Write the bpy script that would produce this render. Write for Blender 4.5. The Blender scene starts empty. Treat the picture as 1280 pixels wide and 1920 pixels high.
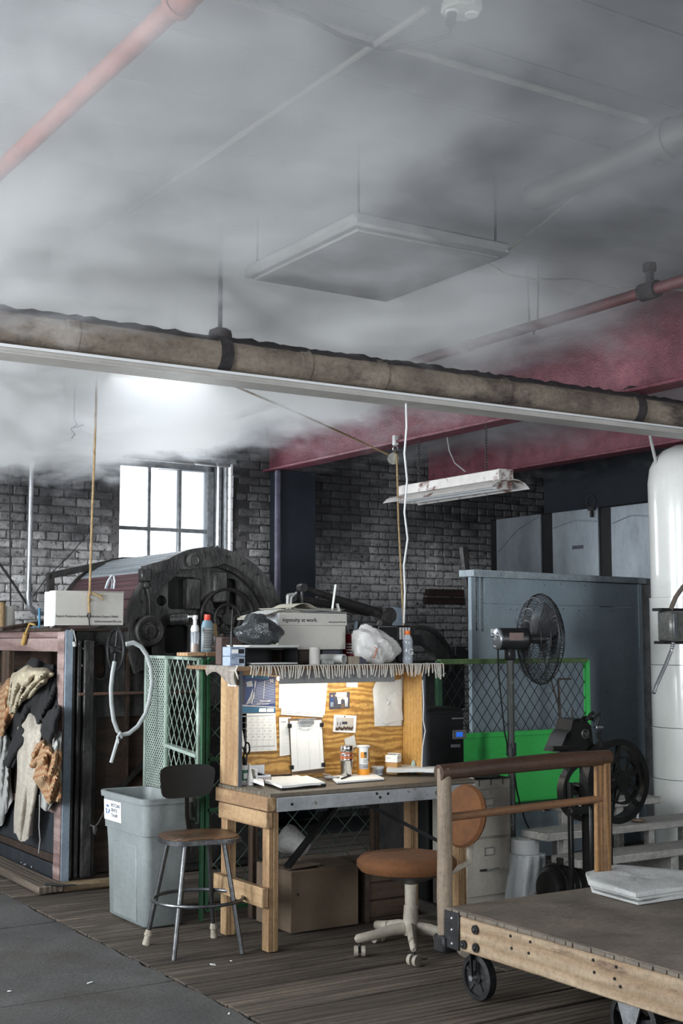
import bpy, bmesh, math, random
from mathutils import Vector, Matrix
random.seed(7)
S = bpy.context.scene
COL = S.collection
R = math.radians

# ------------------------------------------------------------------ camera
CAM = Vector((0.0, 0.0, 1.6))
FPX, YAW, PITCH = 2459.0, R(32.6), R(5.55)
_f = Vector((math.sin(YAW), math.cos(YAW), 0)); RIGHT = Vector((math.cos(YAW), -math.sin(YAW), 0))
VIEW = _f * math.cos(PITCH) + Vector((0, 0, math.sin(PITCH)))
UP = -_f * math.sin(PITCH) + Vector((0, 0, math.cos(PITCH)))
cd = bpy.data.cameras.new('camera'); cam = bpy.data.objects.new('camera', cd); COL.objects.link(cam)
cd.sensor_fit = 'HORIZONTAL'; cd.sensor_width = 36; cd.lens = FPX / 1280 * 36; cd.clip_start = .05; cd.clip_end = 200
_m = Matrix((RIGHT, UP, -VIEW)).transposed().to_4x4(); _m.translation = CAM
cam.matrix_world = _m
S.camera = cam

def W(px, py, X=None, Y=None, z=None):
    """point of the room on the plane X=, Y= or z= that is seen at (px, py) of the 1280x1920 photograph"""
    r = VIEW + RIGHT * ((px - 640) / FPX) + UP * ((960 - py) / FPX)
    t = (X / r.x) if X is not None else (Y / r.y) if Y is not None else ((z - CAM.z) / r.z)
    return CAM + r * t
def P(v):
    v = Vector(v) - CAM; d = v.dot(VIEW)
    return 640 + FPX * v.dot(RIGHT) / d, 960 - FPX * v.dot(UP) / d

# ------------------------------------------------------------------ exposure, world, lights
S.view_settings.view_transform = 'Standard'; S.view_settings.look = 'None'
S.view_settings.gamma = 1.0; S.view_settings.use_curve_mapping = False
S.view_settings.exposure = -0.12
w = bpy.data.worlds.new('overcast_sky'); S.world = w; w.use_nodes = True
bg = w.node_tree.nodes['Background']; bg.inputs[0].default_value = (.86, .93, 1, 1); bg.inputs[1].default_value = 2.6
S.cycles.volume_step_rate = 1.0
S.cycles.volume_max_steps = 64
S.cycles.max_bounces = 6; S.cycles.diffuse_bounces = 3; S.cycles.volume_bounces = 2
S.cycles.glossy_bounces = 3; S.cycles.transmission_bounces = 4; S.cycles.transparent_max_bounces = 12
S.cycles.sample_clamp_indirect = 4

def area(name, loc, target, sx, sy, power, col, spread=180):
    l = bpy.data.lights.new(name, 'AREA'); l.shape = 'RECTANGLE'; l.size = sx; l.size_y = sy
    l.energy = power; l.color = col; l.spread = R(spread)
    o = bpy.data.objects.new(name, l); COL.objects.link(o); o.location = loc
    o.rotation_euler = (Vector(target) - Vector(loc)).to_track_quat('-Z', 'Y').to_euler()
    return o
DAY = (.91, .965, 1.0)
# daylight in the tall windows of the left wall, of the wall behind the camera and of the back wall, plus added fill lamps for the steam
for yy, pw in ((0.6, 50), (3.8, 180), (7.2, 250)):
    area('window_daylight', (-2.10, yy, 2.1), (5, yy, 2.0), 1.5, 2.6, pw, DAY)
    area('steam_fill_light', (-2.08, yy, 2.3), (4.5, yy + .8, 4.1), 1.5, 2.2, {.6: 20, 3.8: 70, 7.2: 120}[yy], DAY, 95)  # added lamp at the same window, tilted up to brighten the steam
area('window_daylight', (1.2, -1.35, 2.0), (1.6, 8, 1.0), 1.6, 1.9, 8, DAY)
area('window_daylight', (5.0, -1.35, 2.0), (6.2, 8, 1.4), 1.6, 1.9, 80, DAY, 110)
area('window_daylight', (5.0, 10.74, 2.6), (4.4, 6, 2.5), .95, 1.2, 50, DAY)

# ------------------------------------------------------------------ mesh builder
def rotm(rx=0, ry=0, rz=0):
    return (Matrix.Rotation(rz, 3, 'Z') @ Matrix.Rotation(ry, 3, 'Y') @ Matrix.Rotation(rx, 3, 'X'))
def align(d, roll=0):
    d = Vector(d).normalized()
    return d.to_track_quat('Z', 'Y').to_matrix() @ Matrix.Rotation(roll, 3, 'Z')
def _chamfer_topo():
    bm = bmesh.new(); pts = []
    for sx in (-1, 1):
        for sy in (-1, 1):
            for sz in (-1, 1):
                for k in range(3):
                    s = [1.0, 1.0, 1.0]; s[k] = 1.1
                    pts.append(bm.verts.new((sx * s[0], sy * s[1], sz * s[2])))
    bmesh.ops.convex_hull(bm, input=bm.verts)
    bmesh.ops.dissolve_limit(bm, angle_limit=.01, verts=bm.verts, edges=bm.edges)
    bm.verts.ensure_lookup_table()
    vs = [tuple(v.co) for v in bm.verts]; fs = [[v.index for v in f.verts] for f in bm.faces]
    bm.free(); return vs, fs
CH_V, CH_F = _chamfer_topo()

class MB:
    def __init__(self): self.v = []; self.f = []
    def add(self, vs, fs):
        n = len(self.v); self.v += [Vector(p) for p in vs]; self.f += [[i + n for i in f] for f in fs]; return self
    def obox(self, c, s, m=None, b=0.0):
        c = Vector(c); h = Vector(s) / 2; m = m or Matrix.Identity(3)
        if b <= 0:
            vs = [c + m @ Vector((x * h.x, y * h.y, z * h.z)) for x in (-1, 1) for y in (-1, 1) for z in (-1, 1)]
            fs = [(0, 1, 3, 2), (4, 6, 7, 5), (0, 4, 5, 1), (2, 3, 7, 6), (0, 2, 6, 4), (1, 5, 7, 3)]
        else:
            b = min(b, min(h) * .95); vs = []
            for p in CH_V:
                q = [math.copysign(h[k] if abs(p[k]) > 1.05 else h[k] - b, p[k]) for k in range(3)]
                vs.append(c + m @ Vector(q))
            fs = CH_F
        return self.add(vs, fs)
    def box(self, x0, x1, y0, y1, z0, z1, b=0.0):
        return self.obox(((x0 + x1) / 2, (y0 + y1) / 2, (z0 + z1) / 2), (abs(x1 - x0), abs(y1 - y0), abs(z1 - z0)), None, b)
    def bar(self, p, q, w_, t_, roll=0, b=0.0):
        p, q = Vector(p), Vector(q)
        return self.obox((p + q) / 2, (w_, t_, (q - p).length), align(q - p, roll), b)
    def cyl(self, p, q, r, r2=None, n=12, cap=True):
        p, q = Vector(p), Vector(q); r2 = r if r2 is None else r2; m = align(q - p); vs = []
        for c, rr in ((p, r), (q, r2)):
            for k in range(n):
                a = 2 * math.pi * k / n; vs.append(c + m @ Vector((rr * math.cos(a), rr * math.sin(a), 0)))
        fs = [(k, (k + 1) % n, n + (k + 1) % n, n + k) for k in range(n)]
        if cap: fs += [list(range(n))[::-1], list(range(n, 2 * n))]
        return self.add(vs, fs)
    def tube(self, pts, r, n=8, closed=False, flat=1.0):
        pts = [Vector(p) for p in pts]; N = len(pts); rr = r if isinstance(r, (list, tuple)) else [r] * N
        vs = []; prev = None
        for i, p in enumerate(pts):
            a = pts[i - 1] if (i > 0 or closed) else p; c = pts[(i + 1) % N] if (i < N - 1 or closed) else p
            t = (c - a).normalized()
            if prev is None:
                u = t.orthogonal().normalized()
                if abs(t.z) < .9: u = (Vector((0, 0, 1)) - t * t.z).normalized()
            else: u = (prev - t * prev.dot(t)).normalized()
            prev = u; w_ = t.cross(u)
            for k in range(n):
                g = 2 * math.pi * k / n; vs.append(p + (u * math.cos(g) + w_ * math.sin(g) * flat) * rr[i])
        fs = []
        for i in range(N if closed else N - 1):
            j = (i + 1) % N
            for k in range(n): fs.append((i * n + k, i * n + (k + 1) % n, j * n + (k + 1) % n, j * n + k))
        if not closed: fs += [list(range(n))[::-1], list(range((N - 1) * n, N * n))]
        return self.add(vs, fs)
    def lathe(self, c, prof, n=24, m=None, sx=1, sy=1, a0=0, a1=None):
        c = Vector(c); m = m or Matrix.Identity(3); vs = []; full = a1 is None; cnt = n if full else n + 1
        for (r, z) in prof:
            for k in range(cnt):
                a = 2 * math.pi * k / n if full else a0 + (a1 - a0) * k / n
                vs.append(c + m @ Vector((r * math.cos(a) * sx, r * math.sin(a) * sy, z)))
        fs = []
        for i in range(len(prof) - 1):
            for k in range(n): fs.append((i * cnt + k, i * cnt + (k + 1) % cnt, (i + 1) * cnt + (k + 1) % cnt, (i + 1) * cnt + k))
        return self.add(vs, fs)
    def ring(self, c, Rr, r, m=None, n=32, k=8, sx=1, sy=1):
        c = Vector(c); m = m or Matrix.Identity(3)
        return self.tube([c + m @ Vector((Rr * sx * math.cos(2 * math.pi * i / n), Rr * sy * math.sin(2 * math.pi * i / n), 0)) for i in range(n)], r, k, True)
    def plate(self, outline, o, u, v, th):
        """outline in (u, v) metres from o, extruded by th along u x v"""
        o, u, v = Vector(o), Vector(u).normalized(), Vector(v).normalized(); w_ = u.cross(v); n = len(outline)
        a = [o + u * p[0] + v * p[1] for p in outline]
        vs = a + [p + w_ * th for p in a]
        fs = [list(range(n))[::-1], list(range(n, 2 * n))] + [(k, (k + 1) % n, n + (k + 1) % n, n + k) for k in range(n)]
        return self.add(vs, fs)
    def holed(self, outer, holes, o, u, v, th):
        """plate with holes, triangulated"""
        bm = bmesh.new(); ed = []
        for loop in [outer] + holes:
            vv = [bm.verts.new((p[0], p[1], 0)) for p in loop]
            ed += [bm.edges.new((vv[i], vv[(i + 1) % len(vv)])) for i in range(len(vv))]
        bmesh.ops.triangle_fill(bm, use_beauty=True, use_dissolve=False, edges=ed)
        bm.verts.index_update()
        o, u, v = Vector(o), Vector(u).normalized(), Vector(v).normalized(); w_ = u.cross(v)
        a = [o + u * q.co.x + v * q.co.y for q in bm.verts]; n = len(a)
        fs = [[q.index for q in f.verts] for f in bm.faces]
        rim = [(e.verts[0].index, e.verts[1].index) for e in bm.edges if len(e.link_faces) == 1]
        bm.free()
        return self.add(a + [p + w_ * th for p in a], fs + [[i + n for i in f][::-1] for f in fs] + [(i, j, j + n, i + n) for i, j in rim])
    def ball(self, c, r, n=12, m=None, sc=(1, 1, 1), noise=0):
        c = Vector(c); m = m or Matrix.Identity(3); vs = []; h = n // 2 + 1
        for i in range(h + 1):
            t = math.pi * i / h
            for k in range(n):
                a = 2 * math.pi * k / n; q = 1 + (random.uniform(-noise, noise) if 0 < i < h else 0)
                vs.append(c + m @ Vector((r * sc[0] * math.sin(t) * math.cos(a) * q, r * sc[1] * math.sin(t) * math.sin(a) * q, r * sc[2] * math.cos(t) * q)))
        fs = [(i * n + k, (i + 1) * n + k, (i + 1) * n + (k + 1) % n, i * n + (k + 1) % n) for i in range(h) for k in range(n)]
        return self.add(vs, fs)
    def grid(self, fn, nu, nv, th=0):
        vs = [Vector(fn(i / nu, j / nv)) for i in range(nu + 1) for j in range(nv + 1)]
        fs = [(i * (nv + 1) + j, (i + 1) * (nv + 1) + j, (i + 1) * (nv + 1) + j + 1, i * (nv + 1) + j + 1) for i in range(nu) for j in range(nv)]
        if th:
            N = len(vs); nrm = [Vector((0, 0, 0)) for _ in vs]
            for f in fs:
                q = (vs[f[1]] - vs[f[0]]).cross(vs[f[3]] - vs[f[0]])
                for k in f: nrm[k] += q
            low = [p - (nn.normalized() if nn.length > 0 else Vector((0, 0, 1))) * th for p, nn in zip(vs, nrm)]
            rim = [(i, i + 1) for i in range(nv)]
            rim = [(0 * (nv + 1) + j + 1, 0 * (nv + 1) + j) for j in range(nv)] + [(nu * (nv + 1) + j, nu * (nv + 1) + j + 1) for j in range(nv)]
            rim += [(i * (nv + 1), (i + 1) * (nv + 1)) for i in range(nu)] + [((i + 1) * (nv + 1) + nv, i * (nv + 1) + nv) for i in range(nu)]
            fs = fs + [[k + N for k in f][::-1] for f in fs] + [(a, a + N, b + N, b) for a, b in rim]
            vs = vs + low
        return self.add(vs, fs)
    def mesh(self, name, o, mat, ang=38):
        me = bpy.data.meshes.new(name)
        me.from_pydata([tuple(p - o) for p in self.v], [], [tuple(f) for f in self.f])
        bm = bmesh.new(); bm.from_mesh(me)
        bmesh.ops.remove_doubles(bm, verts=bm.verts, dist=1e-6)
        bmesh.ops.recalc_face_normals(bm, faces=bm.faces)
        for f in bm.faces: f.smooth = True
        bm.to_mesh(me); bm.free()
        me.set_sharp_from_angle(angle=R(ang))
        me.materials.append(mat); return me
    def build(self, name, mat, parent=None, loc=None, ang=38, kind=None, label=None):
        o = Vector((0, 0, 0))
        if parent is not None:
            q = parent
            while q: o += Vector(q.location); q = q.parent
        L = Vector(loc) if loc is not None else Vector((0, 0, 0))
        base = o + L if parent is not None else L
        ob = bpy.data.objects.new(name, self.mesh(name, base, mat, ang)); COL.objects.link(ob); ob.location = L
        if parent is not None: ob.parent = parent
        if kind: ob['kind'] = kind
        if label: ob['label'] = label
        return ob

def thing(name, label, cat, loc=(0, 0, 0), group=None):
    o = bpy.data.objects.new(name, None); COL.objects.link(o); o.location = loc; o.empty_display_size = .05
    o['label'] = label; o['category'] = cat
    if group: o['group'] = group
    return o
def tag(o, label, cat, group=None, kind=None):
    o['label'] = label; o['category'] = cat
    if group: o['group'] = group
    if kind: o['kind'] = kind
    return o
def one(mb, name, mat, label, cat, group=None, kind=None, ang=38):
    c = Vector((sum(p.x for p in mb.v) / len(mb.v), sum(p.y for p in mb.v) / len(mb.v), min(p.z for p in mb.v)))
    return tag(mb.build(name, mat, None, c, ang), label, cat, group, kind)
def copy_tree(o, parent=None):
    c = o.copy(); COL.objects.link(c)
    if parent: c.parent = parent
    for ch in [k for k in o.children]: copy_tree(ch, c)
    return c
def struct(mb, name, mat, parent=None, ang=38):
    o = mb.build(name, mat, parent, None, ang)
    if parent is None: o['kind'] = 'structure'
    return o
def text(body, size, loc, u, v, mat, parent, name='lettering', align_x='LEFT', ext=.0004, shear=0, offset=0, sx=1):
    """flat lettering: reading direction u, up direction v"""
    c = bpy.data.curves.new(name, 'FONT'); c.body = body; c.size = size; c.align_x = align_x; c.extrude = ext; c.shear = shear
    c.offset = offset; c.resolution_u = 2
    tmp = bpy.data.objects.new(name, c); me = bpy.data.meshes.new_from_object(tmp); bpy.data.objects.remove(tmp)
    o = bpy.data.objects.new(name, me); COL.objects.link(o); me.materials.clear(); me.materials.append(mat)
    u, v = Vector(u).normalized(), Vector(v).normalized(); n = u.cross(v)
    m = Matrix((u * sx, v, n)).transposed().to_4x4()
    pl = Vector((0, 0, 0)); q = parent
    while q: pl += Vector(q.location); q = q.parent
    m.translation = Vector(loc) - pl
    o.parent = parent; o.matrix_local = m
    return o

# ------------------------------------------------------------------ materials
_mats = {}
def nd(t, typ, **kw):
    n = t.nodes.new(typ)
    for k, v in kw.items():
        if k in n.inputs: n.inputs[k].default_value = v
        else: setattr(n, k, v)
    return n
def c4(c): return (c[0], c[1], c[2], 1)
def ramp(t, fac, stops):
    r = t.nodes.new('ShaderNodeValToRGB'); e = r.color_ramp.elements
    while len(e) < len(stops): e.new(.5)
    for k, (p, c) in enumerate(stops): e[k].position = p; e[k].color = c4(c)
    t.links.new(fac, r.inputs[0]); return r.outputs[0]
def mixc(t, fac, a, b, mode='MIX'):
    m = t.nodes.new('ShaderNodeMix'); m.data_type = 'RGBA'; m.blend_type = mode
    for s, i in ((fac, 0), (a, 6), (b, 7)):
        if hasattr(s, 'links') or hasattr(s, 'is_linked'): t.links.new(s, m.inputs[i])
        else: m.inputs[i].default_value = s if i == 0 else c4(s)
    return m.outputs[2]
def mat(name, c1, c2=None, rough=.6, metal=0.0, scale=6, stretch=(1, 1, 1), bump=.15, bscale=None, wear=None, wscale=3, wth=(.55, .65),
        detail=5, wave=None, rand=0, alpha=1, trans=0, spec=.5, world=False, emit=None, grain=0, sheen=0, coat=0, dist=0, grime=None):
    if name in _mats: return _mats[name]
    m = bpy.data.materials.new(name); m.use_nodes = True; t = m.node_tree; p = t.nodes['Principled BSDF']; L = t.links
    _mats[name] = m
    if world: co = t.nodes.new('ShaderNodeNewGeometry').outputs['Position']
    else: co = t.nodes.new('ShaderNodeTexCoord').outputs['Object']
    co0 = co
    mp = t.nodes.new('ShaderNodeMapping'); mp.inputs['Scale'].default_value = stretch; L.new(co, mp.inputs[0])
    if rand or not world:
        oi = t.nodes.new('ShaderNodeObjectInfo'); ml = nd(t, 'ShaderNodeMath', operation='MULTIPLY'); ml.inputs[1].default_value = 13.0 if rand else 0
        L.new(oi.outputs['Random'], ml.inputs[0])
        cb = t.nodes.new('ShaderNodeCombineXYZ'); L.new(ml.outputs[0], cb.inputs[0]); L.new(ml.outputs[0], cb.inputs[2]); L.new(cb.outputs[0], mp.inputs[1])
    co = mp.outputs[0]
    n1 = nd(t, 'ShaderNodeTexNoise', Scale=scale, Detail=detail, Roughness=.62, Distortion=dist); L.new(co, n1.inputs['Vector'])
    c2 = c2 or tuple(x * .72 for x in c1)
    col = ramp(t, n1.outputs[0], [(.32, c2), (.68, c1)])
    hgt = n1.outputs[0]
    if wave:
        wv = nd(t, 'ShaderNodeTexWave', Scale=wave[0], Distortion=wave[1], Detail=3); wv.inputs['Detail Scale'].default_value = 1.2
        wv.bands_direction = wave[2]; L.new(co, wv.inputs['Vector'])
        col = mixc(t, ramp(t, wv.outputs[0], [(.25, (wave[4] if len(wave) > 4 else .6,) * 3), (.8, (0, 0, 0))]), col, wave[3])
        hgt = wv.outputs[0]
    if rand:
        hs = t.nodes.new('ShaderNodeHueSaturation'); mr = t.nodes.new('ShaderNodeMapRange'); mr.inputs[3].default_value = 1 - rand; mr.inputs[4].default_value = 1 + rand
        L.new(oi.outputs['Random'], mr.inputs[0]); L.new(mr.outputs[0], hs.inputs['Value']); L.new(col, hs.inputs['Color']); col = hs.outputs[0]
    if wear:
        n2 = nd(t, 'ShaderNodeTexNoise', Scale=wscale, Detail=8, Roughness=.7); L.new(co, n2.inputs['Vector'])
        col = mixc(t, ramp(t, n2.outputs[0], [(wth[0], (0, 0, 0)), (wth[1], (1, 1, 1))]), col, wear)
    if grime is None: grime = .95 if min(c1) > .38 else (.84 if any(k in name for k in ('paper', 'plastic', 'film', 'cloth', 'cotton', 'duct', 'card', 'enamel', 'paint', 'sheet', 'vinyl')) else .66)
    if bump:
        n4 = nd(t, 'ShaderNodeTexNoise', Scale=38, Detail=6, Roughness=.8); L.new(mp.outputs[0] if max(stretch) < 2 else co0, n4.inputs['Vector'])
        col = mixc(t, 1.0, col, ramp(t, n4.outputs[0], [(.34, (grime,) * 3), (.56, (1, 1, 1))]), 'MULTIPLY')
    L.new(col, p.inputs['Base Color'])
    p.inputs['Roughness'].default_value = rough; p.inputs['Metallic'].default_value = metal
    p.inputs['Specular IOR Level'].default_value = spec; p.inputs['Alpha'].default_value = alpha; p.inputs['Transmission Weight'].default_value = trans
    if sheen: p.inputs['Sheen Weight'].default_value = sheen
    if coat: p.inputs['Coat Weight'].default_value = coat
    if emit: p.inputs['Emission Color'].default_value = c4(emit[0]); p.inputs['Emission Strength'].default_value = emit[1]
    if bump:
        n3 = nd(t, 'ShaderNodeTexNoise', Scale=(bscale or scale * 5), Detail=4, Roughness=.6); L.new(co, n3.inputs['Vector'])
        ad = nd(t, 'ShaderNodeMath', operation='ADD'); L.new(n3.outputs[0], ad.inputs[0]); L.new(hgt, ad.inputs[1])
        b = nd(t, 'ShaderNodeBump', Strength=bump, Distance=.01); L.new(ad.outputs[0], b.inputs['Height']); L.new(b.outputs[0], p.inputs['Normal'])
    return m
# ------------------------------------------------------------------ the setting
XL, XR, YB, YF, ZC = -2.2, 9.3, 10.55, -1.5, 3.72
m_conc = mat('old_concrete', (.125, .122, .118), (.062, .062, .062), rough=.68, scale=1.6, bump=.5, bscale=60, world=True, wear=(.062, .052, .044), wscale=1.1, wth=(.48, .68), grime=.5)
m_mort = mat('sooty_mortar', (.03, .029, .032), (.012, .012, .014), rough=.95, scale=8, world=True, bump=.4)
def plank_mat(name, a, b, g, axis='x', rough=.7):
    st = {'x': (1, 9, 9), 'y': (9, 1, 9), 'z': (9, 9, 1)}[axis]
    return mat(name, a, b, rough=rough, scale=1.5, stretch=st, bump=.4, bscale=9, wave=(.7, 7, {'x': 'Y', 'y': 'X', 'z': 'X'}[axis], g, .5), rand=.28)
m_floorwood = plank_mat('worn_floor_plank', (.15, .118, .09), (.05, .039, .03), (.022, .018, .015))

fb = MB().box(XL, XR, YF, YB, -.30, -.06)
floor = struct(fb, 'floor', m_mort)
ys = [YF, .8, 3.55, 5.78, 7.32, YB]
for i in range(len(ys) - 1):
    x1 = 2.77
    for (xa, xb) in ((XL, 1.3), (1.3, x1)) if i in (1, 3) else ((XL, x1),):
        def edge(n, p, q, amp):
            return [(p[0] + (q[0] - p[0]) * k / n + (random.uniform(-amp, amp)), p[1] + (q[1] - p[1]) * k / n + random.uniform(-amp, amp)) for k in range(n)]
        y0, y1 = ys[i] + .007, ys[i + 1] - .007
        ol = edge(10, (xa, y0), (xb - .006, y0), .005) + edge(18, (xb - .006, y0), (xb - .006, y1), .012 if xb == x1 else .002) + edge(10, (xb - .006, y1), (xa, y1), .006) + edge(4, (xa, y1), (xa, y0), 0)
        MB().plate(ol, (0, 0, -.06), (1, 0, 0), (0, 1, 0), .06).build('slab', m_conc, floor)
yy = 1.2; row = 0
while yy < 9.2:
    wd = .205; x = 2.785
    cuts = [2.785] + sorted([random.uniform(3.9, 5.6), random.uniform(6.4, 8.2)]) + [XR]
    for a, b in zip(cuts[:-1], cuts[1:]):
        dz = random.uniform(-.006, .0)
        MB().obox(((a + b) / 2, yy + wd / 2, -.03 + dz), (b - a - .006, wd - .012 - random.uniform(0, .006), .058), rotm(random.uniform(-.012, .012)), .004).build('floor_plank', m_floorwood, floor)
    yy += wd; row += 1
# ceiling boards
m_ceil = mat('sooty_ceiling_paint', (.075, .08, .085), (.04, .043, .047), rough=.8, scale=2, world=True, bump=.2, wear=(.11, .11, .108), wscale=1.2, wth=(.55, .75))
ceil = struct(MB().box(XL, XR, YF, YB, ZC + .03, ZC + .15), 'ceiling', m_ceil)
yy = YF
while yy < YB - .1:
    MB().box(XL, XR, yy + .006, min(yy + .46, YB) - .006, ZC, ZC + .035, .006).build('ceiling_board', m_ceil, ceil); yy += .46

m_wall_dark = mat('dark_blue_wall_paint', (.022, .028, .038), (.012, .015, .02), rough=.7, scale=2, world=True, bump=.2)
struct(MB().box(XR, XR + .2, YF, YB + .3, -.3, ZC + .15), 'wall_right', m_wall_dark)
m_wall_side = mat('whitewashed_side_wall', (.22, .22, .21), (.12, .12, .12), rough=.9, scale=1.5, world=True)
# left wall and the wall behind the camera, each with the windows that bring the daylight
wl = struct(MB().box(XL - .3, XL, YF, YB, -.3, .75).box(XL - .3, XL, YF, YB, 3.48, ZC + .15).box(XL - .3, XL, YF, -.25, .75, 3.48).box(XL - .3, XL, 1.45, 2.95, .75, 3.48)
            .box(XL - .3, XL, 4.65, 6.35, .75, 3.48).box(XL - .3, XL, 8.05, YB, .75, 3.48), 'wall_left', m_wall_side)
struct(MB().box(XL - .3, XR + .2, YF - .2, YF, -.3, .8).box(XL - .3, XR + .2, YF - .2, YF, 3.05, ZC + .15).box(XL - .3, .3, YF - .2, YF, .8, 3.05).box(2.1, 4.1, YF - .2, YF, .8, 3.05).box(5.9, XR + .2, YF - .2, YF, .8, 3.05), 'wall_front', m_wall_side)

# brick wall with the window opening
OX0, OX1, OZ0, OZ1 = 4.47, 5.545, 1.75, 3.19
wb = struct(MB().box(XL - .3, OX0, YB, YB + .38, -.3, ZC + .15).box(OX1, XR + .2, YB, YB + .38, -.3, ZC + .15).box(OX0, OX1, YB, YB + .38, -.3, OZ0).box(OX0, OX1, YB, YB + .38, OZ1, ZC + .15), 'wall_back', m_mort)
def brick_mat(dark=1.0):
    m = bpy.data.materials.new('whitewashed_sooty_brick'); m.use_nodes = True; t = m.node_tree; L = t.links; p = t.nodes['Principled BSDF']
    ge = t.nodes.new('ShaderNodeNewGeometry').outputs['Position']
    oi = t.nodes.new('ShaderNodeObjectInfo').outputs['Random']
    n1 = nd(t, 'ShaderNodeTexNoise', Scale=26, Detail=6, Roughness=.75); L.new(ge, n1.inputs['Vector'])
    paint = ramp(t, n1.outputs[0], [(.36, (.035, .03, .032)), (.47, (.50, .485, .48)), (.8, (.72, .71, .70))])
    sp = t.nodes.new('ShaderNodeSeparateXYZ'); L.new(ge, sp.inputs[0])
    # soot: heavier up the wall, in patches, lighter low down
    n2 = nd(t, 'ShaderNodeTexNoise', Scale=1.7, Detail=7, Roughness=.65); L.new(ge, n2.inputs['Vector'])
    mr = t.nodes.new('ShaderNodeMapRange'); mr.inputs[1].default_value = 1.75; mr.inputs[2].default_value = 2.8; mr.inputs[3].default_value = -.40; mr.inputs[4].default_value = .34
    L.new(sp.outputs['Z'], mr.inputs[0])
    ad = nd(t, 'ShaderNodeMath', operation='ADD'); L.new(n2.outputs[0], ad.inputs[0]); L.new(mr.outputs[0], ad.inputs[1])
    xr = t.nodes.new('ShaderNodeMapRange'); xr.inputs[1].default_value = 4.6; xr.inputs[2].default_value = 6.4; xr.inputs[3].default_value = 0; xr.inputs[4].default_value = .07
    L.new(sp.outputs['X'], xr.inputs[0])
    ad2 = nd(t, 'ShaderNodeMath', operation='ADD'); L.new(ad.outputs[0], ad2.inputs[0]); L.new(xr.outputs[0], ad2.inputs[1])
    rr = t.nodes.new('ShaderNodeMapRange'); rr.inputs[3].default_value = -.09; rr.inputs[4].default_value = .09; L.new(oi, rr.inputs[0])
    ad3 = nd(t, 'ShaderNodeMath', operation='ADD'); L.new(ad2.outputs[0], ad3.inputs[0]); L.new(rr.outputs[0], ad3.inputs[1])
    soot = ramp(t, ad3.outputs[0], [(.34, (0, 0, 0)), (.66, (.74, .74, .74)), (.9, (.96, .96, .96))])
    col = mixc(t, soot, paint, (.022, .021, .024))
    if dark < 1: col = mixc(t, 1.0, col, (dark, dark * .95, dark * .95), 'MULTIPLY')
    L.new(col, p.inputs['Base Color']); p.inputs['Roughness'].default_value = .85
    b = nd(t, 'ShaderNodeBump', Strength=.6, Distance=.006); L.new(n1.outputs[0], b.inputs['Height']); L.new(b.outputs[0], p.inputs['Normal'])
    return m
m_brick = brick_mat(); wb.data.materials[0] = brick_mat(.36)
def brick_verts(mb, c, s, m=None):
    n = len(mb.v); mb.obox(c, s, m, .007)
    for k in range(n, len(mb.v)): mb.v[k] += Vector((random.uniform(-.003, .003), random.uniform(-.002, .002), random.uniform(-.003, .003)))
BL, BH = .222, .0735
variants = {}
for kind, ln in (('s', .212), ('h', .102)):
    variants[kind] = []
    for k in range(6):
        b = MB(); brick_verts(b, (0, 0, 0), (ln, .04, .064)); variants[kind].append(b.mesh('brick', Vector((0, 0, 0)), m_brick))
cand = []; rowz = 0
for r in range(int(ZC / BH)):
    z = (r + .5) * BH; x = 2.3 + (BL / 2 if r % 2 else 0); header = (r % 6 == 3)
    while x < XR:
        ln = .112 if header else BL
        ex = ln / 2
        if not (x + ex > OX0 and x - ex < OX1 and z > OZ0 and z < OZ1):
            px, py = P((x, YB, z)); vis = (px < 218 and 830 < py < 1150) or (425 < px < 470 and 850 < py < 1070) or (560 < px < 880 and 900 < py < 1180) or (880 < px < 915 and 960 < py < 1065)
            cand.append((not vis, (Vector((x, YB, z)) - CAM).dot(VIEW), x, z, 'h' if header else 's'))
        x += ln
cand.sort()
rest = MB()
for i, (nv, d, x, z, k) in enumerate(cand):
    dy = random.uniform(-.004, .006); a = random.uniform(-.012, .012)
    if i < 295:
        o = bpy.data.objects.new('brick', random.choice(variants[k])); COL.objects.link(o); o.parent = wb
        o.location = (x, YB + .008 + dy, z + random.uniform(-.002, .002)); o.rotation_euler = (0, a, 0)
    else: brick_verts(rest, (x, YB + .008 + dy, z), (.212 if k == 's' else .102, .04, .064), rotm(0, a, 0))
rest.build('brickwork', m_brick, wb, kind='stuff')

# the back window
m_sash = mat('flaking_grey_sash_paint', (.20, .21, .22), (.09, .095, .10), rough=.7, scale=18, bump=.4)
m_reveal = mat('white_plaster_reveal', (.75, .76, .78), (.5, .5, .52), rough=.8, scale=20, bump=.5)
m_pane = bpy.data.materials.new('dusty_window_glass'); m_pane.use_nodes = True
pt = m_pane.node_tree; pp = pt.nodes['Principled BSDF']; pp.inputs['Base Color'].default_value = (.9, .95, 1, 1); pp.inputs['Roughness'].default_value = .35
pp.inputs['Transmission Weight'].default_value = .9; pp.inputs['Alpha'].default_value = .35
win = struct(MB().box(OX0 + .005, OX0 + .05, YB + .16, YB + .26, OZ0, OZ1).box(5.40, 5.46, YB + .16, YB + .26, OZ0, OZ1).box(OX0, 5.46, YB + .16, YB + .26, OZ1 - .06, OZ1).box(OX0, 5.46, YB + .16, YB + .26, OZ0, OZ0 + .06), 'window_1', m_sash)
xs = [4.535, 4.825, 5.125, 5.405]; zs = [OZ0 + .05, 2.03, W(300, 993, Y=YB + .2).z, OZ1 - .05]
for x in xs[1:3]: MB().box(x - .015, x + .015, YB + .17, YB + .22, zs[0], zs[3], .003).build('muntin', m_sash, win)
for z in zs[1:3]: MB().box(xs[0], xs[3], YB + .172, YB + .218, z - .017, z + .017, .003).build('muntin', m_sash, win)
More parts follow.
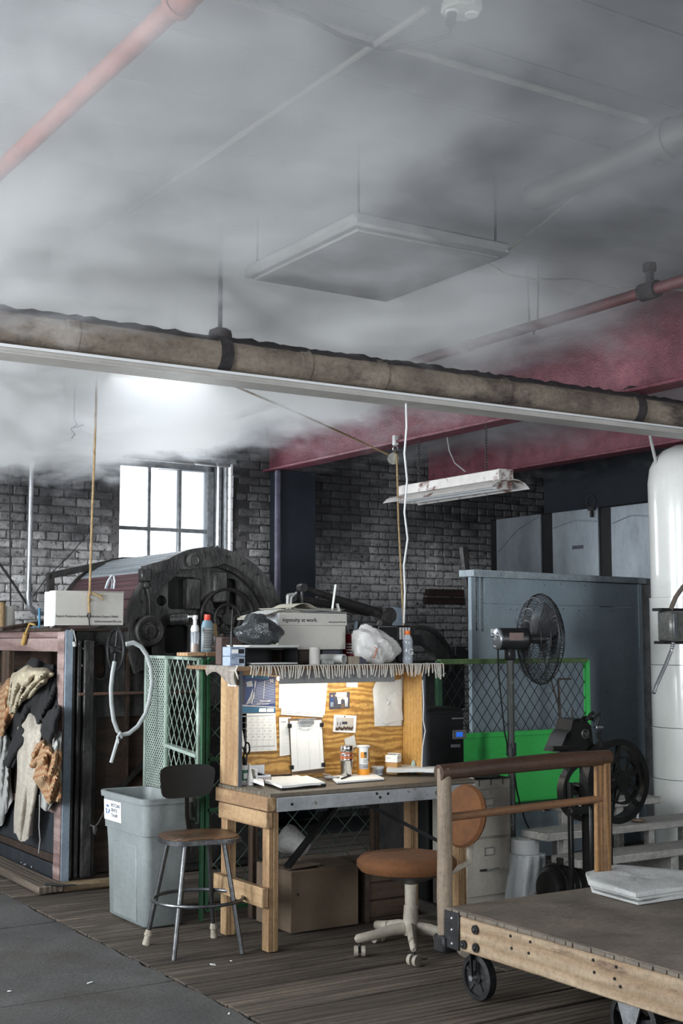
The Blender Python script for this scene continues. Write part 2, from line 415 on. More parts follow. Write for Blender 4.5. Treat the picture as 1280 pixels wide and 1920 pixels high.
for i in range(3):
    for j in range(3): MB().box(xs[i], xs[i + 1], YB + .19, YB + .195, zs[j], zs[j + 1]).build('pane', m_pane, win)
MB().box(5.47, 5.50, YB + .08, YB + .26, OZ0, OZ1, .004).build('window_stop', m_sash, win)
MB().box(5.50, 5.515, YB + .12, YB + .26, OZ0, OZ1).build('reveal_strip', m_reveal, win)
MB().box(5.515, 5.54, YB + .03, YB + .1, OZ0, OZ1, .004).build('window_stop', m_sash, win)
rv = MB()
for k in range(14):
    z0 = OZ0 + (OZ1 - OZ0) * k / 14; rv.box(5.535, 5.56 + random.uniform(0, .008), YB - .022, YB + .03, z0 + .002, z0 + (OZ1 - OZ0) / 14, .004)
rv.build('plaster_edge', m_reveal, win)
MB().box(OX0 - .03, OX1 + .05, YB - .02, YB + .03, OZ1, OZ1 + .05, .004).build('window_head', m_sash, win)

# painted steel beams and the column under the first
def pink(name):
    return mat(name, (.23, .075, .10), (.13, .04, .055), rough=.42, scale=10, world=True, bump=1.0, bscale=70, wear=(.14, .03, .05), wscale=1.5, wth=(.5, .75))
m_red = pink('blistered_crimson_beam_paint')
def ibeam(x, name, zb=3.14, fl=.085):
    b = MB().box(x - .012, x + .012, 1.5, YB - .02, zb + .02, ZC - .01)
    b.box(x - fl, x + fl, 1.5, YB - .02, zb, zb + .022, .004).box(x - fl, x + fl, 1.5, YB - .02, ZC - .03, ZC - .005)
    o = struct(b, name, m_red); return o
ibeam(5.95, 'trim_1'); ibeam(7.78, 'trim_2')
m_colm = mat('dark_navy_column_paint', (.018, .024, .036), (.01, .013, .018), rough=.45, scale=3, bump=.15)
struct(MB().box(5.93, 6.30, YB - .26, YB - .05, 0, 3.14, .006), 'trim_3', m_colm)
struct(MB().box(5.86, 5.905, YB - .30, YB - .255, 0, 3.13, .01), 'trim_4', mat('violet_grey_angle_iron', (.16, .14, .20), (.06, .06, .09), rough=.4, scale=4))
# ------------------------------------------------------------------ overhead services
def RX(px, Y, py=1200): return W(px, py, Y=Y).x
def RZ(px, py, Y): return W(px, py, Y=Y).z
m_canvas = mat('dirty_canvas_lagging', (.29, .24, .19), (.13, .10, .08), rough=.85, scale=3, stretch=(1, 2, 2), bump=.5, wear=(.06, .045, .04), wscale=2.2, wth=(.5, .66), world=True)
m_dust = mat('thick_grey_lint', (.05, .04, .04), (.02, .018, .02), rough=1, scale=14, bump=.8)
m_chan = mat('cream_enamel_channel', (.50, .48, .45), (.34, .32, .30), rough=.5, scale=2, bump=.1)
m_steel = mat('galvanised_steel', (.48, .49, .51), (.30, .31, .33), rough=.38, metal=.8, scale=9, bump=.15)
m_iron = mat('black_iron', (.035, .034, .036), (.014, .014, .015), rough=.5, metal=.3, scale=9, bump=.3)
m_redpipe = mat('faded_red_pipe_paint', (.33, .13, .11), (.20, .07, .062), rough=.6, scale=8, bump=.3, wear=(.12, .07, .07), wscale=5, wth=(.58, .66), world=True)
m_darkred = mat('dark_red_pipe_paint', (.10, .035, .038), (.05, .018, .02), rough=.6, scale=8, bump=.3, world=True)
m_white = mat('white_enamel', (.72, .73, .74), (.6, .6, .6), rough=.4, scale=3, bump=.03)
m_black = mat('black_rubber', (.014, .014, .015), (.009, .009, .009), rough=.6, scale=8, bump=.05, spec=.25)
m_rope = mat('natural_fibre_rope', (.50, .36, .19), (.30, .19, .09), rough=.9, scale=60, bump=.8)
m_wirew = mat('white_flex', (.62, .63, .64), (.5, .5, .5), rough=.5, scale=5, bump=0)

PY = 5.88
zt, zb2 = RZ(0, 577, PY), RZ(0, 649, PY); pr = (zt - zb2) / 2 * .97; pz = (zt + zb2) / 2
t = thing('lagged_pipe', 'long canvas-lagged pipe crossing under the steam, lint along its top', 'pipe', (0, PY, pz))
joints = [-2.15, RX(115, PY), RX(405, PY), RX(560, PY), RX(705, PY), RX(940, PY), RX(1190, PY), 9.25]
for a, b in zip(joints[:-1], joints[1:]):
    n = 10; MB().tube([(a + .012 + (b - a - .024) * k / n, PY + random.uniform(-.002, .002), pz + random.uniform(-.003, .003)) for k in range(n + 1)], [pr * random.uniform(.97, 1.0) for k in range(n + 1)], 20).build('pipe_section', m_canvas, t)
for j in joints[1:-1]: MB().cyl((j - .03, PY, pz), (j + .03, PY, pz), pr * 1.05, n=20).build('band', m_canvas, t)
for j in (RX(407, PY), RX(1195, PY)):
    MB().cyl((j - .035, PY, pz), (j + .035, PY, pz), pr * 1.1, n=16).ball((j, PY, pz + pr + .02), .05, 10, None, (1.3, 1, .8), .1).build('clamp', m_dust, t)
    if j < 4: MB().cyl((j, PY, pz + pr), (j, PY, ZC), .012, n=8).build('hanger_rod', m_iron, t)
lint = MB(); lint.grid(lambda u, v: (XL + .1 + u * 11.3, PY + (v - .5) * pr * 1.5, pz + math.sqrt(max(0, pr * pr - ((v - .5) * pr * 1.5) ** 2)) + .004 + random.uniform(0, .022) * (1 - abs(v - .5) * 1.6)), 260, 5, .01)
lint.build('lint', m_dust, t)
czt, czb = RZ(0, 649, PY - .02), RZ(0, 666, PY - .02)
t = thing('light_channel', 'pale enamelled steel channel fixed right under the lagged pipe', 'channel', (0, PY, czb))
c = MB().box(XL + .1, XR - .05, PY - .07, PY + .07, czb + .006, czt - .004, .003).box(XL + .1, XR - .05, PY - .085, PY + .085, czb, czb + .006); c.build('channel_body', m_chan, t)
MB().box(XL + .1, XR - .05, PY - .09, PY - .08, czt - .014, czt, .002).build('rolled_edge', m_white, t)

def hanger(par, x, y, z0, r=.006, split=.05, name='hanger'):
    MB().tube([(x, y - split, ZC), (x, y - .035, z0 + .02), (x, y, z0 - .045), (x, y + .035, z0 + .02), (x, y + split, ZC)], r, 6).build(name, m_iron, par)
# dark red pipe running away over the lagged pipe
SX = 4.80; sz = W(290, 825, X=SX).z
sz = (W(1000, 607, X=SX).z + W(378, 802, X=SX).z) / 2
t = thing('sprinkler_pipe', 'dark red pipe running away above the lagged pipe, ending near the back window', 'pipe', (SX, 6, sz))
y_end = W(295, 826, X=SX).y
MB().tube([(SX, 1.8, sz), (SX, y_end, sz)], .030, 12).build('pipe_run', m_darkred, t)
MB().tube([(SX, y_end, sz), (SX, y_end + .03, sz + .02), (SX, y_end + .03, sz + .12)], .035, 12).build('end_elbow', m_darkred, t)
for px, py in ((1000, 607), (378, 802)): hanger(t, SX, W(px, py, X=SX).y, sz)
yf = W(1218, 540, X=SX).y
MB().cyl((SX, yf - .05, sz), (SX, yf + .06, sz), .045, n=14).cyl((SX, yf, sz), (SX, yf, sz + .12), .022, n=10).cyl((SX, yf, sz + .1), (SX, yf, sz + .14), .034, n=8).build('fitting', m_dust, t)
for px, py in ((880, 648), (640, 719)):
    y = W(px, py, X=SX).y; MB().cyl((SX, y - .02, sz), (SX, y + .02, sz), .037, n=14).build('coupling', m_darkred, t)
# pipe with an elbow, left
BX = 3.13; bz = W(325, 573, X=BX).z
by = W(325, 573, X=BX).y
t = thing('elbow_pipe', 'steel pipe turning a corner in the steam above the lagged pipe', 'pipe', (BX, by, bz))
MB().tube([(XL + .1, by, bz), (BX - .08, by, bz)], .036, 12).build('cross_run', m_darkred, t)
MB().tube([(BX - .09, by, bz), (BX - .03, by, bz), (BX, by + .03, bz), (BX, by + .09, bz)], .045, 12).build('elbow', m_darkred, t)
MB().tube([(BX, by + .08, bz), (BX, YB, bz - .01)], .030, 12).build('long_run', m_steel, t)
MB().tube([(BX, by, bz - .03), (BX + .02, by, bz - .3)], .02, 8).build('drop', m_iron, t)
for px, py in ((92, 548),): MB().cyl((W(px, py, Y=by).x, by, bz), (W(px, py, Y=by).x, by, ZC), .008, n=6).cyl((W(px, py, Y=by).x, by, bz + .03), (W(px, py, Y=by).x, by, bz + .08), .02, n=8).build('hanger', m_iron, t)
for px, py in ((265, 605), (108, 692)): hanger(t, BX, W(px, py, X=BX).y, bz, .006, .02)
# bright red pipe, top left
QX = 1.61; q0 = W(330, 5, X=QX); q1 = W(0, 322, X=QX); qz = (q0.z + q1.z) / 2
t = thing('red_pipe', 'faded red pipe high at the left, nearest to the viewer', 'pipe', (QX, 5, qz))
MB().tube([(QX, 2.2, qz), (QX, 10.3, qz)], .034, 14).build('pipe_run', m_redpipe, t)
yq = W(333, 8, X=QX).y; MB().cyl((QX, yq - .12, qz), (QX, yq - .02, qz), .044, n=14).cyl((QX, yq - .02, qz), (QX, yq + .01, qz), .05, n=14).build('coupling', m_redpipe, t)
hanger(t, QX, 6.3, qz)
# conduits and outlet box on the ceiling
m_cond = mat('dusty_conduit', (.22, .21, .19), (.12, .12, .11), rough=.8, scale=10, bump=.2)
o1 = W(865, 20, z=ZC - .03)
t = thing('outlet_box', 'octagonal white ceiling outlet box with a socket and a dark cord', 'outlet box', o1)
MB().lathe(o1, [(0, .028), (.068, .028), (.07, .0), (.066, -.006), (0, -.008)], 8).build('box_body', mat('greenish_white_enamel', (.50, .53, .49), (.3, .33, .30), rough=.5, scale=10, bump=.2), t)
for dx, dy in ((.034, -.01), (-.03, .012)): MB().lathe(o1 + Vector((dx, dy, 0)), [(0, -.012), (.022, -.012), (.025, -.004)], 14).build('socket', m_white, t)
MB().cyl(o1 + Vector((-.03, .012, -.01)), o1 + Vector((-.035, .02, -.05)), .017, n=10).build('plug', m_black, t)
cab = [o1 + Vector((-.035, .02, -.045))] + [W(px, py, z=ZC - dz) for px, py, dz in ((842, 66, .06), (800, 78, .05), (720, 92, .03), (640, 68, .05), (570, 30, .03), (480, -10, .03))]
MB().tube(cab, .009, 8).build('cord', m_black, t)
cy_ = W(960, 155, z=ZC - .02).y
one(MB().tube([(1.5, cy_, ZC - .014), (W(1215, 225, z=ZC - .014).x, cy_, ZC - .014)], .014, 8), 'ceiling_conduit', m_cond, 'pale dusty conduit crossing the ceiling beyond the outlet box', 'conduit')
cx_ = W(560, 175, z=ZC - .02).x
one(MB().tube([(cx_, o1.y + .05, ZC - .03), (cx_, 10.3, ZC - .03)], .012, 8), 'ceiling_conduit', m_cond, 'thin conduit running away from the outlet box into the steam', 'conduit')
# stovepipe duct, hung casing, sagging cable
DX = 3.76; dz = W(1240, 268, X=DX).z
t = thing('round_duct', 'round grey duct under the ceiling at upper right, wide collar at its near end', 'duct', (DX, 3.5, dz))
ye = W(1000, 395, X=DX).y
MB().cyl((DX, 1.8, dz), (DX, ye, dz), .062, n=20).build('duct_run', mat('dull_duct_metal', (.095, .09, .087), (.06, .06, .06), rough=.55, metal=.3, scale=5), t)
yc = W(1255, 255, X=DX).y
MB().cyl((DX, yc - .3, dz), (DX, yc, dz), .075, n=20).cyl((DX, yc - .02, dz), (DX, yc + .015, dz), .084, n=20).build('collar', _mats['dull_duct_metal'], t)
m_case = mat('hung_casing_paint', (.22, .22, .22), (.16, .16, .16), rough=.6, scale=3)
bzz = W(790, 543, X=3.80).z
ya, yb = W(958, 474, X=3.80).y, W(790, 543, X=3.80).y
t = thing('unit_casing', 'large flat metal casing hung from the ceiling, veiled by steam', 'casing', (3.4, ya, bzz))
MB().box(2.95, 3.80, ya, yb + .3, bzz, bzz + .06, .012).build('casing_body', m_case, t)
for x in (3.0, 3.75):
    for y in (ya + .05, yb + .25): MB().cyl((x, y, bzz + .055), (x, y, ZC), .006, n=6).build('hanger_rod', m_iron, t)
MB().box(2.99, 3.76, ya + .04, yb + .26, bzz - .012, bzz + .002, .004).build('bottom_panel', m_case, t)
one(MB().tube([W(px, py, Y=4.3) for px, py in ((950, 470), (1010, 425), (1070, 372), (1120, 325), (1170, 300), (1230, 285), (1300, 268))], .006, 6), 'sagging_cable', m_cond, 'thin cable sagging below the round duct at upper right', 'cable')
one(MB().tube([W(px, py, Y=5.2) for px, py in ((915, 492), (950, 515), (1010, 524), (1080, 522), (1160, 540), (1300, 545))], .005, 6), 'sagging_cable', m_cond, 'pale cable looping from the hung casing to the right', 'cable')
for i, (px0, px1, py0, py1) in enumerate(((509, 519, 585, 648), (563, 549, 560, 652))):
    a, b = W(px0, py0, Y=7.3), W(px1, py1 + 6, Y=7.3)
    a2 = b + (a - b) * ((ZC - b.z) / (a.z - b.z))
    one(MB().cyl(a2, b, .016, n=8), 'hanger_strap', m_iron, ('left' if i == 0 else 'right') + ' one of two slanting straps rising behind the lagged pipe', 'strap')

# fluorescent battens in the steam
def batten(x0, x1, y, z, lab, lit, watts=0):
    t = thing('ceiling_light', lab, 'light', ((x0 + x1) / 2, y, z), 'battens in the steam')
    MB().box(x0, x1, y - .04, y + .04, z + .02, z + .08, .004).build('housing', m_white, t)
    m_t = mat('lit_tube', (1, 1, 1), rough=.3, bump=0, emit=((.85, .93, 1), 5)) if lit else m_white
    MB().cyl((x0 + .03, y, z), (x1 - .03, y, z), .013, n=10).build('tube', m_t, t)
    for x in (x0 + .02, x1 - .02): MB().box(x - .012, x + .012, y - .02, y + .02, z - .016, z + .025, .003).build('lamp_holder', m_white, t)
    for x in (x0 + .15, x1 - .15): MB().cyl((x, y, z + .08), (x, y, ZC), .004, n=6).build('hanger', m_iron, t)
    if lit:
        l = area('tube_light', ((x0 + x1) / 2, y, z - .02), ((x0 + x1) / 2, y, 0), x1 - x0, .06, watts, (.86, .93, 1)); l.parent = None
        l2 = area('tube_light', ((x0 + x1) / 2, y, z + .10), ((x0 + x1) / 2, y, 5), x1 - x0, .06, watts * .5, (.86, .93, 1))
Y1 = 8.3; z1 = RZ(310, 699, Y1)
batten(RX(205, Y1), RX(400, Y1), Y1, z1, 'lit fluorescent batten in the steam behind the lagged pipe', True, 10)
Y2 = 9.3
batten(RX(190, Y2), RX(420, Y2), Y2, RZ(310, 722, Y2), 'lit fluorescent batten farthest back, above the window', True, 7)
Y3 = 6.0
batten(RX(262, Y3), RX(440, Y3), Y3, RZ(350, 408, Y3), 'unlit fluorescent batten close to the ceiling, left of centre', False)

# hanging rusty fixture under the first beam
FX = 5.93; y0, y1 = W(945, 880, X=FX).y, W(757, 912, X=FX).y
fz = (W(945, 880, X=FX).z + W(757, 912, X=FX).z) / 2
m_rusty = mat('white_enamel_with_rust', (.62, .60, .58), (.45, .42, .40), rough=.5, scale=5, wear=(.13, .06, .045), wscale=6, wth=(.54, .62), bump=.1)
t = thing('hanging_strip_light', 'rusty white strip light hung on chains under the crimson beam, unlit', 'light', (FX, (y0 + y1) / 2, fz - .15))
MB().box(FX - .055, FX + .075, y0, y1, fz - .075, fz, .004).build('housing', m_rusty, t)
MB().box(FX - .056, FX + .076, y0 - .006, y0, fz - .078, fz + .002).build('end_plate', m_rusty, t)
def wing(sx):
    pr_ = [(0, -.075), (.05, -.080), (.11, -.10), (.15, -.135)]
    return MB().grid(lambda u, v: (FX + .01 + sx * (pr_[int(round(v * 3))][0] + .02), y0 - .06 + (y1 - y0 + .12) * u, fz + pr_[int(round(v * 3))][1]), 1, 3, .004)
wing(-1).build('reflector', m_rusty, t); wing(1).build('reflector', m_rusty, t)
for sx in (-.045, .06):
    MB().cyl((FX + sx, y0 + .02, fz - .118), (FX + sx, y1 - .02, fz - .118), .018, n=12).build('tube', mat('unlit_tube_glass', (.7, .72, .74), (.6, .6, .62), rough=.2, bump=0), t)
for y in (y0 + .03, y1 - .03): MB().box(FX - .07, FX + .09, y - .012, y + .012, fz - .14, fz - .075, .004).build('lamp_holder', m_rusty, t)
for y in (y0 + .2, y1 - .2):
    ch = MB(); z = fz
    k = 0
    while z < 3.13: ch.ring((FX, y, z + .012), .010, .0022, rotm(R(90), 0, R(90) * (k % 2)), 8, 5, 1, 1.4); z += .021; k += 1
    ch.build('chain', m_iron, t)
cpts = [W(px, py, X=5.86) for px, py in ((838, 820), (842, 845), (852, 868), (872, 884))]
MB().tube(cpts, .005, 6).build('cord', mat('grey_flex', (.25, .25, .25), rough=.5, bump=0), t)
# pulley and ropes
pl = W(741, 828, X=5.87)
t = thing('pulley', 'old metal pulley hung from the edge of the crimson beam', 'pulley', pl)
MB().box(pl.x - .02, pl.x + .02, pl.y - .018, pl.y + .018, pl.z - .03, pl.z + .05, .004).build('beam_clamp', m_white, t)
MB().ring(pl + Vector((0, 0, -.055)), .020, .005, rotm(R(90), 0, R(-30)), 14, 6).build('eye', m_steel, t)
pc = W(737, 860, X=5.80); dirp = (CAM - pc).normalized()
m_pul = mat('pale_cast_metal', (.30, .30, .26), (.16, .16, .14), rough=.45, metal=.5, scale=15)
MB().cyl(pc - dirp * .022, pc - dirp * .008, .045, n=18).cyl(pc + dirp * .008, pc + dirp * .022, .045, n=18).bar(pc + Vector((0, 0, .02)), pl + Vector((0, 0, -.07)), .03, .03).build('cheek', m_pul, t)
MB().cyl(pc - dirp * .010, pc + dirp * .010, .034, n=18).build('sheave', m_iron, t)
rb = W(751, 1172, X=5.85)
rx1 = W(742, 866, X=5.80)
one(MB().tube([W(757, 1180, X=5.80), W(752, 1080, X=5.80), W(747, 980, X=5.80), rx1 + Vector((.01, 0, -.02)), W(743, 852, X=5.8), W(738, 849, X=5.8), W(731, 854, X=5.8), W(655, 818, Y=8.3), W(560, 775, Y=7.7), W(440, 724, Y=7.1)], .0075, 7), 'pulley_rope', m_rope, 'tan rope running over the pulley on the crimson beam', 'rope')
wpts = [W(px, py, Y=PY - .02 + .6 * k / 8) for k, (px, py) in enumerate(((761, 757), (762, 800), (758, 850), (763, 900), (758, 960), (764, 1010), (757, 1060), (759, 1110), (757, 1168)))]
one(MB().tube(wpts, .006, 7), 'hanging_flex', m_wirew, 'wavy white electric flex hanging from the channel to the desk hutch', 'cord')
# ------------------------------------------------------------------ left: pipes on the wall, rag bin, iron machine, cage
def wood(name, a, b, g, axis='z', rough=.7, **k):
    st = {'x': (.6, 7, 7), 'y': (7, .6, 7), 'z': (7, 7, .6)}[axis]
    return mat(name, a, b, rough=rough, scale=2.4, stretch=st, bump=.25, bscale=14, wave=(1.1, 6, {'x': 'Y', 'y': 'X', 'z': 'X'}[axis], g, .55), rand=.08, **k)
m_pine_z = wood('knotty_pine_upright', (.44, .29, .15), (.31, .195, .095), (.20, .10, .05), 'z')
m_pine_y = wood('knotty_pine_side', (.42, .28, .15), (.28, .175, .09), (.18, .09, .045), 'y')
m_pine_x = wood('knotty_pine_rail', (.50, .32, .18), (.36, .21, .11), (.26, .13, .06), 'x')
m_oldrail = wood('mauve_weathered_rail', (.36, .27, .25), (.20, .13, .12), (.10, .05, .045), 'y')
m_bluegrey = mat('blue_grey_post_paint', (.30, .36, .42), (.16, .20, .25), rough=.5, scale=6, bump=.2)
m_darkboard = mat('dark_slate_board', (.030, .036, .045), (.016, .018, .022), rough=.5, scale=7, stretch=(1, 1, .3), bump=.2)
m_dimwood = wood('dark_brown_board', (.07, .04, .025), (.03, .018, .012), (.015, .01, .008), 'x')
m_dimwoodz = wood('dark_brown_board_upright', (.10, .06, .035), (.04, .024, .016), (.015, .01, .008), 'z')

# wall pipes
GY = YB - .12
def gx(px, py): return W(px, py, Y=GY)
g1, g2 = gx(60, 830), gx(62, 1128)
t = thing('steam_pipe', 'tall galvanised pipe with elbows on the brick wall, far left', 'pipe', (g1.x, GY, g2.z))
top = gx(58, 812)
MB().tube([(g1.x - .22, GY, top.z + .02), (g1.x - .12, GY, top.z + .02), (g1.x - .05, GY, top.z + .005), (g1.x, GY, top.z - .06), (g1.x, GY, top.z - .14)], .028, 12).build('top_elbow', m_steel, t)
MB().cyl((g1.x, GY, top.z - .12), (g1.x, GY, g2.z + .02), .022, n=14).build('riser', m_steel, t)
for z in (top.z - .16, g2.z + .06): MB().cyl((g1.x, GY, z - .03), (g1.x, GY, z + .02), .029, n=14).build('coupling', m_steel, t)
MB().tube([(g1.x, GY, g2.z + .04), (g1.x + .01, GY, g2.z - .04), (g1.x + .06, GY, g2.z - .085), (g1.x + .17, GY, g2.z - .09)], .028, 12).cyl((g1.x + .15, GY, g2.z - .09), (g1.x + .19, GY, g2.z - .09), .038, n=8).build('bottom_elbow', m_steel, t)
one(MB().cyl(gx(18, 870), gx(20, 1165), .007, n=8), 'thin_rod', m_iron, 'thin dark rod on the bricks left of the galvanised pipe', 'rod')
one(MB().tube([gx(-20, 1035), gx(0, 1058), gx(28, 1098), gx(50, 1133)], .010, 8), 'slanting_rod', m_iron, 'dark rod slanting down to the foot of the galvanised pipe', 'rod')
one(MB().tube([gx(178, 985), gx(130, 1042), gx(90, 1080), gx(62, 1118)], .004, 6), 'wall_wire', m_iron, 'thin wire slanting across the bricks right of the galvanised pipe', 'wire')
CY2 = YB - .06
for px, r_, lab in ((531, .012, 'thin grey wall pipe just right of the navy column'), (547, .006, 'thinnest wall pipe, second right of the navy column')):
    one(MB().cyl(W(px, 880, Y=CY2), W(px, 1300, Y=CY2), r_, n=8), 'wall_pipe', m_steel if r_ > .01 else m_rusty, lab, 'pipe')
hk = W(138, 822, Y=8.5)
one(MB().tube([(hk.x, 8.5, ZC), (hk.x, 8.5, hk.z + .14), (hk.x + .02, 8.5, hk.z + .10), (hk.x - .02, 8.5, hk.z + .06), (hk.x + .01, 8.5, hk.z + .03), (hk.x - .015, 8.5, hk.z)], .004, 6)
    .tube([(hk.x - .02, 8.5, hk.z + .07), (hk.x + .03, 8.5, hk.z + .085), (hk.x + .07, 8.5, hk.z + .10)], .004, 6), 'wire_hook', m_iron, 'twisted wire hook dangling left of the window', 'hook')

# rag bin
BXF, BY0, BY1, BZ = 3.15, 8.30, 10.3, W(115, 1181, X=3.15).z
t = thing('rag_bin', 'tall wooden bin full of rags behind a blue-grey corner post', 'bin', (BXF, BY0, 0))
MB().box(BXF, BXF + .055, BY0, BY0 + .012, 0.02, BZ, .003).build('post_facing', m_bluegrey, t)
MB().box(BXF - .008, BXF + .05, BY0 + .012, BY0 + .13, 0.02, BZ - .01, .004).build('corner_post', m_oldrail, t)
rz0 = W(115, 1222, X=BXF).z
MB().box(BXF - .005, BXF + .04, BY0 + .13, BY1, rz0, BZ - .055, .004).build('top_rail', m_oldrail, t)
MB().box(BXF - .004, BXF + .04, BY0 + .13, BY1, BZ - .052, BZ - .01, .004).build('top_rail', m_oldrail, t)
MB().box(BXF - .03, BXF + .5, BY0 + .02, BY1 - .02, BZ - .008, BZ + .012, .003).build('top_board', m_dimwood, t)
lz = W(110, 1512, X=BXF).z
MB().box(BXF, BXF + .035, BY0 + .13, BY1, .19, lz - .05, .003).build('front_board', m_darkboard, t)
MB().box(BXF - .008, BXF + .04, BY0 + .13, BY1, lz - .05, lz, .004).build('middle_rail', m_oldrail, t)
MB().box(BXF - .01, BXF + .04, BY0 + .13, BY1, .03, .13, .004).build('bottom_rail', m_darkboard, t)
MB().box(BXF, BXF + .03, BY0 + .13, BY1, .135, .185, .004).build('bottom_rail', m_dimwood, t)
MB().box(BXF + .46, BXF + .48, BY0 + .05, BY1, .02, BZ - .01).build('back_board', m_dimwood, t)
MB().box(BXF + .05, BXF + .46, BY0 + .115, BY0 + .13, .02, BZ - .01).build('side_board', m_dimwood, t)
MB().box(BXF, BXF + .46, BY1 - .03, BY1, .02, BZ - .01).build('side_board', m_dimwood, t)
MB().box(BXF + .02, BXF + .07, W(2, 1250, X=BXF + .05).y - .25, W(2, 1250, X=BXF + .05).y - .1, .2, rz0, .004).build('inner_post', m_dimwoodz, t)
MB().box(BXF + .04, BXF + .46, BY0 + .04, BY1 - .04, .02, .05).build('bin_floor', m_dimwood, t)

# rags: each a folded, drooping cloth with its own depth
def cloth_mat(name, a, b, plaid=None):
    m = mat(name, a, b, rough=.95, scale=14, bump=.6, bscale=90)
    if plaid:
        t_ = m.node_tree; p = t_.nodes['Principled BSDF']; src = p.inputs['Base Color'].links[0].from_socket
        tc = t_.nodes.new('ShaderNodeTexCoord').outputs['UV']
        f = None
        for ax in ('X', 'Y'):
            wv = nd(t_, 'ShaderNodeTexWave', Scale=plaid[1], Distortion=1.2); wv.bands_direction = ax; t_.links.new(tc, wv.inputs['Vector'])
            r_ = ramp(t_, wv.outputs[0], [(.55, (0, 0, 0)), (.75, (.75, .75, .75))])
            src = mixc(t_, r_, src, plaid[0])
        t_.links.new(src, p.inputs['Base Color'])
    return m
def interp(line, s):
    s = s * (len(line) - 1); i = min(int(s), len(line) - 2); f = s - i
    a, b = line[i], line[i + 1]; return (a[0] + (b[0] - a[0]) * f, a[1] + (b[1] - a[1]) * f)
def drape(name, m, top, bot, X, bulge, lab, seed, folds=5, amp=.012, nu=34, nv=34, side=.0, par=None):
    """cloth sheet between a top line and a bottom line on the plane X, swelling towards -X in soft folds"""
    rr = random.Random(seed); ph = [rr.uniform(0, 6.28) for _ in range(6)]; kk = [rr.uniform(.6, 1.4) for _ in range(6)]
    def fn(u, v):
        a, b = interp(top, u), interp(bot, u); px = a[0] + (b[0] - a[0]) * v; py = a[1] + (b[1] - a[1]) * v
        e = math.sin(math.pi * min(max(u, .0), 1)) ** .5 * (.25 + .75 * math.sin(math.pi * min(1, v * .93 + .04)) ** .6)
        rg = 1 - 2 * abs(math.sin(folds * 2.1 * (u * .9 + .35 * v * kk[2]) + ph[4] + .6 * math.sin(5 * v + ph[5])))
        fo = rg * .9 + math.sin(folds * 3.14 * (u + .18 * math.sin(3 * v + ph[0])) + ph[1]) * .6 + math.sin(folds * 6.6 * (u * kk[0] + .3 * v * kk[1]) + ph[2]) * .25 + math.sin(11 * v * kk[2] + 4 * u + ph[3]) * .3
        d = X + .09 * max(0, 1 - v / .14) - bulge * e - amp * 1.25 * fo * (.3 + .7 * e) - side * v
        px += 1.6 * math.sin(9 * v + ph[4]) * (abs(u - .5) * 2) ** 4; py += 2.0 * math.sin(17 * u + ph[5]) * (v if v > .5 else 1 - v) ** 6
        return W(px, py, X=d)
    b = MB().grid(fn, nu, nv, .006)
    o = one(b, name, m, lab, 'rag', 'rags in the bin', ang=80)
    uvl = o.data.uv_layers.new(name='UVMap')
    for lp in o.data.loops:
        co = o.data.vertices[lp.vertex_index].co; uvl.data[lp.index].uv = (co.y, co.z * .9 + co.x)
    return o
m_cream = cloth_mat('cream_jersey', (.52, .45, .33), (.42, .36, .26)); m_blackc = cloth_mat('black_cotton', (.018, .018, .02), (.009, .009, .01))
m_greyc = cloth_mat('pale_grey_cotton', (.44, .44, .42), (.34, .34, .33)); m_ecru = cloth_mat('ecru_canvas', (.50, .45, .38), (.42, .38, .32))
m_plaid = cloth_mat('ochre_plaid', (.52, .38, .22), (.44, .31, .18), ((.26, .10, .04), 7)); m_dimc = cloth_mat('dim_brown_grey_cloth', (.10, .085, .07), (.055, .045, .04))
drape('rag', m_dimc, [(-14, 1330), (40, 1330), (100, 1300)], [(-14, 1600), (40, 1590), (78, 1560)], 3.22, .05, 'dim brown-grey cloth at the back of the rag heap', 11)
drape('rag', m_blackc, [(28, 1262), (60, 1235), (98, 1248), (112, 1252)], [(0, 1400), (40, 1400), (75, 1408), (112, 1420)], 3.19, .10, 'large black cloth across the middle of the rag heap', 2, 6, .02)
drape('rag', m_plaid, [(-14, 1290), (8, 1278), (34, 1262)], [(-14, 1395), (6, 1378), (32, 1330)], 3.15, .08, 'ochre plaid rag at the upper left of the heap', 3, 4)
drape('rag', m_cream, [(14, 1300), (24, 1262), (52, 1250), (78, 1252), (101, 1262)], [(18, 1338), (30, 1336), (40, 1318), (64, 1300), (82, 1282)], 3.10, .09, 'crumpled cream rag on top of the heap', 4, 7, .018)
drape('rag', m_greyc, [(-14, 1370), (4, 1362), (18, 1372)], [(-14, 1560), (4, 1545), (22, 1500)], 3.13, .07, 'pale grey rag hanging at the left edge of the heap', 5, 5)
drape('rag', m_blackc, [(40, 1352), (52, 1362), (58, 1375)], [(6, 1432), (14, 1438), (24, 1436)], 3.07, .05, 'black strip of cloth trailing to the lower left', 6, 2, .008)
drape('rag', m_ecru, [(36, 1350), (56, 1340), (82, 1338)], [(28, 1560), (42, 1580), (60, 1566)], 3.06, .06, 'long ecru cloth hanging lowest out of the bin', 7, 3, .012)
drape('rag', m_greyc, [(98, 1392), (106, 1372), (113, 1366)], [(66, 1510), (92, 1520), (112, 1480)], 3.10, .05, 'pale cloth bunched under the plaid by the corner post', 8, 4)
drape('rag', m_plaid, [(70, 1388), (84, 1384), (100, 1400), (113, 1398)], [(38, 1440), (62, 1458), (92, 1506), (113, 1502)], 3.07, .09, 'ochre plaid rag bulging over the middle rail', 9, 6, .02)
drape('rag', m_blackc, [(80, 1348), (96, 1330), (112, 1322)], [(78, 1380), (92, 1392), (106, 1368)], 3.05, .06, 'small black rounded rag beside the corner post', 10, 2, .006)
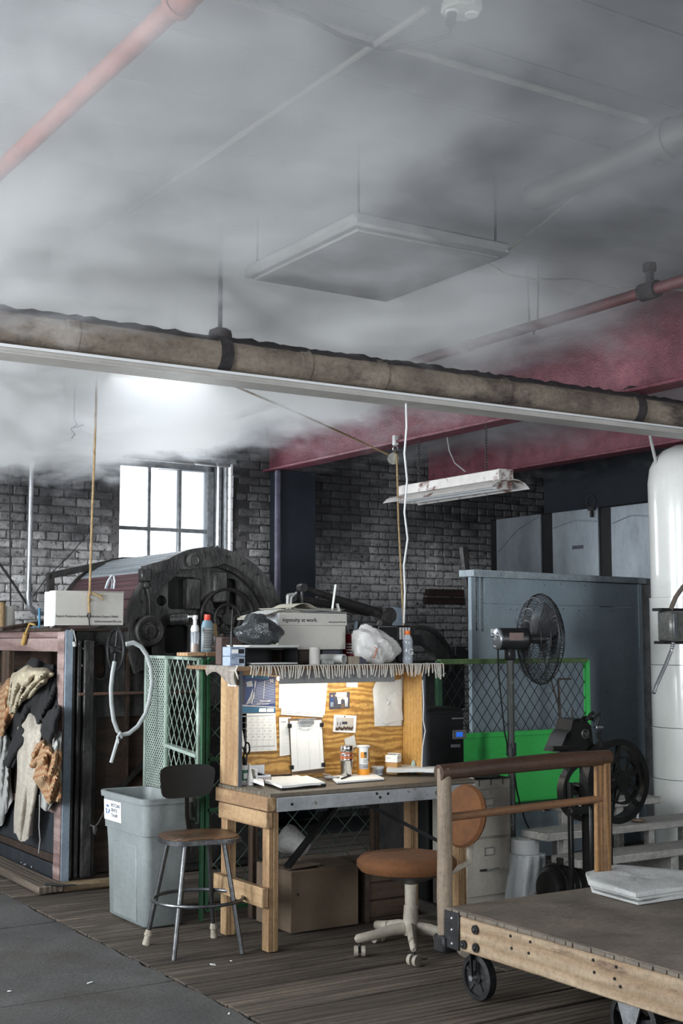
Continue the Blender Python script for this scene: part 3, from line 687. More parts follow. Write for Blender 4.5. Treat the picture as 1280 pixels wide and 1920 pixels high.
one(MB().tube([W(px, py, X=3.045) for px, py in ((74, 1490), (74, 1520), (73, 1550), (75, 1575), (72, 1600))], .003, 5), 'loose_thread', m_greyc, 'loose white thread dangling from the rags', 'thread')

# timber curbs
m_curb = wood('gritty_floor_timber', (.20, .155, .12), (.11, .085, .065), (.05, .04, .03), 'y')
cA, cB = W(60, 1672, z=.03), W(115, 1655, z=.03)
one(MB().obox((3.04, 9.0, .028), (.17, 1.75, .05), rotm(0, 0, -.02), .008), 'floor_timber', m_curb, 'gritty timber on the floor along the rag bin', 'timber')
c0 = W(98, 1672, z=0)
one(MB().obox((c0.x + .28, c0.y - .02, .026), (.52, .10, .05), rotm(0, 0, -.03), .012), 'floor_timber', wood('ochre_timber', (.30, .22, .12), (.18, .12, .07), (.08, .05, .03), 'x'), 'short ochre timber on the floor before the corner post', 'timber')
one(MB().tube([W(86, 1657, z=.06), W(115, 1660, z=.06), W(143, 1659, z=.06)], [.010, .008, .004], 8), 'floor_tool', m_black, 'small dark pointed tool lying on the floor timber', 'tool')
one(MB().tube([W(px, py, z=.058) for px, py in ((40, 1617), (46, 1614), (50, 1618), (45, 1621), (54, 1620), (60, 1626), (66, 1620), (67, 1628))], .006, 5), 'string_scrap', m_greyc, 'tangled white string on the timber by the rag bin', 'string')

# things on the rag bin
CYN = W(8, 1178, z=BZ + .012)
cone_c = Vector((W(10, 1170, Y=9.35).x, 9.35, BZ + .012))
MBc = MB().lathe(cone_c, [(0, 0), (.068, 0), (.070, .004), (.062, .155), (.055, .165), (0, .166)], 24)
one(MBc, 'thread_cone', mat('white_thread', (.62, .60, .56), (.52, .50, .46), rough=.9, scale=8, stretch=(1, 1, 30), bump=.5), 'squat white cone of thread at the left end of the rag bin', 'thread cone')
lb = Vector((W(45, 1172, Y=9.0).x, 9.0, BZ + .012))
one(MB().obox(lb + Vector((.0, .05, .02)), (.38, .05, .03), rotm(0, R(-8), .35), .004), 'loose_batten', m_dimwood, 'pale loose batten lying on the rag bin beside the box', 'timber')
t = thing('string_spool', 'old bobbin wound with brown string on the rag bin', 'spool', lb + Vector((-.08, .28, 0)))
c = lb + Vector((-.08, .28, 0))
MB().cyl(c, c + Vector((0, 0, .19)), .035, n=12).build('winding', m_rope, t); MB().cyl(c + Vector((0, 0, .19)), c + Vector((0, 0, .20)), .04, n=12).build('flange', m_dimwood, t); MB().cyl(c, c + Vector((0, 0, .01)), .042, n=12).build('flange', m_dimwood, t)
p0 = W(74, 1140, Y=9.0)
one(MB().tube([p0, p0 + Vector((0, 0, -.05)), p0 + Vector((.002, 0, -.12)), p0 + Vector((-.004, 0, -.15)), p0 + Vector((-.03, 0, -.158)), p0 + Vector((-.04, 0, -.12))], [.009, .009, .009, .006, .005, .005], 8), 'blue_tool', mat('blue_handle', (.09, .26, .42), (.06, .2, .33), rough=.4), 'slim blue-handled hook on the rag bin beside the box', 'tool')
kn = W(46, 1196, X=BXF - .03)
one(MB().cyl(kn + Vector((0, .03, -.045)), kn + Vector((0, -.02, .03)), .017, n=10).tube([kn + Vector((0, -.02, .03)), kn + Vector((0, -.10, .10)), kn + Vector((0, -.2, .09))], .008, 6), 'corded_handle', mat('ochre_wood_handle', (.50, .33, .10), (.35, .22, .07), rough=.6), 'small ochre handle with dark cord hanging over the bin rail', 'handle')

# cardboard box hung by a rope
m_card = mat('grey_cardboard', (.50, .48, .44), (.44, .42, .385), rough=.9, scale=3, bump=.08)
m_ink = mat('black_ink', (.03, .03, .035), rough=.8, bump=0)
m_cardw = mat('white_cardboard', (.74, .76, .80), (.68, .70, .74), rough=.8, scale=3, bump=.05)
QY = 8.12
x0, x1 = W(103, 1140, Y=QY).x, W(232, 1140, Y=QY).x; z0, z1 = W(103, 1172, Y=QY).z, W(103, 1108, Y=QY).z
t = thing('cardboard_box', 'grey cardboard box tied with rope above the rag bin', 'box', (x0, QY, z0))
MB().box(x0, x1, QY, QY + .19, z0, z1, .004).build('box_body', m_card, t)
MB().box(x0 - .004, x0, QY + .004, QY + .186, z0 - .005, z1 - .002).build('end_flap', m_cardw, t)
MB().box(x0 - .002, x1 + .002, QY - .003, QY + .10, z1, z1 + .004).build('lid_flap', m_card, t)
h = z1 - z0
tw = x1 - x0
text('Expect Response Expect Production Expect Relief', tw * .0445, (x0 + .006, QY - .0015, z0 + h * .235), (1, 0, .0), (0, 0, 1), m_ink, t)
text('www.consumerTR.com', tw * .042, (x1 - .016, QY - .0015, z0 + h * .09), (1, 0, 0), (0, 0, 1), m_ink, t, align_x='RIGHT')
xr = W(169, 1130, Y=QY).x
rp = [W(181, 690, Y=QY + .1)] + [W(px, py, Y=QY - .015) for px, py in ((180, 760), (177, 850), (173, 950), (170, 1050), (168, 1112))]
rp[0] = rp[0] + (rp[0] - rp[1]) * .8
t = thing('box_rope', 'tan rope hanging from the steam down to the knotted cardboard box', 'rope', rp[-1])
MB().tube(rp, .008, 7).build('rope', m_rope, t)
k0 = rp[-1]
MB().ball(k0, .014, 8).ball(k0 + Vector((.004, 0, -.045)), .012, 8).tube([k0, k0 + Vector((-.008, -.005, -.03)), k0 + Vector((-.004, -.005, -.09)), k0 + Vector((0, 0, -.13))], .009, 6).tube([k0 + Vector((.0, 0, 0)), k0 + Vector((.03, -.012, -.005)), k0 + Vector((.07, -.02, -.025)), k0 + Vector((.09, -.02, -.05))], [.007, .008, .008, .003], 6).tube([k0, k0 + Vector((.04, -.012, -.01)), k0 + Vector((.095, -.02, -.015))], [.006, .007, .003], 6).build('knot', m_rope, t)
MB().tube([k0 + Vector((-.002, 0, -.12)), k0 + Vector((-.014, 0, -.15)), k0 + Vector((.0, 0, -.17)), k0 + Vector((.012, 0, -.15)), k0 + Vector((0, 0, -.12))], .004, 6).tube([k0 + Vector((0, 0, -.17)), k0 + Vector((.008, 0, -.245))], .004, 6).build('black_cord', m_black, t)
# chrome clip standing on the box
kc = W(205, 1104, Y=QY + .1)
one(MB().tube([kc + Vector(v) for v in ((-.03, 0, 0), (-.012, 0, .05), (.012, 0, .088), (.03, 0, .085), (.036, 0, .05), (.03, 0, 0))], .007, 7).tube([kc + Vector(v) for v in ((-.015, .01, 0), (.005, .01, .06), (.02, .01, .07), (.022, .01, .03), (.015, .01, 0))], .005, 6), 'plastic_wrap', mat('clear_crinkled_plastic', (.62, .66, .70), (.4, .44, .48), rough=.15, scale=20, bump=.4), 'crinkled clear plastic sticking up from the cardboard box', 'plastic wrap')

# ------------------------------------------------------------------ iron machine with round hood
m_mach = mat('greasy_black_casting', (.040, .037, .035), (.016, .015, .015), rough=.42, metal=.2, scale=7, bump=.6, bscale=30, wear=(.10, .095, .088), wscale=3.2, wth=(.58, .70))
m_machp = mat('scuffed_grey_casting', (.115, .11, .105), (.03, .029, .028), rough=.5, metal=.2, scale=9, stretch=(1, 1, .5), bump=.6, wear=(.022, .02, .02), wscale=4, wth=(.45, .6))
m_stave = wood('lagging_stave', (.30, .33, .35), (.19, .21, .23), (.10, .11, .12), 'y')
m_stave_d = wood('dark_maroon_stave', (.10, .045, .05), (.05, .024, .028), (.02, .012, .014), 'y')
MY, MCX, MCZ, MR_ = 8.36, 4.22, 1.63, .60
MCZ = W(395, 1032, Y=MY).z - MR_
MY2 = 9.75
t = thing('drum_machine', 'huge black iron drum machine with round hood and cast end frame', 'machine', (MCX, MY, 0))
# staves of the hood
ns = 30
for k in range(ns):
    a0, a1 = R(200) - R(220) * k / ns, R(200) - R(220) * (k + .96) / ns
    am = (a0 + a1) / 2; pitch = MR_ * (a0 - a1)
    c = Vector((MCX + MR_ * math.cos(am), (MY + MY2) / 2 + .04, MCZ + MR_ * math.sin(am)))
    m3 = Matrix((Vector((-math.sin(am), 0, math.cos(am))), Vector((0, 1, 0)), Vector((math.cos(am), 0, math.sin(am))))).transposed()
    MB().obox(c, (pitch, MY2 - MY - .08, .022), m3, .003).build('stave', m_stave if math.degrees(am) < 137 else m_stave_d, t)
def arc_band(cx, cz, r0, r1, a0, a1, y0, y1, n=28):
    b = MB(); vs = []; fs = []
    for i in range(n + 1):
        a = a0 + (a1 - a0) * i / n
        for (r_, y_) in ((r0, y0), (r1, y0), (r1, y1), (r0, y1)): vs.append((cx + r_ * math.cos(a), y_, cz + r_ * math.sin(a)))
    for i in range(n):
        for k in range(4): fs.append((i * 4 + k, i * 4 + (k + 1) % 4, (i + 1) * 4 + (k + 1) % 4, (i + 1) * 4 + k))
    fs += [(0, 1, 2, 3), (n * 4, n * 4 + 3, n * 4 + 2, n * 4 + 1)]
    return b.add(vs, fs)
arc_band(MCX, MCZ, MR_ - .085, MR_ + .02, R(-25), R(205), MY - .05, MY + .05, 40).build('hood_rim', m_machp, t)
arc_band(MCX, MCZ, MR_ - .115, MR_ - .085, R(-25), R(205), MY - .02, MY + .03, 40).build('inner_rim', m_mach, t)
arc_band(MCX, MCZ, MR_ - .04, MR_ + .025, R(-20), R(200), MY2 - .04, MY2 + .02, 30).build('rear_rim', m_mach, t)
# bolts round the rim
for k in range(13):
    a = R(10 + 160 * k / 12); q = Vector((MCX + (MR_ - .03) * math.cos(a), MY - .05, MCZ + (MR_ - .03) * math.sin(a)))
    MB().cyl(q, q + Vector((0, -.014, 0)), .011, n=6).build('bolt', m_mach, t)
# dark end plate with windows, ribs and boss
def circ(cx, cz, r_, n=20, a0=0, a1=6.2832): return [(cx + r_ * math.cos(a0 + (a1 - a0) * k / n), cz + r_ * math.sin(a0 + (a1 - a0) * k / n)) for k in range(n)]
def rrect(x0, x1, z0, z1, r_=.05, n=4):
    o = []
    for cx, cz, a in ((x1 - r_, z0 + r_, -90), (x1 - r_, z1 - r_, 0), (x0 + r_, z1 - r_, 90), (x0 + r_, z0 + r_, 180)):
        o += [(cx + r_ * math.cos(R(a + 90 * k / n)), cz + r_ * math.sin(R(a + 90 * k / n))) for k in range(n + 1)]
    return o
def mpx(px, py, Y=MY): q = W(px, py, Y=Y); return q.x, q.z
def pr4(pa, pb):
    (xa, za), (xb, zb) = mpx(*pa), mpx(*pb); return min(xa, xb), max(xa, xb), min(za, zb), max(za, zb)
outer = circ(MCX, MCZ, MR_ - .09, 36)
h1 = rrect(*pr4((318, 1142), (372, 1082)), .03); h2 = rrect(*pr4((402, 1142), (448, 1085)), .04); h3 = rrect(*pr4((312, 1225), (358, 1172)), .03); h4 = circ(*mpx(306, 1126), .038, 14)
MB().holed(outer, [h1, h2, h3, h4], (0, MY + .03, 0), (1, 0, 0), (0, 0, 1), -.03).build('end_plate', m_machp, t)
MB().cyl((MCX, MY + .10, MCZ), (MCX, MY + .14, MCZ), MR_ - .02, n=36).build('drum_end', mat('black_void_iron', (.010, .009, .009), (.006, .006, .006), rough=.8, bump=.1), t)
for px, py, r_ in ((362, 1114, .05), (412, 1100, .045)):
    x, z = mpx(px, py); MB().box(x - .055, x + .055, MY - .02, MY + .06, z - .11, z + .11, .01).build('cast_rib', m_machp, t)
hx, hz = mpx(425, 1160)
MB().ring((hx, MY - .01, hz), .21, .016, rotm(R(90)), 36, 8).ring((hx, MY - .01, hz), .10, .013, rotm(R(90)), 24, 8).cyl((hx, MY + .05, hz), (hx, MY - .03, hz), .045, n=18).build('inner_wheel', m_mach, t)
for k in range(5):
    a = k * 2 * math.pi / 5 + .3; MB().bar((hx, MY, hz), (hx + .21 * math.cos(a), MY, hz + .21 * math.sin(a)), .03, .02).build('spoke', m_mach, t)
# lever across the top with boss, forked bracket and rod
lv = [W(272, 1066, Y=MY - .09), W(330, 1054, Y=MY - .09), W(365, 1050, Y=MY - .09), W(405, 1046, Y=MY - .09), W(425, 1048, Y=MY - .09)]
lever = MB(); 
top_l = [(p.x, p.z + dz) for p, dz in zip(lv, (.02, .035, .055, .05, .02))]; bot_l = [(p.x, p.z - dz) for p, dz in zip(lv, (.045, .05, .06, .06, .03))][::-1]
lever.plate([(a, b) for a, b in top_l + bot_l], (0, MY - .07, 0), (1, 0, 0), (0, 0, 1), -.05); lever.build('lever', m_machp, t)
b0 = W(361, 1051, Y=MY - .1); MB().lathe(b0, [(.050, 0), (.052, .02), (.034, .03), (.030, .022), (0, .022)], 22, rotm(R(90))).build('boss', m_machp, t)
fk = W(272, 1078, Y=MY - .09); MB().box(fk.x - .038, fk.x + .038, MY - .12, MY - .05, fk.z - .05, fk.z + .045, .01).box(fk.x - .02, fk.x + .02, MY - .13, MY - .06, fk.z - .09, fk.z - .05, .006).build('fork', m_mach, t)
MB().tube([W(273, 1090, Y=MY - .08), W(280, 1118, Y=MY - .08), W(281, 1155, Y=MY - .08)], .012, 8).build('link_rod', m_mach, t)
lt = W(396, 1036, Y=MY - .02)
MB().tube([lt + Vector(v) for v in ((-.06, 0, -.02), (-.03, 0, .02), (.0, 0, .03), (.03, 0, .02), (.045, 0, .035), (.055, 0, .02))], [.014, .018, .02, .016, .02, .012], 8).build('latch', m_mach, t)
MB().tube([W(340, 1045, Y=MY + .35), W(365, 1034, Y=MY + .2), W(388, 1030, Y=MY + .02)], .010, 7).build('top_strap', m_mach, t)
# big round hand boss, lower left of the hood
g0 = W(279, 1183, Y=MY - .1)
MB().lathe(g0, [(.105, 0), (.108, .02), (.096, .035), (.070, .03), (.062, .022), (.045, .022), (.043, .034), (.03, .034), (.028, .02), (0, .02)], 32, rotm(R(90))).build('round_cover', m_machp, t)
for k in range(6):
    a = k * math.pi / 3; q = g0 + Vector((.052 * math.cos(a), -.022, .052 * math.sin(a))); MB().cyl(q, q + Vector((0, -.012, 0)), .007, n=6).build('bolt', m_mach, t)
MB().cyl((g0.x, MY + .05, g0.z), g0, .09, n=20).build('cover_neck', m_mach, t)
MB().cyl(W(320, 1162, Y=MY - .05), W(355, 1160, Y=MY - .12), .042, n=16).build('stub_shaft', m_mach, t)
# front frame: left casting with oval opening, ledge and lower posts
fx0, fx1 = W(131, 1400, Y=MY).x, W(285, 1400, Y=MY).x
FTOP = W(180, 1172, Y=MY).z
fr = [(fx0, .05), (fx1, .05), (fx1, FTOP + .05), (W(262, 1180, Y=MY).x, FTOP + .22), (W(245, 1160, Y=MY).x, FTOP + .02), (W(200, 1160, Y=MY).x, FTOP), (fx0 + .05, FTOP - .04), (fx0, FTOP - .12)]
ov = rrect(*pr4((169, 1274), (202, 1206)), .055)
low = rrect(*pr4((178, 1640), (278, 1342)), .03)
MB().holed(fr, [ov, low], (0, MY + .03, 0), (1, 0, 0), (0, 0, 1), -.05).build('end_frame', m_machp, t)
MB().tube([Vector((p[0], MY - .025, p[1])) for p in ov], .008, 6, True).build('opening_rim', m_mach, t)
lg = W(180, 1298, Y=MY - .03); MB().box(fx0 + .03, fx1 + .3, MY - .07, MY - .02, lg.z - .018, lg.z, .003).build('ledge', mat('rust_brown_edge', (.12, .06, .04), (.05, .03, .025), rough=.6), t)
for px, w_ in ((134, .03), (146, .028), (163, .07)):
    x = W(px, 1400, Y=MY - .05).x; MB().box(x - w_ / 2, x + w_ / 2, MY - .05 - w_ * .3, MY - .02, .05, FTOP - .1, .006).build('frame_post', m_machp if px == 163 else m_mach, t)
MB().box(fx0 - .0, MCX + .55, MY + .02, MY2, .0, .05, .01).build('bed_plate', m_mach, t)
for bx in ((MCX + .45, MCX + .56, MY - .02, MY + .1, .04, MCZ), (MCX - .3, MCX - .2, MY2 - .1, MY2, .04, MCZ - .4), (MCX + .4, MCX + .5, MY2 - .1, MY2, .04, MCZ - .3)): MB().box(*bx, .01).build('rear_post', m_mach, t)
MB().box(MCX - .35, MCX + .46, MY + .05, MY + .07, .05, MCZ - .5, .004).build('lower_plate', m_mach, t)
for k, (pa, pb) in enumerate((((176, 1342), (300, 1390)), ((176, 1392), (300, 1455)), ((176, 1457), (300, 1520)), ((176, 1522), (300, 1580)), ((176, 1582), (300, 1645)))):
    xa, xb, za, zb_ = pr4(pa, pb); MB().box(xa, xb, MY + .06, MY + .085, za + .004, zb_ - .004, .003).build('lower_board', m_dimwood, t)
MB().bar(W(222, 1480, Y=MY), W(300, 1398, Y=MY), .035, .03).build('diagonal_brace', m_mach, t)
rv = []
for px, py in ((150, 1208), (155, 1248), (166, 1282), (158, 1216), (160, 1385), (158, 1430), (166, 1470), (160, 1545)):
    q = W(px, py, Y=MY - .055); MB().ball(q, .012, 8, None, (1, .6, 1)).build('rivet', m_mach, t)
ra = [W(128, 1080, Y=MY2 - .15), W(90, 1078, Y=MY2 - .15), W(93, 1112, Y=MY2 - .15)]
MB().bar(W(195, 1058, Y=MY2 - .1), W(90, 1080, Y=MY2 - .1), .05, .05).bar(W(94, 1076, Y=MY2 - .1), W(95, 1116, Y=MY2 - .1), .05, .05).build('rear_arm', m_mach, t)
q = W(176, 1550, Y=MY - .1)
one(MB().tube([q + Vector(v) for v in ((-.03, .08, .02), (0, 0, 0), (.02, -.02, .02), (.05, -.02, .07), (.07, -.02, .11))], .006, 6).ball(q + Vector((0, -.02, -.02)), .022, 8, None, (.8, .7, 1.5), .1), 'padlock', m_machp, 'small padlock tied with string on the iron frame behind the grey bin', 'padlock')

# handwheel, hose loop, hooks
hw = W(217, 1218, Y=8.12)
t = thing('handwheel', 'thin handwheel standing edgewise before the iron frame, left of the grey loop', 'handwheel', hw)
hn = Matrix.Rotation(R(90), 3, 'Y')
hr = .135
hn = align(Vector((1, 0, 0)))
MB().ring(hw, hr, .011, hn, 36, 8).build('rim', m_iron, t)
for k in range(4):
    a = R(10) + k * math.pi / 2; MB().cyl(hw, hw + hn @ Vector((hr * math.cos(a), hr * math.sin(a), 0)), .008, n=6).build('spoke', m_iron, t)
MB().cyl(hw - hn @ Vector((0, 0, .03)), hw + hn @ Vector((0, 0, .03)), .024, n=12).build('hub', m_iron, t)
MB().cyl(hw, (hw.x + .12, MY, hw.z), .012, n=8).build('spindle', m_iron, t)
HY = 7.95
hp = [(236, 1208), (250, 1205), (264, 1212), (275, 1228), (283, 1252), (285, 1280), (281, 1310), (273, 1338), (258, 1362), (242, 1375), (228, 1378), (220, 1370), (213, 1350), (209, 1320), (208, 1290), (211, 1262), (215, 1240)]
t = thing('plastic_strap_loop', 'long pale grey loop of channel strip hanging on the machine', 'strip', W(228, 1378, Y=HY))
MB().tube([W(px, py, Y=HY) for px, py in hp], [.0155] * 8 + [.0145] * 9, 8, False, .45).build('loop', mat('pale_grey_vinyl', (.52, .54, .54), (.42, .44, .44), rough=.4, scale=6), t)
MB().tube([W(px, py, Y=HY - .03) for px, py in ((226, 1374), (220, 1382), (222, 1392), (228, 1384), (224, 1376))], .009, 6).build('knot', _mats['pale_grey_vinyl'], t)
MB().bar(W(221, 1385, Y=HY - .02), W(208, 1430, Y=HY - .02), .026, .012).build('loose_end', _mats['pale_grey_vinyl'], t)
k1 = W(134, 1182, Y=8.2)
one(MB().tube([W(px, py, Y=8.2) for px, py in ((132, 1184), (134, 1180), (138, 1182), (141, 1196), (143, 1208), (140, 1211), (136, 1209), (137, 1205))], .004, 6).cyl(W(139, 1203, Y=8.2), W(140, 1212, Y=8.2), .013, n=12), 'small_ladle_hook', m_greyc, 'small pale dipper hanging by the blue-grey post', 'dipper')

# ------------------------------------------------------------------ green mesh cage
m_green = mat('sage_green_enamel', (.20, .26, .215), (.13, .18, .145), rough=.45, scale=8, bump=.1, wear=(.42, .50, .44), wscale=3, wth=(.5, .62))
m_greend = mat('deep_green_enamel', (.022, .095, .04), (.012, .045, .02), rough=.45, scale=8, bump=.1)
m_greenl = mat('pale_green_enamel', (.40, .47, .42), (.30, .36, .32), rough=.45, scale=8, bump=.1)
def lattice(mb, o, u, v, w_, h_, dx, dy, r_, n=4):
    """crossing diagonals clipped to a w x h panel"""
    o, u, v = Vector(o), Vector(u).normalized(), Vector(v).normalized(); k = dy / dx
    c = -w_ * k
    while c < h_:
        for s in (1, -1):
            xa, xb = max(0, -c / k), min(w_, (h_ - c) / k)
            if xb - xa > .004:
                a_, b_ = (xa, c + k * xa), (xb, c + k * xb)
                if s < 0: a_, b_ = (w_ - a_[0], a_[1]), (w_ - b_[0], b_[1])
                mb.cyl(o + u * a_[0] + v * a_[1], o + u * b_[0] + v * b_[1], r_, n=n, cap=False)
        c += dy * 2
    return mb
CX, CYg = 3.46, 6.90
CT = W(378, 1234, X=CX, Y=None).z if False else W(381, 1236, Y=CYg).z
t = thing('mesh_cage', 'green steel cage of expanded mesh beside and behind the desk', 'cage', (CX, CYg, 0))
MB().box(CX - .011, CX + .011, CYg - .011, CYg + .011, .0, CT, .002).build('corner_post', m_greend, t)
d0 = Vector((CX - .012, CYg + .03, 0)); d1 = W(313, 1398, z=.922); d1 = Vector((d1.x, d1.y, 0)); du = (d1 - d0).normalized(); dl = (d1 - d0).length
zb_ = W(378, 1418, Y=CYg).z
def frame_rect(par, o, u, w_, za, zb, m, sz=.03, th=.018, top=True, bot=True, lname='frame_bar'):
    u = Vector(u).normalized(); o = Vector(o)
    for s in (0, w_): MB().bar(o + u * s + Vector((0, 0, za)), o + u * s + Vector((0, 0, zb)), th, sz).build(lname, m, par)
    if bot: MB().bar(o + Vector((0, 0, za)), o + u * w_ + Vector((0, 0, za)), sz, th).build(lname, m, par)
    if top: MB().bar(o + Vector((0, 0, zb)), o + u * w_ + Vector((0, 0, zb)), sz, th).build(lname, m, par)
MB().bar(d0 + Vector((0, 0, zb_)), d1 + Vector((0, 0, zb_)), .045, .02).build('mid_bar', m_greenl, t)
frame_rect(t, d0, du, dl, .55, CT, m_green)
lattice(MB(), d0 + Vector((0, 0, .55)), du, (0, 0, 1), dl, CT - .55, .075, .065, .0032).build('mesh_panel', m_green, t)
p1 = d1 + du * .03; pe = W(279, 1400, X=p1.x + .02); pu = Vector((0.05, 1, 0)).normalized(); plen = .36
frame_rect(t, p1, pu, plen, .62, CT, m_greenl)
lattice(MB(), p1 + Vector((0, 0, .62)), pu, (0, 0, 1), plen, CT - .62, .018, .016, .0036, 3).build('perforated_panel', m_greenl, t)
# return along the back of the desk
rl = 1.15; r0 = Vector((CX + .03, CYg, 0))
frame_rect(t, r0, (1, 0, 0), rl, .06, CT, m_greend)
for z in (zb_ - .02, .62): MB().bar(r0 + Vector((0, 0, z)), r0 + Vector((rl, 0, z)), .03, .018).build('mid_bar', m_greend, t)
m_greyrod = mat('dull_green_rod', (.10, .15, .11), (.05, .08, .06), rough=.5)
lattice(MB(), r0 + Vector((0, 0, .06)), (1, 0, 0), (0, 0, 1), rl, CT - .06, .075, .075, .0030).build('mesh_panel', m_greyrod, t)
# boards and clutter on the cage
BYc = 7.02
ba, bb = W(332, 1232, Y=BYc), W(414, 1228, Y=BYc)
bz_ = CT + .017
one(MB().box(ba.x + .02, W(372, 1228, Y=BYc).x, BYc - .09, BYc + .05, bz_, bz_ + .022, .003), 'loose_board', m_pine_x, 'short light board on top of the cage under the soap bottle', 'board')
one(MB().box(W(373, 1228, Y=BYc).x, bb.x, BYc - .10, BYc + .12, bz_, bz_ + .024, .003), 'loose_board', wood('brown_board', (.24, .13, .07), (.16, .08, .04), (.08, .04, .02), 'x'), 'darker brown board on top of the cage under the cleaner bottle', 'board')
sz_ = bz_ + .023
def onb(px, dy=0, z=None): q = W(px, 1228, Y=BYc + dy); return Vector((q.x, BYc + dy, sz_ if z is None else z))
m_clear = mat('clear_plastic', (.62, .66, .72), (.55, .6, .66), rough=.12, alpha=.35, bump=0, coat=.5)
c = onb(365, -.03)
t = thing('soap_dispenser', 'clear foaming soap bottle with white pump on the cage', 'soap bottle', c)
MB().lathe(c, [(0, 0), (.026, 0), (.028, .01), (.026, .06), (.027, .115), (.022, .125)], 20, None, 1, .8).build('bottle', m_clear, t)
MB().lathe(c, [(0, .003), (.0225, .003), (.0225, .05), (0, .05)], 20, None, 1, .8).build('soap', mat('amber_soap', (.40, .20, .07), rough=.2, bump=0), t)
MB().lathe(c, [(.024, .12), (.026, .135), (.020, .155), (.012, .16), (.011, .19), (.016, .195), (.016, .215), (0, .218)], 16).bar(c + Vector((-.045, 0, .208)), c + Vector((.01, 0, .210)), .014, .012).build('pump', m_white, t)
MB().cyl(c + Vector((0, 0, .02)), c + Vector((0, 0, .12)), .003, n=6).build('dip_tube', m_white, t)
c = onb(388, 0)
t = thing('cleaner_bottle', 'grey-blue cleaner bottle with bright red cap on the cage', 'bottle', c)
MB().lathe(c, [(0, 0), (.036, 0), (.038, .008), (.038, .15), (.030, .18), (.018, .192)], 24, None, 1, .75).build('bottle', mat('grey_blue_plastic', (.22, .33, .40), (.18, .28, .34), rough=.3, bump=0), t)
MB().lathe(c, [(.019, .188), (.020, .19), (.019, .222), (0, .222)], 18).build('cap', mat('red_plastic', (.75, .06, .03), rough=.4, bump=0), t)
MB().lathe(c, [(.0388, .012), (.0392, .014), (.0392, .14), (.0388, .142)], 24, None, 1, .75, R(190), R(350)).build('label', mat('dull_white_label', (.40, .42, .42), (.36, .38, .38), rough=.7, bump=0), t)
for k in range(11):
    z = .025 + k * .010; MB().lathe(c, [(.0396, z), (.0398, z + .002), (.0396, z + .004)], 18, None, 1, .75, R(215), R(215 + (105 if k % 3 else 80))).build('print_line', m_ink, t)
c = onb(404, .04)
one(MB().obox(c + Vector((0, .03, .085)), (.055, .02, .17), rotm(R(-6), R(-4), .1), .003), 'cardboard_scrap', mat('ochre_cardboard', (.42, .30, .15), (.34, .24, .12), rough=.9), 'upright scrap of ochre cardboard behind the cleaner bottle', 'cardboard')
c = onb(408, -.05)
one(MB().tube([c + Vector(v) for v in ((-.035, -.02, .022), (-.015, -.01, .035), (.02, .01, .07), (.045, .02, .098))], [.020, .024, .026, .018], 9), 'leather_glove_roll', mat('dark_brown_leather', (.05, .033, .025), (.02, .014, .011), rough=.5, scale=20, bump=.5), 'rolled dark brown leather leaning beside the cleaner bottle', 'leather')
c = onb(399, .0)
one(MB().lathe(c, [(0, 0), (.016, 0), (.017, .005), (.019, .09), (.017, .092), (.015, .006), (0, .006)], 16), 'glass_tumbler', m_clear, 'small clear tumbler behind the leather roll', 'tumbler')
# ------------------------------------------------------------------ desk with hutch
DX0, DX1, DYF, DYB, DZ = 3.40, 4.74, 6.01, 6.575, .807
HYF, HYB, HX0, HX1 = 6.36, 6.56, 3.405, 4.655
HZ = W(446, 1258, Y=HYF).z
m_grain = wood('desk_top_plywood', (.20, .165, .12), (.12, .10, .075), (.07, .055, .04), 'x', .5)
m_apron = mat('chipped_grey_white_paint', (.36, .37, .38), (.27, .28, .29), rough=.7, scale=10, bump=.25, wear=(.10, .055, .03), wscale=5, wth=(.60, .64))
m_edgegrey = mat('grey_paint_edge', (.085, .095, .11), (.06, .068, .08), rough=.6, scale=8)
m_ply = mat('varnished_plywood', (.62, .37, .11), (.50, .28, .075), rough=.38, scale=1.2, stretch=(1, 1, 3.2), bump=.12, bscale=8, wave=(2.6, 11, 'Z', (.26, .12, .03), .8))
m_ply2 = mat('varnished_plywood_side', (.58, .34, .11), (.48, .26, .08), rough=.4, scale=2, stretch=(5, 5, .5), bump=.1, wave=(2, 3, 'Y', (.42, .22, .06), .4))
t = thing('desk', 'wooden workbench desk with chipped grey-white apron and pine frame', 'desk', (DX0, DYF, 0))
MB().box(DX0 - .005, DX1, DYF - .015, DYB, DZ - .022, DZ, .003).build('desk_top', m_grain, t)
za = W(505, 1523, Y=DYF).z
MB().box(DX0 + .035, DX1, DYF - .02, DYF + .018, za, DZ - .024, .003).build('apron', m_apron, t)
MB().box(DX0 - .022, DX0 + .034, DYF - .018, DYB, za + .004, DZ - .018, .004).build('side_rail', m_pine_y, t)
MB().box(DX0 - .018, DX0 + .02, DYF + .0, DYB - .03, za - .085, za, .004).build('side_rail', m_pine_y, t)
for x, y in ((DX0 + .03, DYF + .05), (DX0 + .03, DYB - .05), (DX1 - .08, DYF + .05), (DX1 - .08, DYB - .05)):
    MB().box(x - .022, x + .003, y - .035, y + .035, 0, za + .07, .003).build('leg', m_pine_z, t)
    MB().box(x + .004, x + .036, y - .035, y + .035, 0, za + .07, .003).build('leg', m_pine_z, t)
z1_, z0_ = .33, .23
MB().box(DX0 - .04, DX0 - .001, DYF + .0, DYB - .02, z0_, z1_, .004).build('lower_rail', m_pine_y, t)
MB().bar((DX0 + .12, DYF + .02, .42), (DX0 + .62, DYF + .30, za - .01), .035, .02).build('brace', m_black, t)
MB().bar((DX1 - .10, DYF + .10, .42), (DX1 - .6, DYF + .30, za - .01), .035, .02).build('brace', m_black, t)
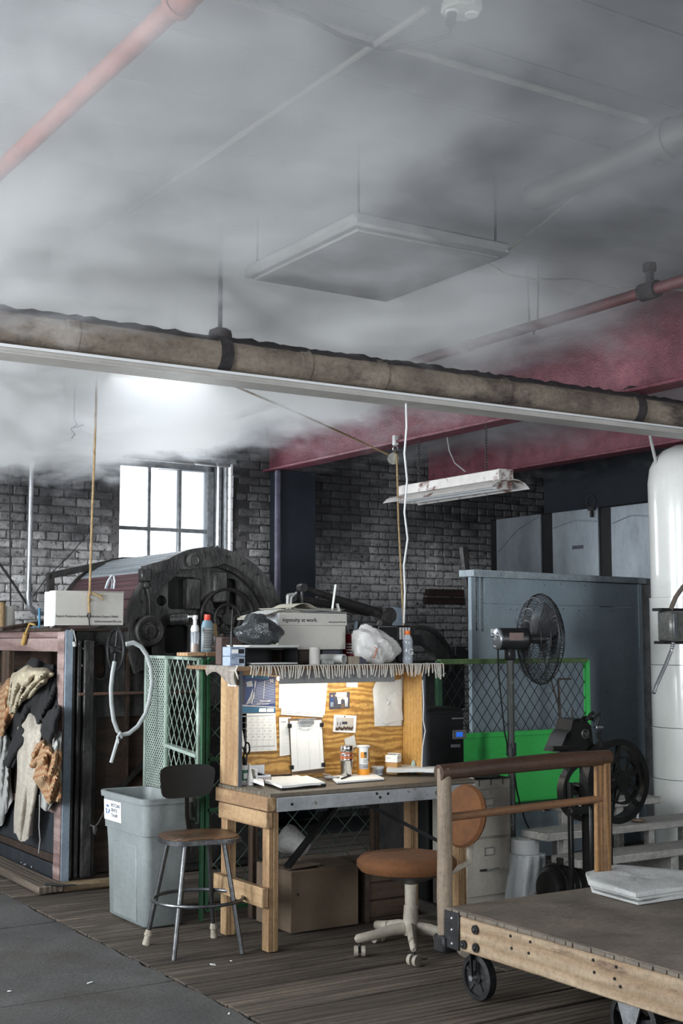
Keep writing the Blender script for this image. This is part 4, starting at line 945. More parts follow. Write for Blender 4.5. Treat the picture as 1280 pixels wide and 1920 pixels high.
for px, py in ((547, 1508), (712, 1495), (706, 1488), (727, 1488)):
    q = W(px, py, Y=DYF - .02); MB().cyl(q, q + Vector((0, -.003, 0)), .0075, n=10).build('bolt_hole', m_black, t)

t = thing('hutch', 'golden plywood hutch standing on the desk, papers pinned inside', 'hutch', (HX0, HYF, DZ))
MB().box(HX0 + .02, HX1 - .02, HYB, HYB + .014, DZ + .001, HZ, .002).build('back_panel', m_ply, t)
MB().box(HX0, HX0 + .018, HYF + .002, HYB + .014, DZ + .001, HZ, .002).build('side_panel', m_pine_z, t)
MB().box(HX1 - .018, HX1, HYF + .002, HYB + .014, DZ + .001, HZ, .002).build('side_panel', m_ply2, t)
for x in (HX0 - .001, HX1 - .020): MB().box(x, x + .021, HYF - .006, HYF + .003, DZ + .001, HZ, .001).build('front_edging', m_edgegrey, t)
STZ = HZ + .022
MB().box(HX0 - .03, HX1 + .12, HYF - .04, 6.95, HZ, STZ, .003).build('top_shelf', wood('dim_shelf_board', (.30, .18, .09), (.18, .10, .05), (.1, .05, .03), 'x'), t)
MB().box(HX0 + .018, HX1 - .018, HYF + .01, HYF + .03, HZ - .022, HZ, .002).build('front_lip', m_pine_x, t)
for x in (HX0 + .35, HX1 - .05): MB().box(x - .02, x + .02, 6.88, 6.90, DZ + .002, HZ, .002).build('rear_post', m_pine_z, t)
MB().box(HX0 + .25, HX1, HYB + .016, 6.92, DZ - .02, DZ + .0, .002).build('rear_shelf', m_dimwood, t)
for x in (HX0 + .35, HX1 - .05): MB().box(x - .02, x + .02, 6.80, 6.85, 0, DZ - .02, .002).build('rear_post', m_dimwoodz, t)
# cleat below the left side panel
# under-shelf lamp
lx0, lx1 = W(520, 1270, Y=HYF + .02).x, W(735, 1270, Y=HYF + .02).x
t = thing('desk_strip_light', 'grey strip light glowing under the hutch shelf', 'light', ((lx0 + lx1) / 2, HYF + .05, HZ - .06))
MB().box(lx0, lx1, HYF - .01, HYF + .004, HZ - .075, HZ - .002, .002).box(lx0, lx1, HYF + .004, HYF + .10, HZ - .03, HZ - .002, .002).build('housing', mat('grey_lamp_enamel', (.22, .22, .22), (.17, .17, .17), rough=.5), t)
MB().cyl((lx0 + .02, HYF + .05, HZ - .047), (lx1 - .02, HYF + .05, HZ - .047), .012, n=10).build('tube', mat('warm_lit_tube', (1, 1, 1), rough=.3, bump=0, emit=((1, .93, .80), 12)), t)
lamp = area('desk_lamp_light', ((lx0 + lx1) / 2 - .05, HYF + .05, HZ - .062), ((lx0 + lx1) / 2 - .05, HYF + .09, 0), lx1 - lx0 - .1, .03, 3.3, (1, .93, .80))

# papers in the hutch; each is a thin sheet pinned on the back panel
m_paper = mat('white_paper', (.80, .80, .78), (.76, .76, .74), rough=.85, scale=4, bump=.06, bscale=12)
m_paper2 = mat('greyish_paper', (.60, .60, .58), (.52, .52, .50), rough=.9, scale=6, bump=.3, bscale=14)
m_pgrey = mat('pale_grey_print', (.45, .45, .46), rough=.8, bump=0)
m_navy = mat('navy_print', (.02, .045, .16), rough=.6, bump=0); m_blue = mat('petrol_blue_print', (.03, .14, .26), rough=.6, bump=0)
m_dkprint = mat('dark_print', (.05, .05, .07), rough=.7, bump=0)
m_skin = mat('printed_skin_tone', (.50, .30, .20), rough=.7, bump=0)
PYB = HYB - .002
def sheet(par, name, m, quad, y=PYB, th=.0012, curl=0, n=1):
    """quad: four photo corners (tl, tr, br, bl) laid on the plane Y=y"""
    a, b, c_, d = [W(px, py, Y=y) for px, py in quad]
    if curl:
        return MB().grid(lambda u, v: (a.lerp(b, u)).lerp(d.lerp(c_, u), v) + Vector((0, -curl * (v ** 2) * (1 + .4 * math.sin(5 * u)) - .0, 0)), 8, 8, th).build(name, m, par, ang=70)
    return MB().add([a, b, c_, d, a - Vector((0, th, 0)), b - Vector((0, th, 0)), c_ - Vector((0, th, 0)), d - Vector((0, th, 0))],
                    [(0, 1, 2, 3), (7, 6, 5, 4), (0, 4, 5, 1), (1, 5, 6, 2), (2, 6, 7, 3), (3, 7, 4, 0)]).build(name, m, par)
def hline(mb, p, q, th_, y):
    a, b = W(*p, Y=y), W(*q, Y=y); mb.bar(a, b, th_, .0004, 0); return mb
def pline(mb, p, q, th_, y):
    a, b = W(*p, Y=y), W(*q, Y=y); d = (b - a).normalized(); n = Vector((0, -1, 0)).cross(d) * th_ / 2
    return mb.add([a - n, b - n, b + n, a + n], [(0, 1, 2, 3)])
# calendar
t = thing('wall_calendar', 'large wall calendar with a navy picture page, left inside the hutch', 'calendar', W(480, 1410, Y=PYB))
sheet(t, 'picture_page', m_navy, ((451, 1266), (516, 1269), (516, 1337), (449, 1335)))
sheet(t, 'month_page', m_paper, ((449, 1338), (516, 1337), (519, 1407), (461, 1410)), PYB - .003)
sheet(t, 'month_page', m_paper, ((449, 1338), (462, 1338), (462, 1410), (449, 1410)), PYB - .003)
y = PYB - .0022
sheet(t, 'blue_band', m_blue, ((460, 1266), (504, 1267), (504, 1274), (460, 1271)), y, .0004)
sheet(t, 'blue_band', m_blue, ((449, 1325), (516, 1327), (516, 1336), (449, 1337)), y, .0004)
sheet(t, 'grey_band', m_pgrey, ((449, 1321), (516, 1325), (516, 1327), (449, 1324)), y - .0005, .0004)
sheet(t, 'photo_area', m_dkprint, ((449, 1276), (460, 1274), (459, 1320), (449, 1320)), y, .0004)
sheet(t, 'photo_area', m_pgrey, ((461, 1279), (472, 1276), (474, 1287), (463, 1288)), y, .0004)
for q in (((486, 1328), (499, 1328), (499, 1335), (485, 1335)), ((501, 1328), (513, 1328), (513, 1335), (500, 1335))): sheet(t, 'month_inset', m_paper, q, y - .001, .0004)
b = MB()
for k in range(15):
    yy_ = 1277 + k * 2.9; pline(b, (482 - k * .6, yy_ + 4), (515, yy_ - 4 + k * .28), .0014, y - .0006)
for px in (496, 478): pline(b, (px, 1276), (px - 2, 1310), .002, y - .0007)
pline(b, (480, 1277), (472, 1321), .0035, y - .0007)
for k in range(6): pline(b, (461 + k * 2, 1321 - k * .5), (469 + k, 1306 - k * 3), .0018, y - .0007)
b.build('tower_print', m_paper, t, kind='stuff')
text('FRESH START', .0125, W(486, 1316, Y=y - .001), (1, 0, 0), (0, 0, 1), m_paper, t, shear=.2)
text('FAST Solutions', .0125, W(481, 1321.5, Y=y - .001), (1, 0, 0), (0, 0, 1), m_paper, t, shear=.2)
text('50', .026, W(505, 1279, Y=y - .001), (1, 0, 0), (0, 0, 1), m_paper, t)
b = MB(); y = PYB - .0048
for k in range(6): pline(b, (460 + k * 10.9, 1344), (460 + k * 10.9, 1401), .0011, y)
for k in range(6): pline(b, (450, 1344 + k * 11), (514, 1343 + k * 11), .0011, y)
pline(b, (449, 1343), (514, 1341), .0035, y); pline(b, (455, 1402), (515, 1399), .0035, y)
for k in range(4): pline(b, (464 + k * 12, 1405), (472 + k * 12, 1404.6), .002, y)
b.build('ruling', m_pgrey, t, kind='stuff')
dd = 1
for r in range(5):
    for c_ in range(5):
        dd = r * 7 + c_ + 2
        if dd <= 30: text(str(dd), .009, W(462 + c_ * 10.9, 1349.5 + r * 11, Y=y - .0004), (1, 0, 0), (0, 0, 1), m_ink, t, name='date', ext=0)
# certificate and its neighbours
t = thing('certificate', 'large white framed certificate pinned at the top of the hutch', 'certificate', W(565, 1345, Y=PYB))
sheet(t, 'backing_sheet', m_paper2, ((532, 1262), (612, 1272), (605, 1345), (526, 1340)), PYB - .001)
sheet(t, 'frame_sheet', m_paper, ((535, 1262), (615, 1264), (608, 1341), (528, 1336)), PYB - .003)
b = MB(); y = PYB - .0046
for (p, q) in (((536, 1275), (531, 1334)), ((531, 1334), (606, 1338)), ((606, 1338), (611, 1283))): pline(b, p, q, .0016, y)
b.build('border_line', m_ink, t, kind='stuff')
b = MB()
for k, (l, r_, yy_) in enumerate(((562, 588, 1289), (554, 590, 1303), (558, 582, 1308), (560, 582, 1317), (550, 584, 1322), (547, 590, 1325), (545, 594, 1328.5))): pline(b, (l, yy_), (r_, yy_ + .8), .0016, y)
b.build('print_line', m_pgrey, t, kind='stuff')
t = thing('pinned_strip', 'narrow white strip of paper left of the certificate', 'paper', W(527, 1328, Y=PYB)); sheet(t, 'strip', m_paper2, ((523, 1273), (533, 1272), (530, 1328), (522, 1328)), PYB - .0005)
t = thing('price_list', 'narrow printed list pinned left of the clipboard, curly heading', 'paper', W(533, 1417, Y=PYB))
sheet(t, 'list_sheet', m_paper, ((523, 1345), (545, 1345), (545, 1415), (524, 1418)), PYB - .0008)
b = MB()
for k in range(22): pline(b, (528, 1358 + k * 2.6), (538 + (k % 3) * 1.5, 1358 + k * 2.6), .0010, PYB - .0022)
b.build('print_line', m_pgrey, t, kind='stuff'); text('Lines', .016, W(526, 1355, Y=PYB - .0022), (1, .0, 0), (0, 0, 1), m_ink, t, shear=.3)
m_brown = mat('brown_hardboard', (.16, .10, .06), (.12, .075, .045), rough=.6)
t = thing('clipboard', 'brown clipboard with ruled sheets leaning against the hutch back', 'clipboard', W(575, 1450, Y=6.52))
sheet(t, 'board', m_brown, ((540, 1347), (603, 1346), (608, 1448), (546, 1452)), PYB - .005, .004)
sheet(t, 'sheet', m_paper, ((543, 1352), (602, 1350), (607, 1440), (547, 1447)), PYB - .011, .003)
b = MB()
for px in (555, 577, 597): pline(b, (px, 1364), (px + 4, 1443), .0012, PYB - .0145)
for k in range(4): pline(b, (547 + k * 14, 1362 + (k % 2)), (556 + k * 14, 1362), .0016, PYB - .0145)
pline(b, (558, 1366), (574, 1364), .0012, PYB - .0145)
b.build('ruling', m_pgrey, t, kind='stuff')
for px, py in ((543, 1361), (603, 1359), (547, 1439), (606, 1434)): q = W(px, py, Y=PYB - .017); MB().box(q.x - .012, q.x + .012, q.y - .006, q.y + .006, q.z - .012, q.z + .012, .003).build('binder_clip', m_black, t)
q = W(574, 1353, Y=PYB - .022); MB().box(q.x - .05, q.x + .05, q.y - .004, q.y + .004, q.z - .012, q.z + .012, .003).tube([q + Vector((-.06, -.004, .016)), q + Vector((.06, -.004, .016)), q + Vector((.045, -.004, -.014)), q + Vector((0, -.004, -.026)), q + Vector((-.045, -.004, -.014))], .0025, 6, True).build('clip', m_steel, t)
t = thing('blank_note', 'small blank white card at the top of the hutch back', 'note', W(659, 1288, Y=PYB)); sheet(t, 'card', m_paper, ((649, 1271), (670, 1272), (670, 1289), (649, 1288)))
# team photo
t = thing('team_photo', 'colour snapshot of five people standing, pinned to the plywood', 'photograph', W(636, 1330, Y=PYB))
sheet(t, 'print', m_dkprint, ((617, 1299), (655, 1297), (655, 1327), (617, 1330)))
sheet(t, 'bright_background', m_pgrey, ((630, 1298), (650, 1298), (650, 1312), (630, 1312)), PYB - .0014, .0003)
yq_ = PYB - .002
for k, (px, py, s, leg) in enumerate(((622, 1305, m_navy, m_bluegrey), (629, 1304, m_dkprint, m_dkprint), (636, 1308, m_paper, m_dkprint), (642, 1309, m_dkprint, m_brown), (649, 1305, m_paper, m_pgrey))):
    hd = W(px, py, Y=yq_); MB().lathe(hd, [(0, .0006), (.0045, .0004), (.0055, 0)], 10, rotm(R(90)), 1, 1.25).build('printed_face', m_skin, t)
    MB().plate([(-.010, -.036), (.010, -.036), (.011, -.012), (.004, -.006), (-.004, -.006), (-.011, -.012)], hd, (1, 0, 0), (0, 0, 1), .0006).build('printed_shirt', s, t)
    MB().plate([(-.009, -.062), (-.002, -.062), (0, -.042), (.002, -.062), (.009, -.062), (.010, -.034), (-.010, -.034)], hd, (1, 0, 0), (0, 0, 1), .0005).build('printed_trousers', leg, t)
# old photograph
t = thing('old_photo', 'white-bordered sepia photograph of a crowd, pinned below the snapshot', 'photograph', W(646, 1373, Y=PYB))
sheet(t, 'border', m_paper, ((626, 1340), (668, 1342), (666, 1374), (624, 1372)), PYB - .002)
m_sep = mat('sepia_sky', (.48, .44, .38), rough=.8, bump=0); sheet(t, 'sky', m_sep, ((630, 1345), (663, 1346), (662, 1370), (628, 1369)), PYB - .0042, .0004)
m_sepd = mat('sepia_dark', (.12, .08, .06), rough=.8, bump=0)
sheet(t, 'building', m_pgrey, ((630, 1346), (642, 1346), (641, 1365), (629, 1365)), PYB - .0046, .0003)
sheet(t, 'signboard', m_dkprint, ((641, 1353), (651, 1353), (651, 1358), (641, 1358)), PYB - .005, .0003)
for px in (632, 637): sheet(t, 'window', m_sepd, ((px, 1354), (px + 1.6, 1354), (px + 1.6, 1360), (px, 1360)), PYB - .005, .0003)
b = MB()
rr_ = random.Random(4)
for k in range(34): q = W(629.5 + k * .96, 1366 - rr_.uniform(0, 3.5), Y=PYB - .005); b.plate([(-.003, -.012), (.003, -.012), (.002, .003), (-.002, .003)], q, (1, 0, 0), (0, 0, 1), .0004)
b.build('crowd', m_sepd, t, kind='stuff'); q = W(646, 1343.5, Y=PYB - .006); MB().ball(q, .004, 8).build('pin', m_black, t)
t = thing('folded_note', 'folded white note stuck behind the steel travel mug', 'note', W(660, 1400, Y=PYB)); sheet(t, 'note', m_paper2, ((645, 1386), (664, 1378), (668, 1400), (650, 1409)), PYB - .001)
t = thing('crumpled_pages', 'creased grey sheaf of pages hung at the right of the hutch', 'paper', W(725, 1362, Y=6.5))
a_, b_, c_, d_ = ((705, 1275), (752, 1274), (754, 1354), (698, 1362))
MB().plate([(0, 0)], (0, 0, 0), (1, 0, 0), (0, 0, 1), 0) if False else None
o_ = W(725, 1318, Y=PYB - .004)
def crum(poly, y, name, m, seed, th=.004):
    rr2 = random.Random(seed); pts = [W(px, py, Y=y) for px, py in poly]; c0 = sum(pts, Vector()) / len(pts)
    vs = []; n = len(pts); R_ = 6
    for k in range(R_ + 1):
        for p in pts:
            q = c0.lerp(p, k / R_); vs.append(q + Vector((0, -th - (rr2.uniform(0, .006) if k < R_ else 0), 0)))
    fs = [(k * n + i, k * n + (i + 1) % n, (k + 1) * n + (i + 1) % n, (k + 1) * n + i) for k in range(R_) for i in range(n)]
    base = len(vs); vs += pts; fs += [(R_ * n + i, R_ * n + (i + 1) % n, base + (i + 1) % n, base + i) for i in range(n)]
    MB().add(vs, fs).build(name, m, t, ang=20)
crum(((708, 1274), (730, 1277), (753, 1275), (754, 1300), (752, 1320), (754, 1345), (753, 1358), (752, 1361), (725, 1361), (702, 1362), (701, 1330), (698, 1292)), PYB - .001, 'rear_page', m_paper2, 3)
crum(((710, 1273), (730, 1278), (752, 1273), (753, 1300), (753, 1330), (755, 1350), (740, 1352), (722, 1358), (712, 1352), (702, 1340), (699, 1292), (702, 1282)), PYB - .007, 'front_page', m_paper2, 5)
q = W(731, 1278, Y=PYB - .015); MB().ball(q, .005, 8).build('pin', m_steel, t)
one(MB().box(W(752, 1290, Y=PYB).x, W(757, 1290, Y=PYB).x, PYB - .002, PYB, W(752, 1293, Y=PYB).z, W(752, 1268, Y=PYB).z), 'taped_card', m_sep, 'tiny yellowed card at the top right corner of the hutch', 'card')
# handwritten scrawl on the plywood
b = MB(); rr_ = random.Random(9)
for k in range(46):
    px, py = 658 + rr_.uniform(0, 38), 1313 + rr_.uniform(0, 28) + 0; pline(b, (px, py), (px + rr_.uniform(-3, 4), py + rr_.uniform(-3, 3)), .0016, PYB - .001)
ht = bpy.data.objects['hutch']; b.build('pencil_scrawl', m_sepd, ht, kind='stuff')

# ------------------------------------------------------------------ on the desk top
def ond(px, py): return W(px, py, z=DZ + .0005)
c = ond(456, 1452); c.y = 6.44; c.x = W(457, 1440, Y=6.44).x
t = thing('pen_cup', 'white and green paper cup holding scissors and pens', 'cup', c)
MB().lathe(c, [(0, 0), (.027, 0), (.034, .105), (.036, .108), (.033, .105), (.026, .006), (0, .006)], 22).build('cup', m_white, t)
MB().lathe(c, [(.0292, .025), (.0338, .082)], 22).build('green_print', mat('dark_green_print', (.04, .17, .10), rough=.6, bump=0), t)
MB().lathe(c, [(.0305, .035), (.0334, .065)], 12, None, 1.01, 1.01, R(240), R(300)).build('logo_disc', m_white, t)
s = c + Vector((.005, -.006, .1))
t = thing('scissors', 'black-handled scissors standing in the paper cup', 'scissors', s)
MB().ring(s + Vector((.012, 0, .095)), .020, .005, rotm(R(90)), 18, 6, .75, 1.6).build('handle', m_black, t)
MB().ring(s + Vector((-.018, .004, .075)), .018, .005, rotm(R(90)), 18, 6, .75, 1.5).bar(s + Vector((-.01, 0, .05)), s + Vector((0, 0, -.0)), .022, .008).build('handle', m_black, t)
MB().bar(s + Vector((0, 0, .02)), s + Vector((-.004, 0, -.08)), .014, .003).build('blade', m_steel, t)
for k, (dx, dy, m_) in enumerate(((-.012, .01, m_black), (.004, .014, mat('green_plastic', (.03, .3, .1), rough=.4)), (-.005, -.004, m_black), (.014, .004, m_dkprint))):
    one(MB().cyl(c + Vector((dx * .5, dy * .5, .01)), c + Vector((dx * 1.6, dy * 1.6, .125 + .012 * k)), .0045, n=8), 'pen', m_, ('black pen leaning left in the paper cup', 'green pen in the paper cup', 'short black pen at the centre of the paper cup', 'dark pen leaning right in the paper cup')[k], 'pen', 'pens in the paper cup')
c = W(469, 1452, Y=6.40); c.z = DZ + .001
one(MB().cyl(c, c + Vector((-.004, 0, .115)), .021, .003, n=16), 'paper_cone', m_paper, 'upright white paper cone beside the pen cup', 'cone')
x0, x1 = W(475, 1450, Y=6.44).x, W(505, 1450, Y=6.44).x; zt_ = DZ + .046
t = thing('staple_box', 'small open white carton at the left of the desk', 'carton', (x0, 6.44, DZ))
MB().box(x0, x1, 6.42, 6.424, DZ + .001, zt_).box(x0, x0 + .003, 6.42, 6.50, DZ + .001, zt_).box(x1 - .003, x1, 6.42, 6.50, DZ + .001, zt_).box(x0, x1, 6.497, 6.50, DZ + .001, zt_ + .05).box(x0, x1, 6.42, 6.50, DZ + .001, DZ + .004).build('carton_body', m_cardw, t)
MB().box(x0 + .004, x0 + .022, 6.43, 6.49, DZ + .004, zt_ + .035, .003).build('white_insert', m_paper, t)
MB().obox(((x0 + x1) / 2 + .01, 6.46, zt_ - .002), (.055, .05, .012), rotm(0, R(22)), .002).build('dark_contents', m_black, t)
MB().box(x0 + .016, x1 - .004, 6.4185, 6.4198, DZ + .008, zt_ - .008).build('front_label', mat('pinkish_grey_label', (.45, .40, .40), rough=.7, bump=0), t)
# open ledger etc.
def flat(name, m, quad, lab, cat, z0=DZ + .001, th=.006, grp=None, n=6, wav=.002):
    a, b, c_, d = [W(px, py, z=z0 + th) for px, py in quad]
    o = MB().grid(lambda u, v: (a.lerp(b, u)).lerp(d.lerp(c_, u), v) + Vector((0, 0, wav * math.sin(6 * u + 4 * v) * min(1, 4 * u * (1 - u) + 4 * v * (1 - v)))), n, n, th)
    o.v = [Vector((p.x, p.y, max(p.z, z0))) for p in o.v]
    return one(o, name, m, lab, cat, grp, ang=50)
flat('ledger_pages', m_paper, ((455, 1452), (492, 1466), (495, 1474), (450, 1461)), 'bundle of bent white sheets at the left front of the desk', 'papers', th=.016, wav=.004)
t = flat('open_notepad', m_paper, ((497, 1468), (575, 1458), (609, 1471), (528, 1478)), 'open ruled notepad nearest the desk edge', 'notepad', th=.012)
flat('note_sheets', m_paper, ((490, 1462), (556, 1456), (570, 1461), (500, 1469)), 'white sheets lying behind the open notepad', 'papers', th=.010)
for px, py in ((532, 1476.5), (606, 1471)): q = W(px, py, z=DZ + .014); one(MB().box(q.x - .016, q.x + .016, q.y - .006, q.y + .006, DZ + .002, DZ + .018, .003), 'binder_clip', m_black, ('left' if px < 560 else 'right') + ' black binder clip on the front edge of the open notepad', 'binder clip')
q = W(520, 1455, z=DZ + .02)
one(MB().obox(q, (.165, .05, .016), rotm(0, 0, -.05), .004), 'black_ruler_block', m_black, 'flat black bar lying on the sheets behind the open notepad', 'bar')
flat('torn_sheet', m_paper, ((498, 1452), (543, 1444), (546, 1447), (520, 1456)), 'torn white sheet sticking up behind the black bar', 'paper', th=.012)
q = W(590, 1451, z=DZ + .008)
t = thing('small_phone', 'small black and silver telephone lying flat on the desk', 'phone', (q.x, q.y, DZ))
MB().obox((q.x, q.y, DZ + .009), (.105, .055, .016), rotm(0, 0, .05), .004).build('body', m_black, t); MB().obox((q.x - .01, q.y, DZ + .0178), (.07, .04, .002), rotm(0, 0, .05)).build('screen', m_bluegrey, t)
t = thing('desk_clipboard', 'clipboard with white pad and black pen lying on the desk', 'clipboard', W(670, 1460, z=DZ))
a = [(612, 1462), (634, 1467), (722, 1461), (692, 1450), (630, 1452), (604, 1457)]
pts = [W(px, py, z=DZ + .004) for px, py in a]
MB().add([Vector((p.x, p.y, DZ + .001)) for p in pts] + [Vector((p.x, p.y, DZ + .005)) for p in pts], [(5, 4, 3, 2, 1, 0), (6, 7, 8, 9, 10, 11)] + [(k, (k + 1) % 6, 6 + (k + 1) % 6, 6 + k) for k in range(6)]).build('board', m_brown, t)
a = [W(px, py, z=DZ + .014) for px, py in ((618, 1455), (698, 1449), (720, 1459), (632, 1466))]
MB().add([Vector((p.x, p.y, DZ + .005)) for p in a] + a, [(3, 2, 1, 0), (4, 5, 6, 7)] + [(k, (k + 1) % 4, 4 + (k + 1) % 4, 4 + k) for k in range(4)]).build('pad', m_paper, t)
q = W(622, 1458, z=DZ + .016); MB().obox(q, (.03, .09, .014), rotm(0, 0, .5), .004).tube([q + Vector((-.01, -.04, .005)), q + Vector((-.04, -.03, .02)), q + Vector((-.04, .03, .02)), q + Vector((-.01, .04, .005))], .003, 6).build('clip', m_steel, t)
one(MB().cyl(W(640, 1460, z=DZ + .019), W(657, 1453.5, z=DZ + .019), .0048, n=8).cyl(W(657, 1453.5, z=DZ + .019), W(659, 1452.7, z=DZ + .019), .0052, .003, n=8), 'ballpoint', m_black, 'black pen lying on the white clipboard pad', 'pen')
flat('flyer', m_paper, ((655, 1446), (694, 1444), (690, 1448), (660, 1449)), 'white flyer lying under the orange sugar canister', 'paper', th=.002, wav=0)
flat('flyer', m_paper, ((611, 1449), (642, 1447), (640, 1450), (616, 1452)), 'white slip lying left of the steel travel mug', 'paper', th=.002, wav=0)
flat('notebook_stack', m_paper2, ((730, 1440), (816, 1444), (818, 1449), (724, 1448)), 'worn stack of curled paper at the right end of the desk', 'papers', th=.022, wav=.003)
# travel mug
def onm(px, Y): q = W(px, 1440, Y=Y); return Vector((q.x, Y, DZ + .003))
c = onm(649.5, 6.42)
t = thing('travel_mug', 'polished steel travel mug with an orange band', 'mug', c)
m_chrome = mat('polished_steel', (.62, .62, .62), (.55, .55, .55), rough=.16, metal=1, scale=4, bump=0)
MB().lathe(c, [(0, 0), (.030, 0), (.033, .006), (.034, .02), (.036, .10), (.037, .102)], 28).build('body', m_chrome, t)
MB().lathe(c, [(.0372, .10), (.0375, .145), (.0365, .147)], 28).build('orange_band', mat('copper_orange_sleeve', (.55, .14, .05), (.4, .1, .03), rough=.3), t)
MB().lathe(c, [(.0378, .098), (.0385, .102), (.0378, .108)], 28).lathe(c, [(.0375, .125), (.0383, .128), (.0375, .132)], 28).lathe(c, [(.037, .147), (.039, .15), (.039, .172), (.036, .182), (.030, .185), (0, .184)], 28).build('lid', m_chrome, t)
MB().obox(c + Vector((-.028, -.02, .137)), (.034, .012, .012), rotm(0, 0, -.6), .004).build('name_tag', m_steel, t)
# sugar canister
c = onm(681, 6.43)
t = thing('sugar_canister', 'orange and white cardboard sugar canister with a plastic lid', 'canister', c)
MB().lathe(c, [(0, 0), (.036, 0), (.037, .002), (.037, .083)], 30).build('orange_base', mat('bright_orange_card', (.80, .32, .02), (.74, .28, .02), rough=.5, bump=0), t)
MB().lathe(c, [(.037, .083), (.037, .168)], 30).build('orange_side', mat('ochre_card', (.55, .27, .05), rough=.5, bump=0), t)
MB().lathe(c, [(.0374, .045), (.0374, .166)], 20, None, 1, 1, R(193), R(284)).build('white_label', m_paper, t)
MB().lathe(c, [(.0378, .045), (.0378, .073)], 20, None, 1, 1, R(193), R(284)).build('grey_label', m_pgrey, t)
MB().lathe(c, [(.0382, .108), (.0382, .142)], 8, None, 1, 1, R(212), R(242)).build('orange_square', _mats['bright_orange_card'], t)
MB().lathe(c, [(.0382, .108), (.0382, .142)], 8, None, 1, 1, R(242), R(268)).build('brown_square', mat('tan_print', (.25, .15, .06), rough=.6, bump=0), t)
MB().lathe(c, [(.0384, .128), (.0384, .142)], 8, None, 1, 1, R(242), R(268)).build('grey_square', m_dkprint, t)
MB().lathe(c, [(.0385, .165), (.0395, .168), (.0395, .176), (.034, .178), (0, .178)], 30).build('lid', m_white, t)
for s_, z_, sz in (('DOMINO', .092, .013), ('STATES', .081, .011), ('SUGAR', .053, .014)):
    text('SUGAR' if s_ == 'SUGAR' else ('PLANTERS' if s_ == 'DOMINO' else 'STATES'), sz, c + Vector((-.0235, -.0335, z_)), (1, -.23, 0), (0, 0, 1), m_ink, t, ext=0, sx=.72)
# small tub
c = onm(708, 6.46)
t = thing('plastic_tub', 'small lidded white plastic tub with grey print', 'tub', c)
MB().lathe(c, [(0, 0), (.030, 0), (.033, .036), (.038, .038), (.0385, .047), (.036, .049), (0, .050)], 26).build('tub', mat('milky_plastic', (.55, .57, .60), (.48, .5, .53), rough=.35, bump=0), t)
b = MB()
for z in (.010, .016, .022, .028): b.lathe(c, [(.0318 + z * .03, z), (.0320 + z * .03, z + .003)], 14, None, 1, 1, R(215), R(325))
b.build('print_line', m_dkprint, t, kind='stuff')
# tissue box
x0, x1 = W(722, 1430, Y=6.46).x, W(752, 1430, Y=6.46).x
c = Vector(((x0 + x1) / 2, 6.46, DZ + .001))
t = thing('tea_carton', 'white and brown carton with torn open top, right of the tub', 'carton', c)
m3 = rotm(0, 0, R(38)); m_bc = mat('caramel_print', (.42, .22, .07), (.36, .19, .06), rough=.6, bump=0)
MB().obox(c + Vector((0, 0, .036)), (.082, .074, .07), m3, .002).build('brown_lower', m_bc, t)
MB().obox(c + Vector((0, 0, .092)), (.083, .075, .042), m3, .002).build('white_upper', m_paper, t)
MB().obox(c + Vector((0, 0, .115)) + m3 @ Vector((0, -.036, .0)), (.08, .004, .012), m3 @ rotm(R(-30))).obox(c + Vector((0, 0, .117)) + m3 @ Vector((.02, 0, 0)), (.035, .07, .003), m3 @ rotm(0, R(14))).build('top_flap', m_paper, t)
fo = c + m3 @ Vector((0, -.0378, 0)); text('WHOLE BEAN', .0115, fo + m3 @ Vector((-.034, 0, .094)), m3 @ Vector((1, 0, 0)), (0, 0, 1), m_bc, t, ext=0)
fo = c + m3 @ Vector((.0415, 0, 0)); 
fl = c + m3 @ Vector((-.0415, 0, 0)); text('decaf', .013, fl + m3 @ Vector((0, .03, .094)), m3 @ Vector((0, -1, 0)), (0, 0, 1), m_bc, t, ext=0)
text('table sugar', .012, c + m3 @ Vector((-.036, -.0378, .042)), m3 @ Vector((1, 0, 0)), (0, 0, 1), m_paper, t, ext=0); text('packets', .010, c + m3 @ Vector((-.030, -.0378, .026)), m3 @ Vector((1, 0, 0)), (0, 0, 1), m_paper, t, ext=0)
c = onm(775, 6.43)
one(MB().lathe(c, [(.001, .078), (.006, .072), (.012, .066), (.018, .04), (.024, .002), (0, 0)], 9, None, 1, .45), 'snack_wrapper', mat('mint_foil', (.30, .45, .40), (.5, .6, .56), rough=.35, scale=25, bump=.4), 'crumpled mint-green wrapper at the right side of the hutch', 'wrapper')
# taped note on the left side of the hutch
one(MB().box(HX0 - .004, HX0 - .001, HYF + .02, HYF + .12, HZ - .085, HZ - .02), 'side_note', m_paper, 'little white note taped high on the outer side of the hutch', 'note')

# ------------------------------------------------------------------ on top of the hutch
TZ = STZ + .006
m_rug = mat('dingy_woven_runner', (.34, .30, .26), (.22, .19, .165), rough=.95, scale=5, stretch=(1, 6, 1), bump=.5, bscale=60)
t = thing('fringed_runner', 'dingy woven runner on the hutch top, long cream fringe at its front', 'runner', (HX0, HYF, STZ))
MB().grid(lambda u, v: (HX0 - .03 + u * (HX1 - HX0 + .14), HYF - .045 + v * .52, STZ + .003 + .001 * math.sin(20 * u + 9 * v)), 30, 8, .003).build('cloth', m_rug, t)
MB().grid(lambda u, v: (HX0 - .035 - .012 * math.sin(3 * v), HYF - .03 + u * .34, STZ + .005 - v * (.07 + .035 * math.sin(5 * u + 1))), 12, 6, .003).build('side_overhang', m_rug, t)
m_fringe = mat('cream_cotton_cord', (.62, .58, .52), (.5, .46, .4), rough=.95, scale=60, bump=.5)
b = MB(); rr_ = random.Random(3); x = HX0 + .05; k = 0
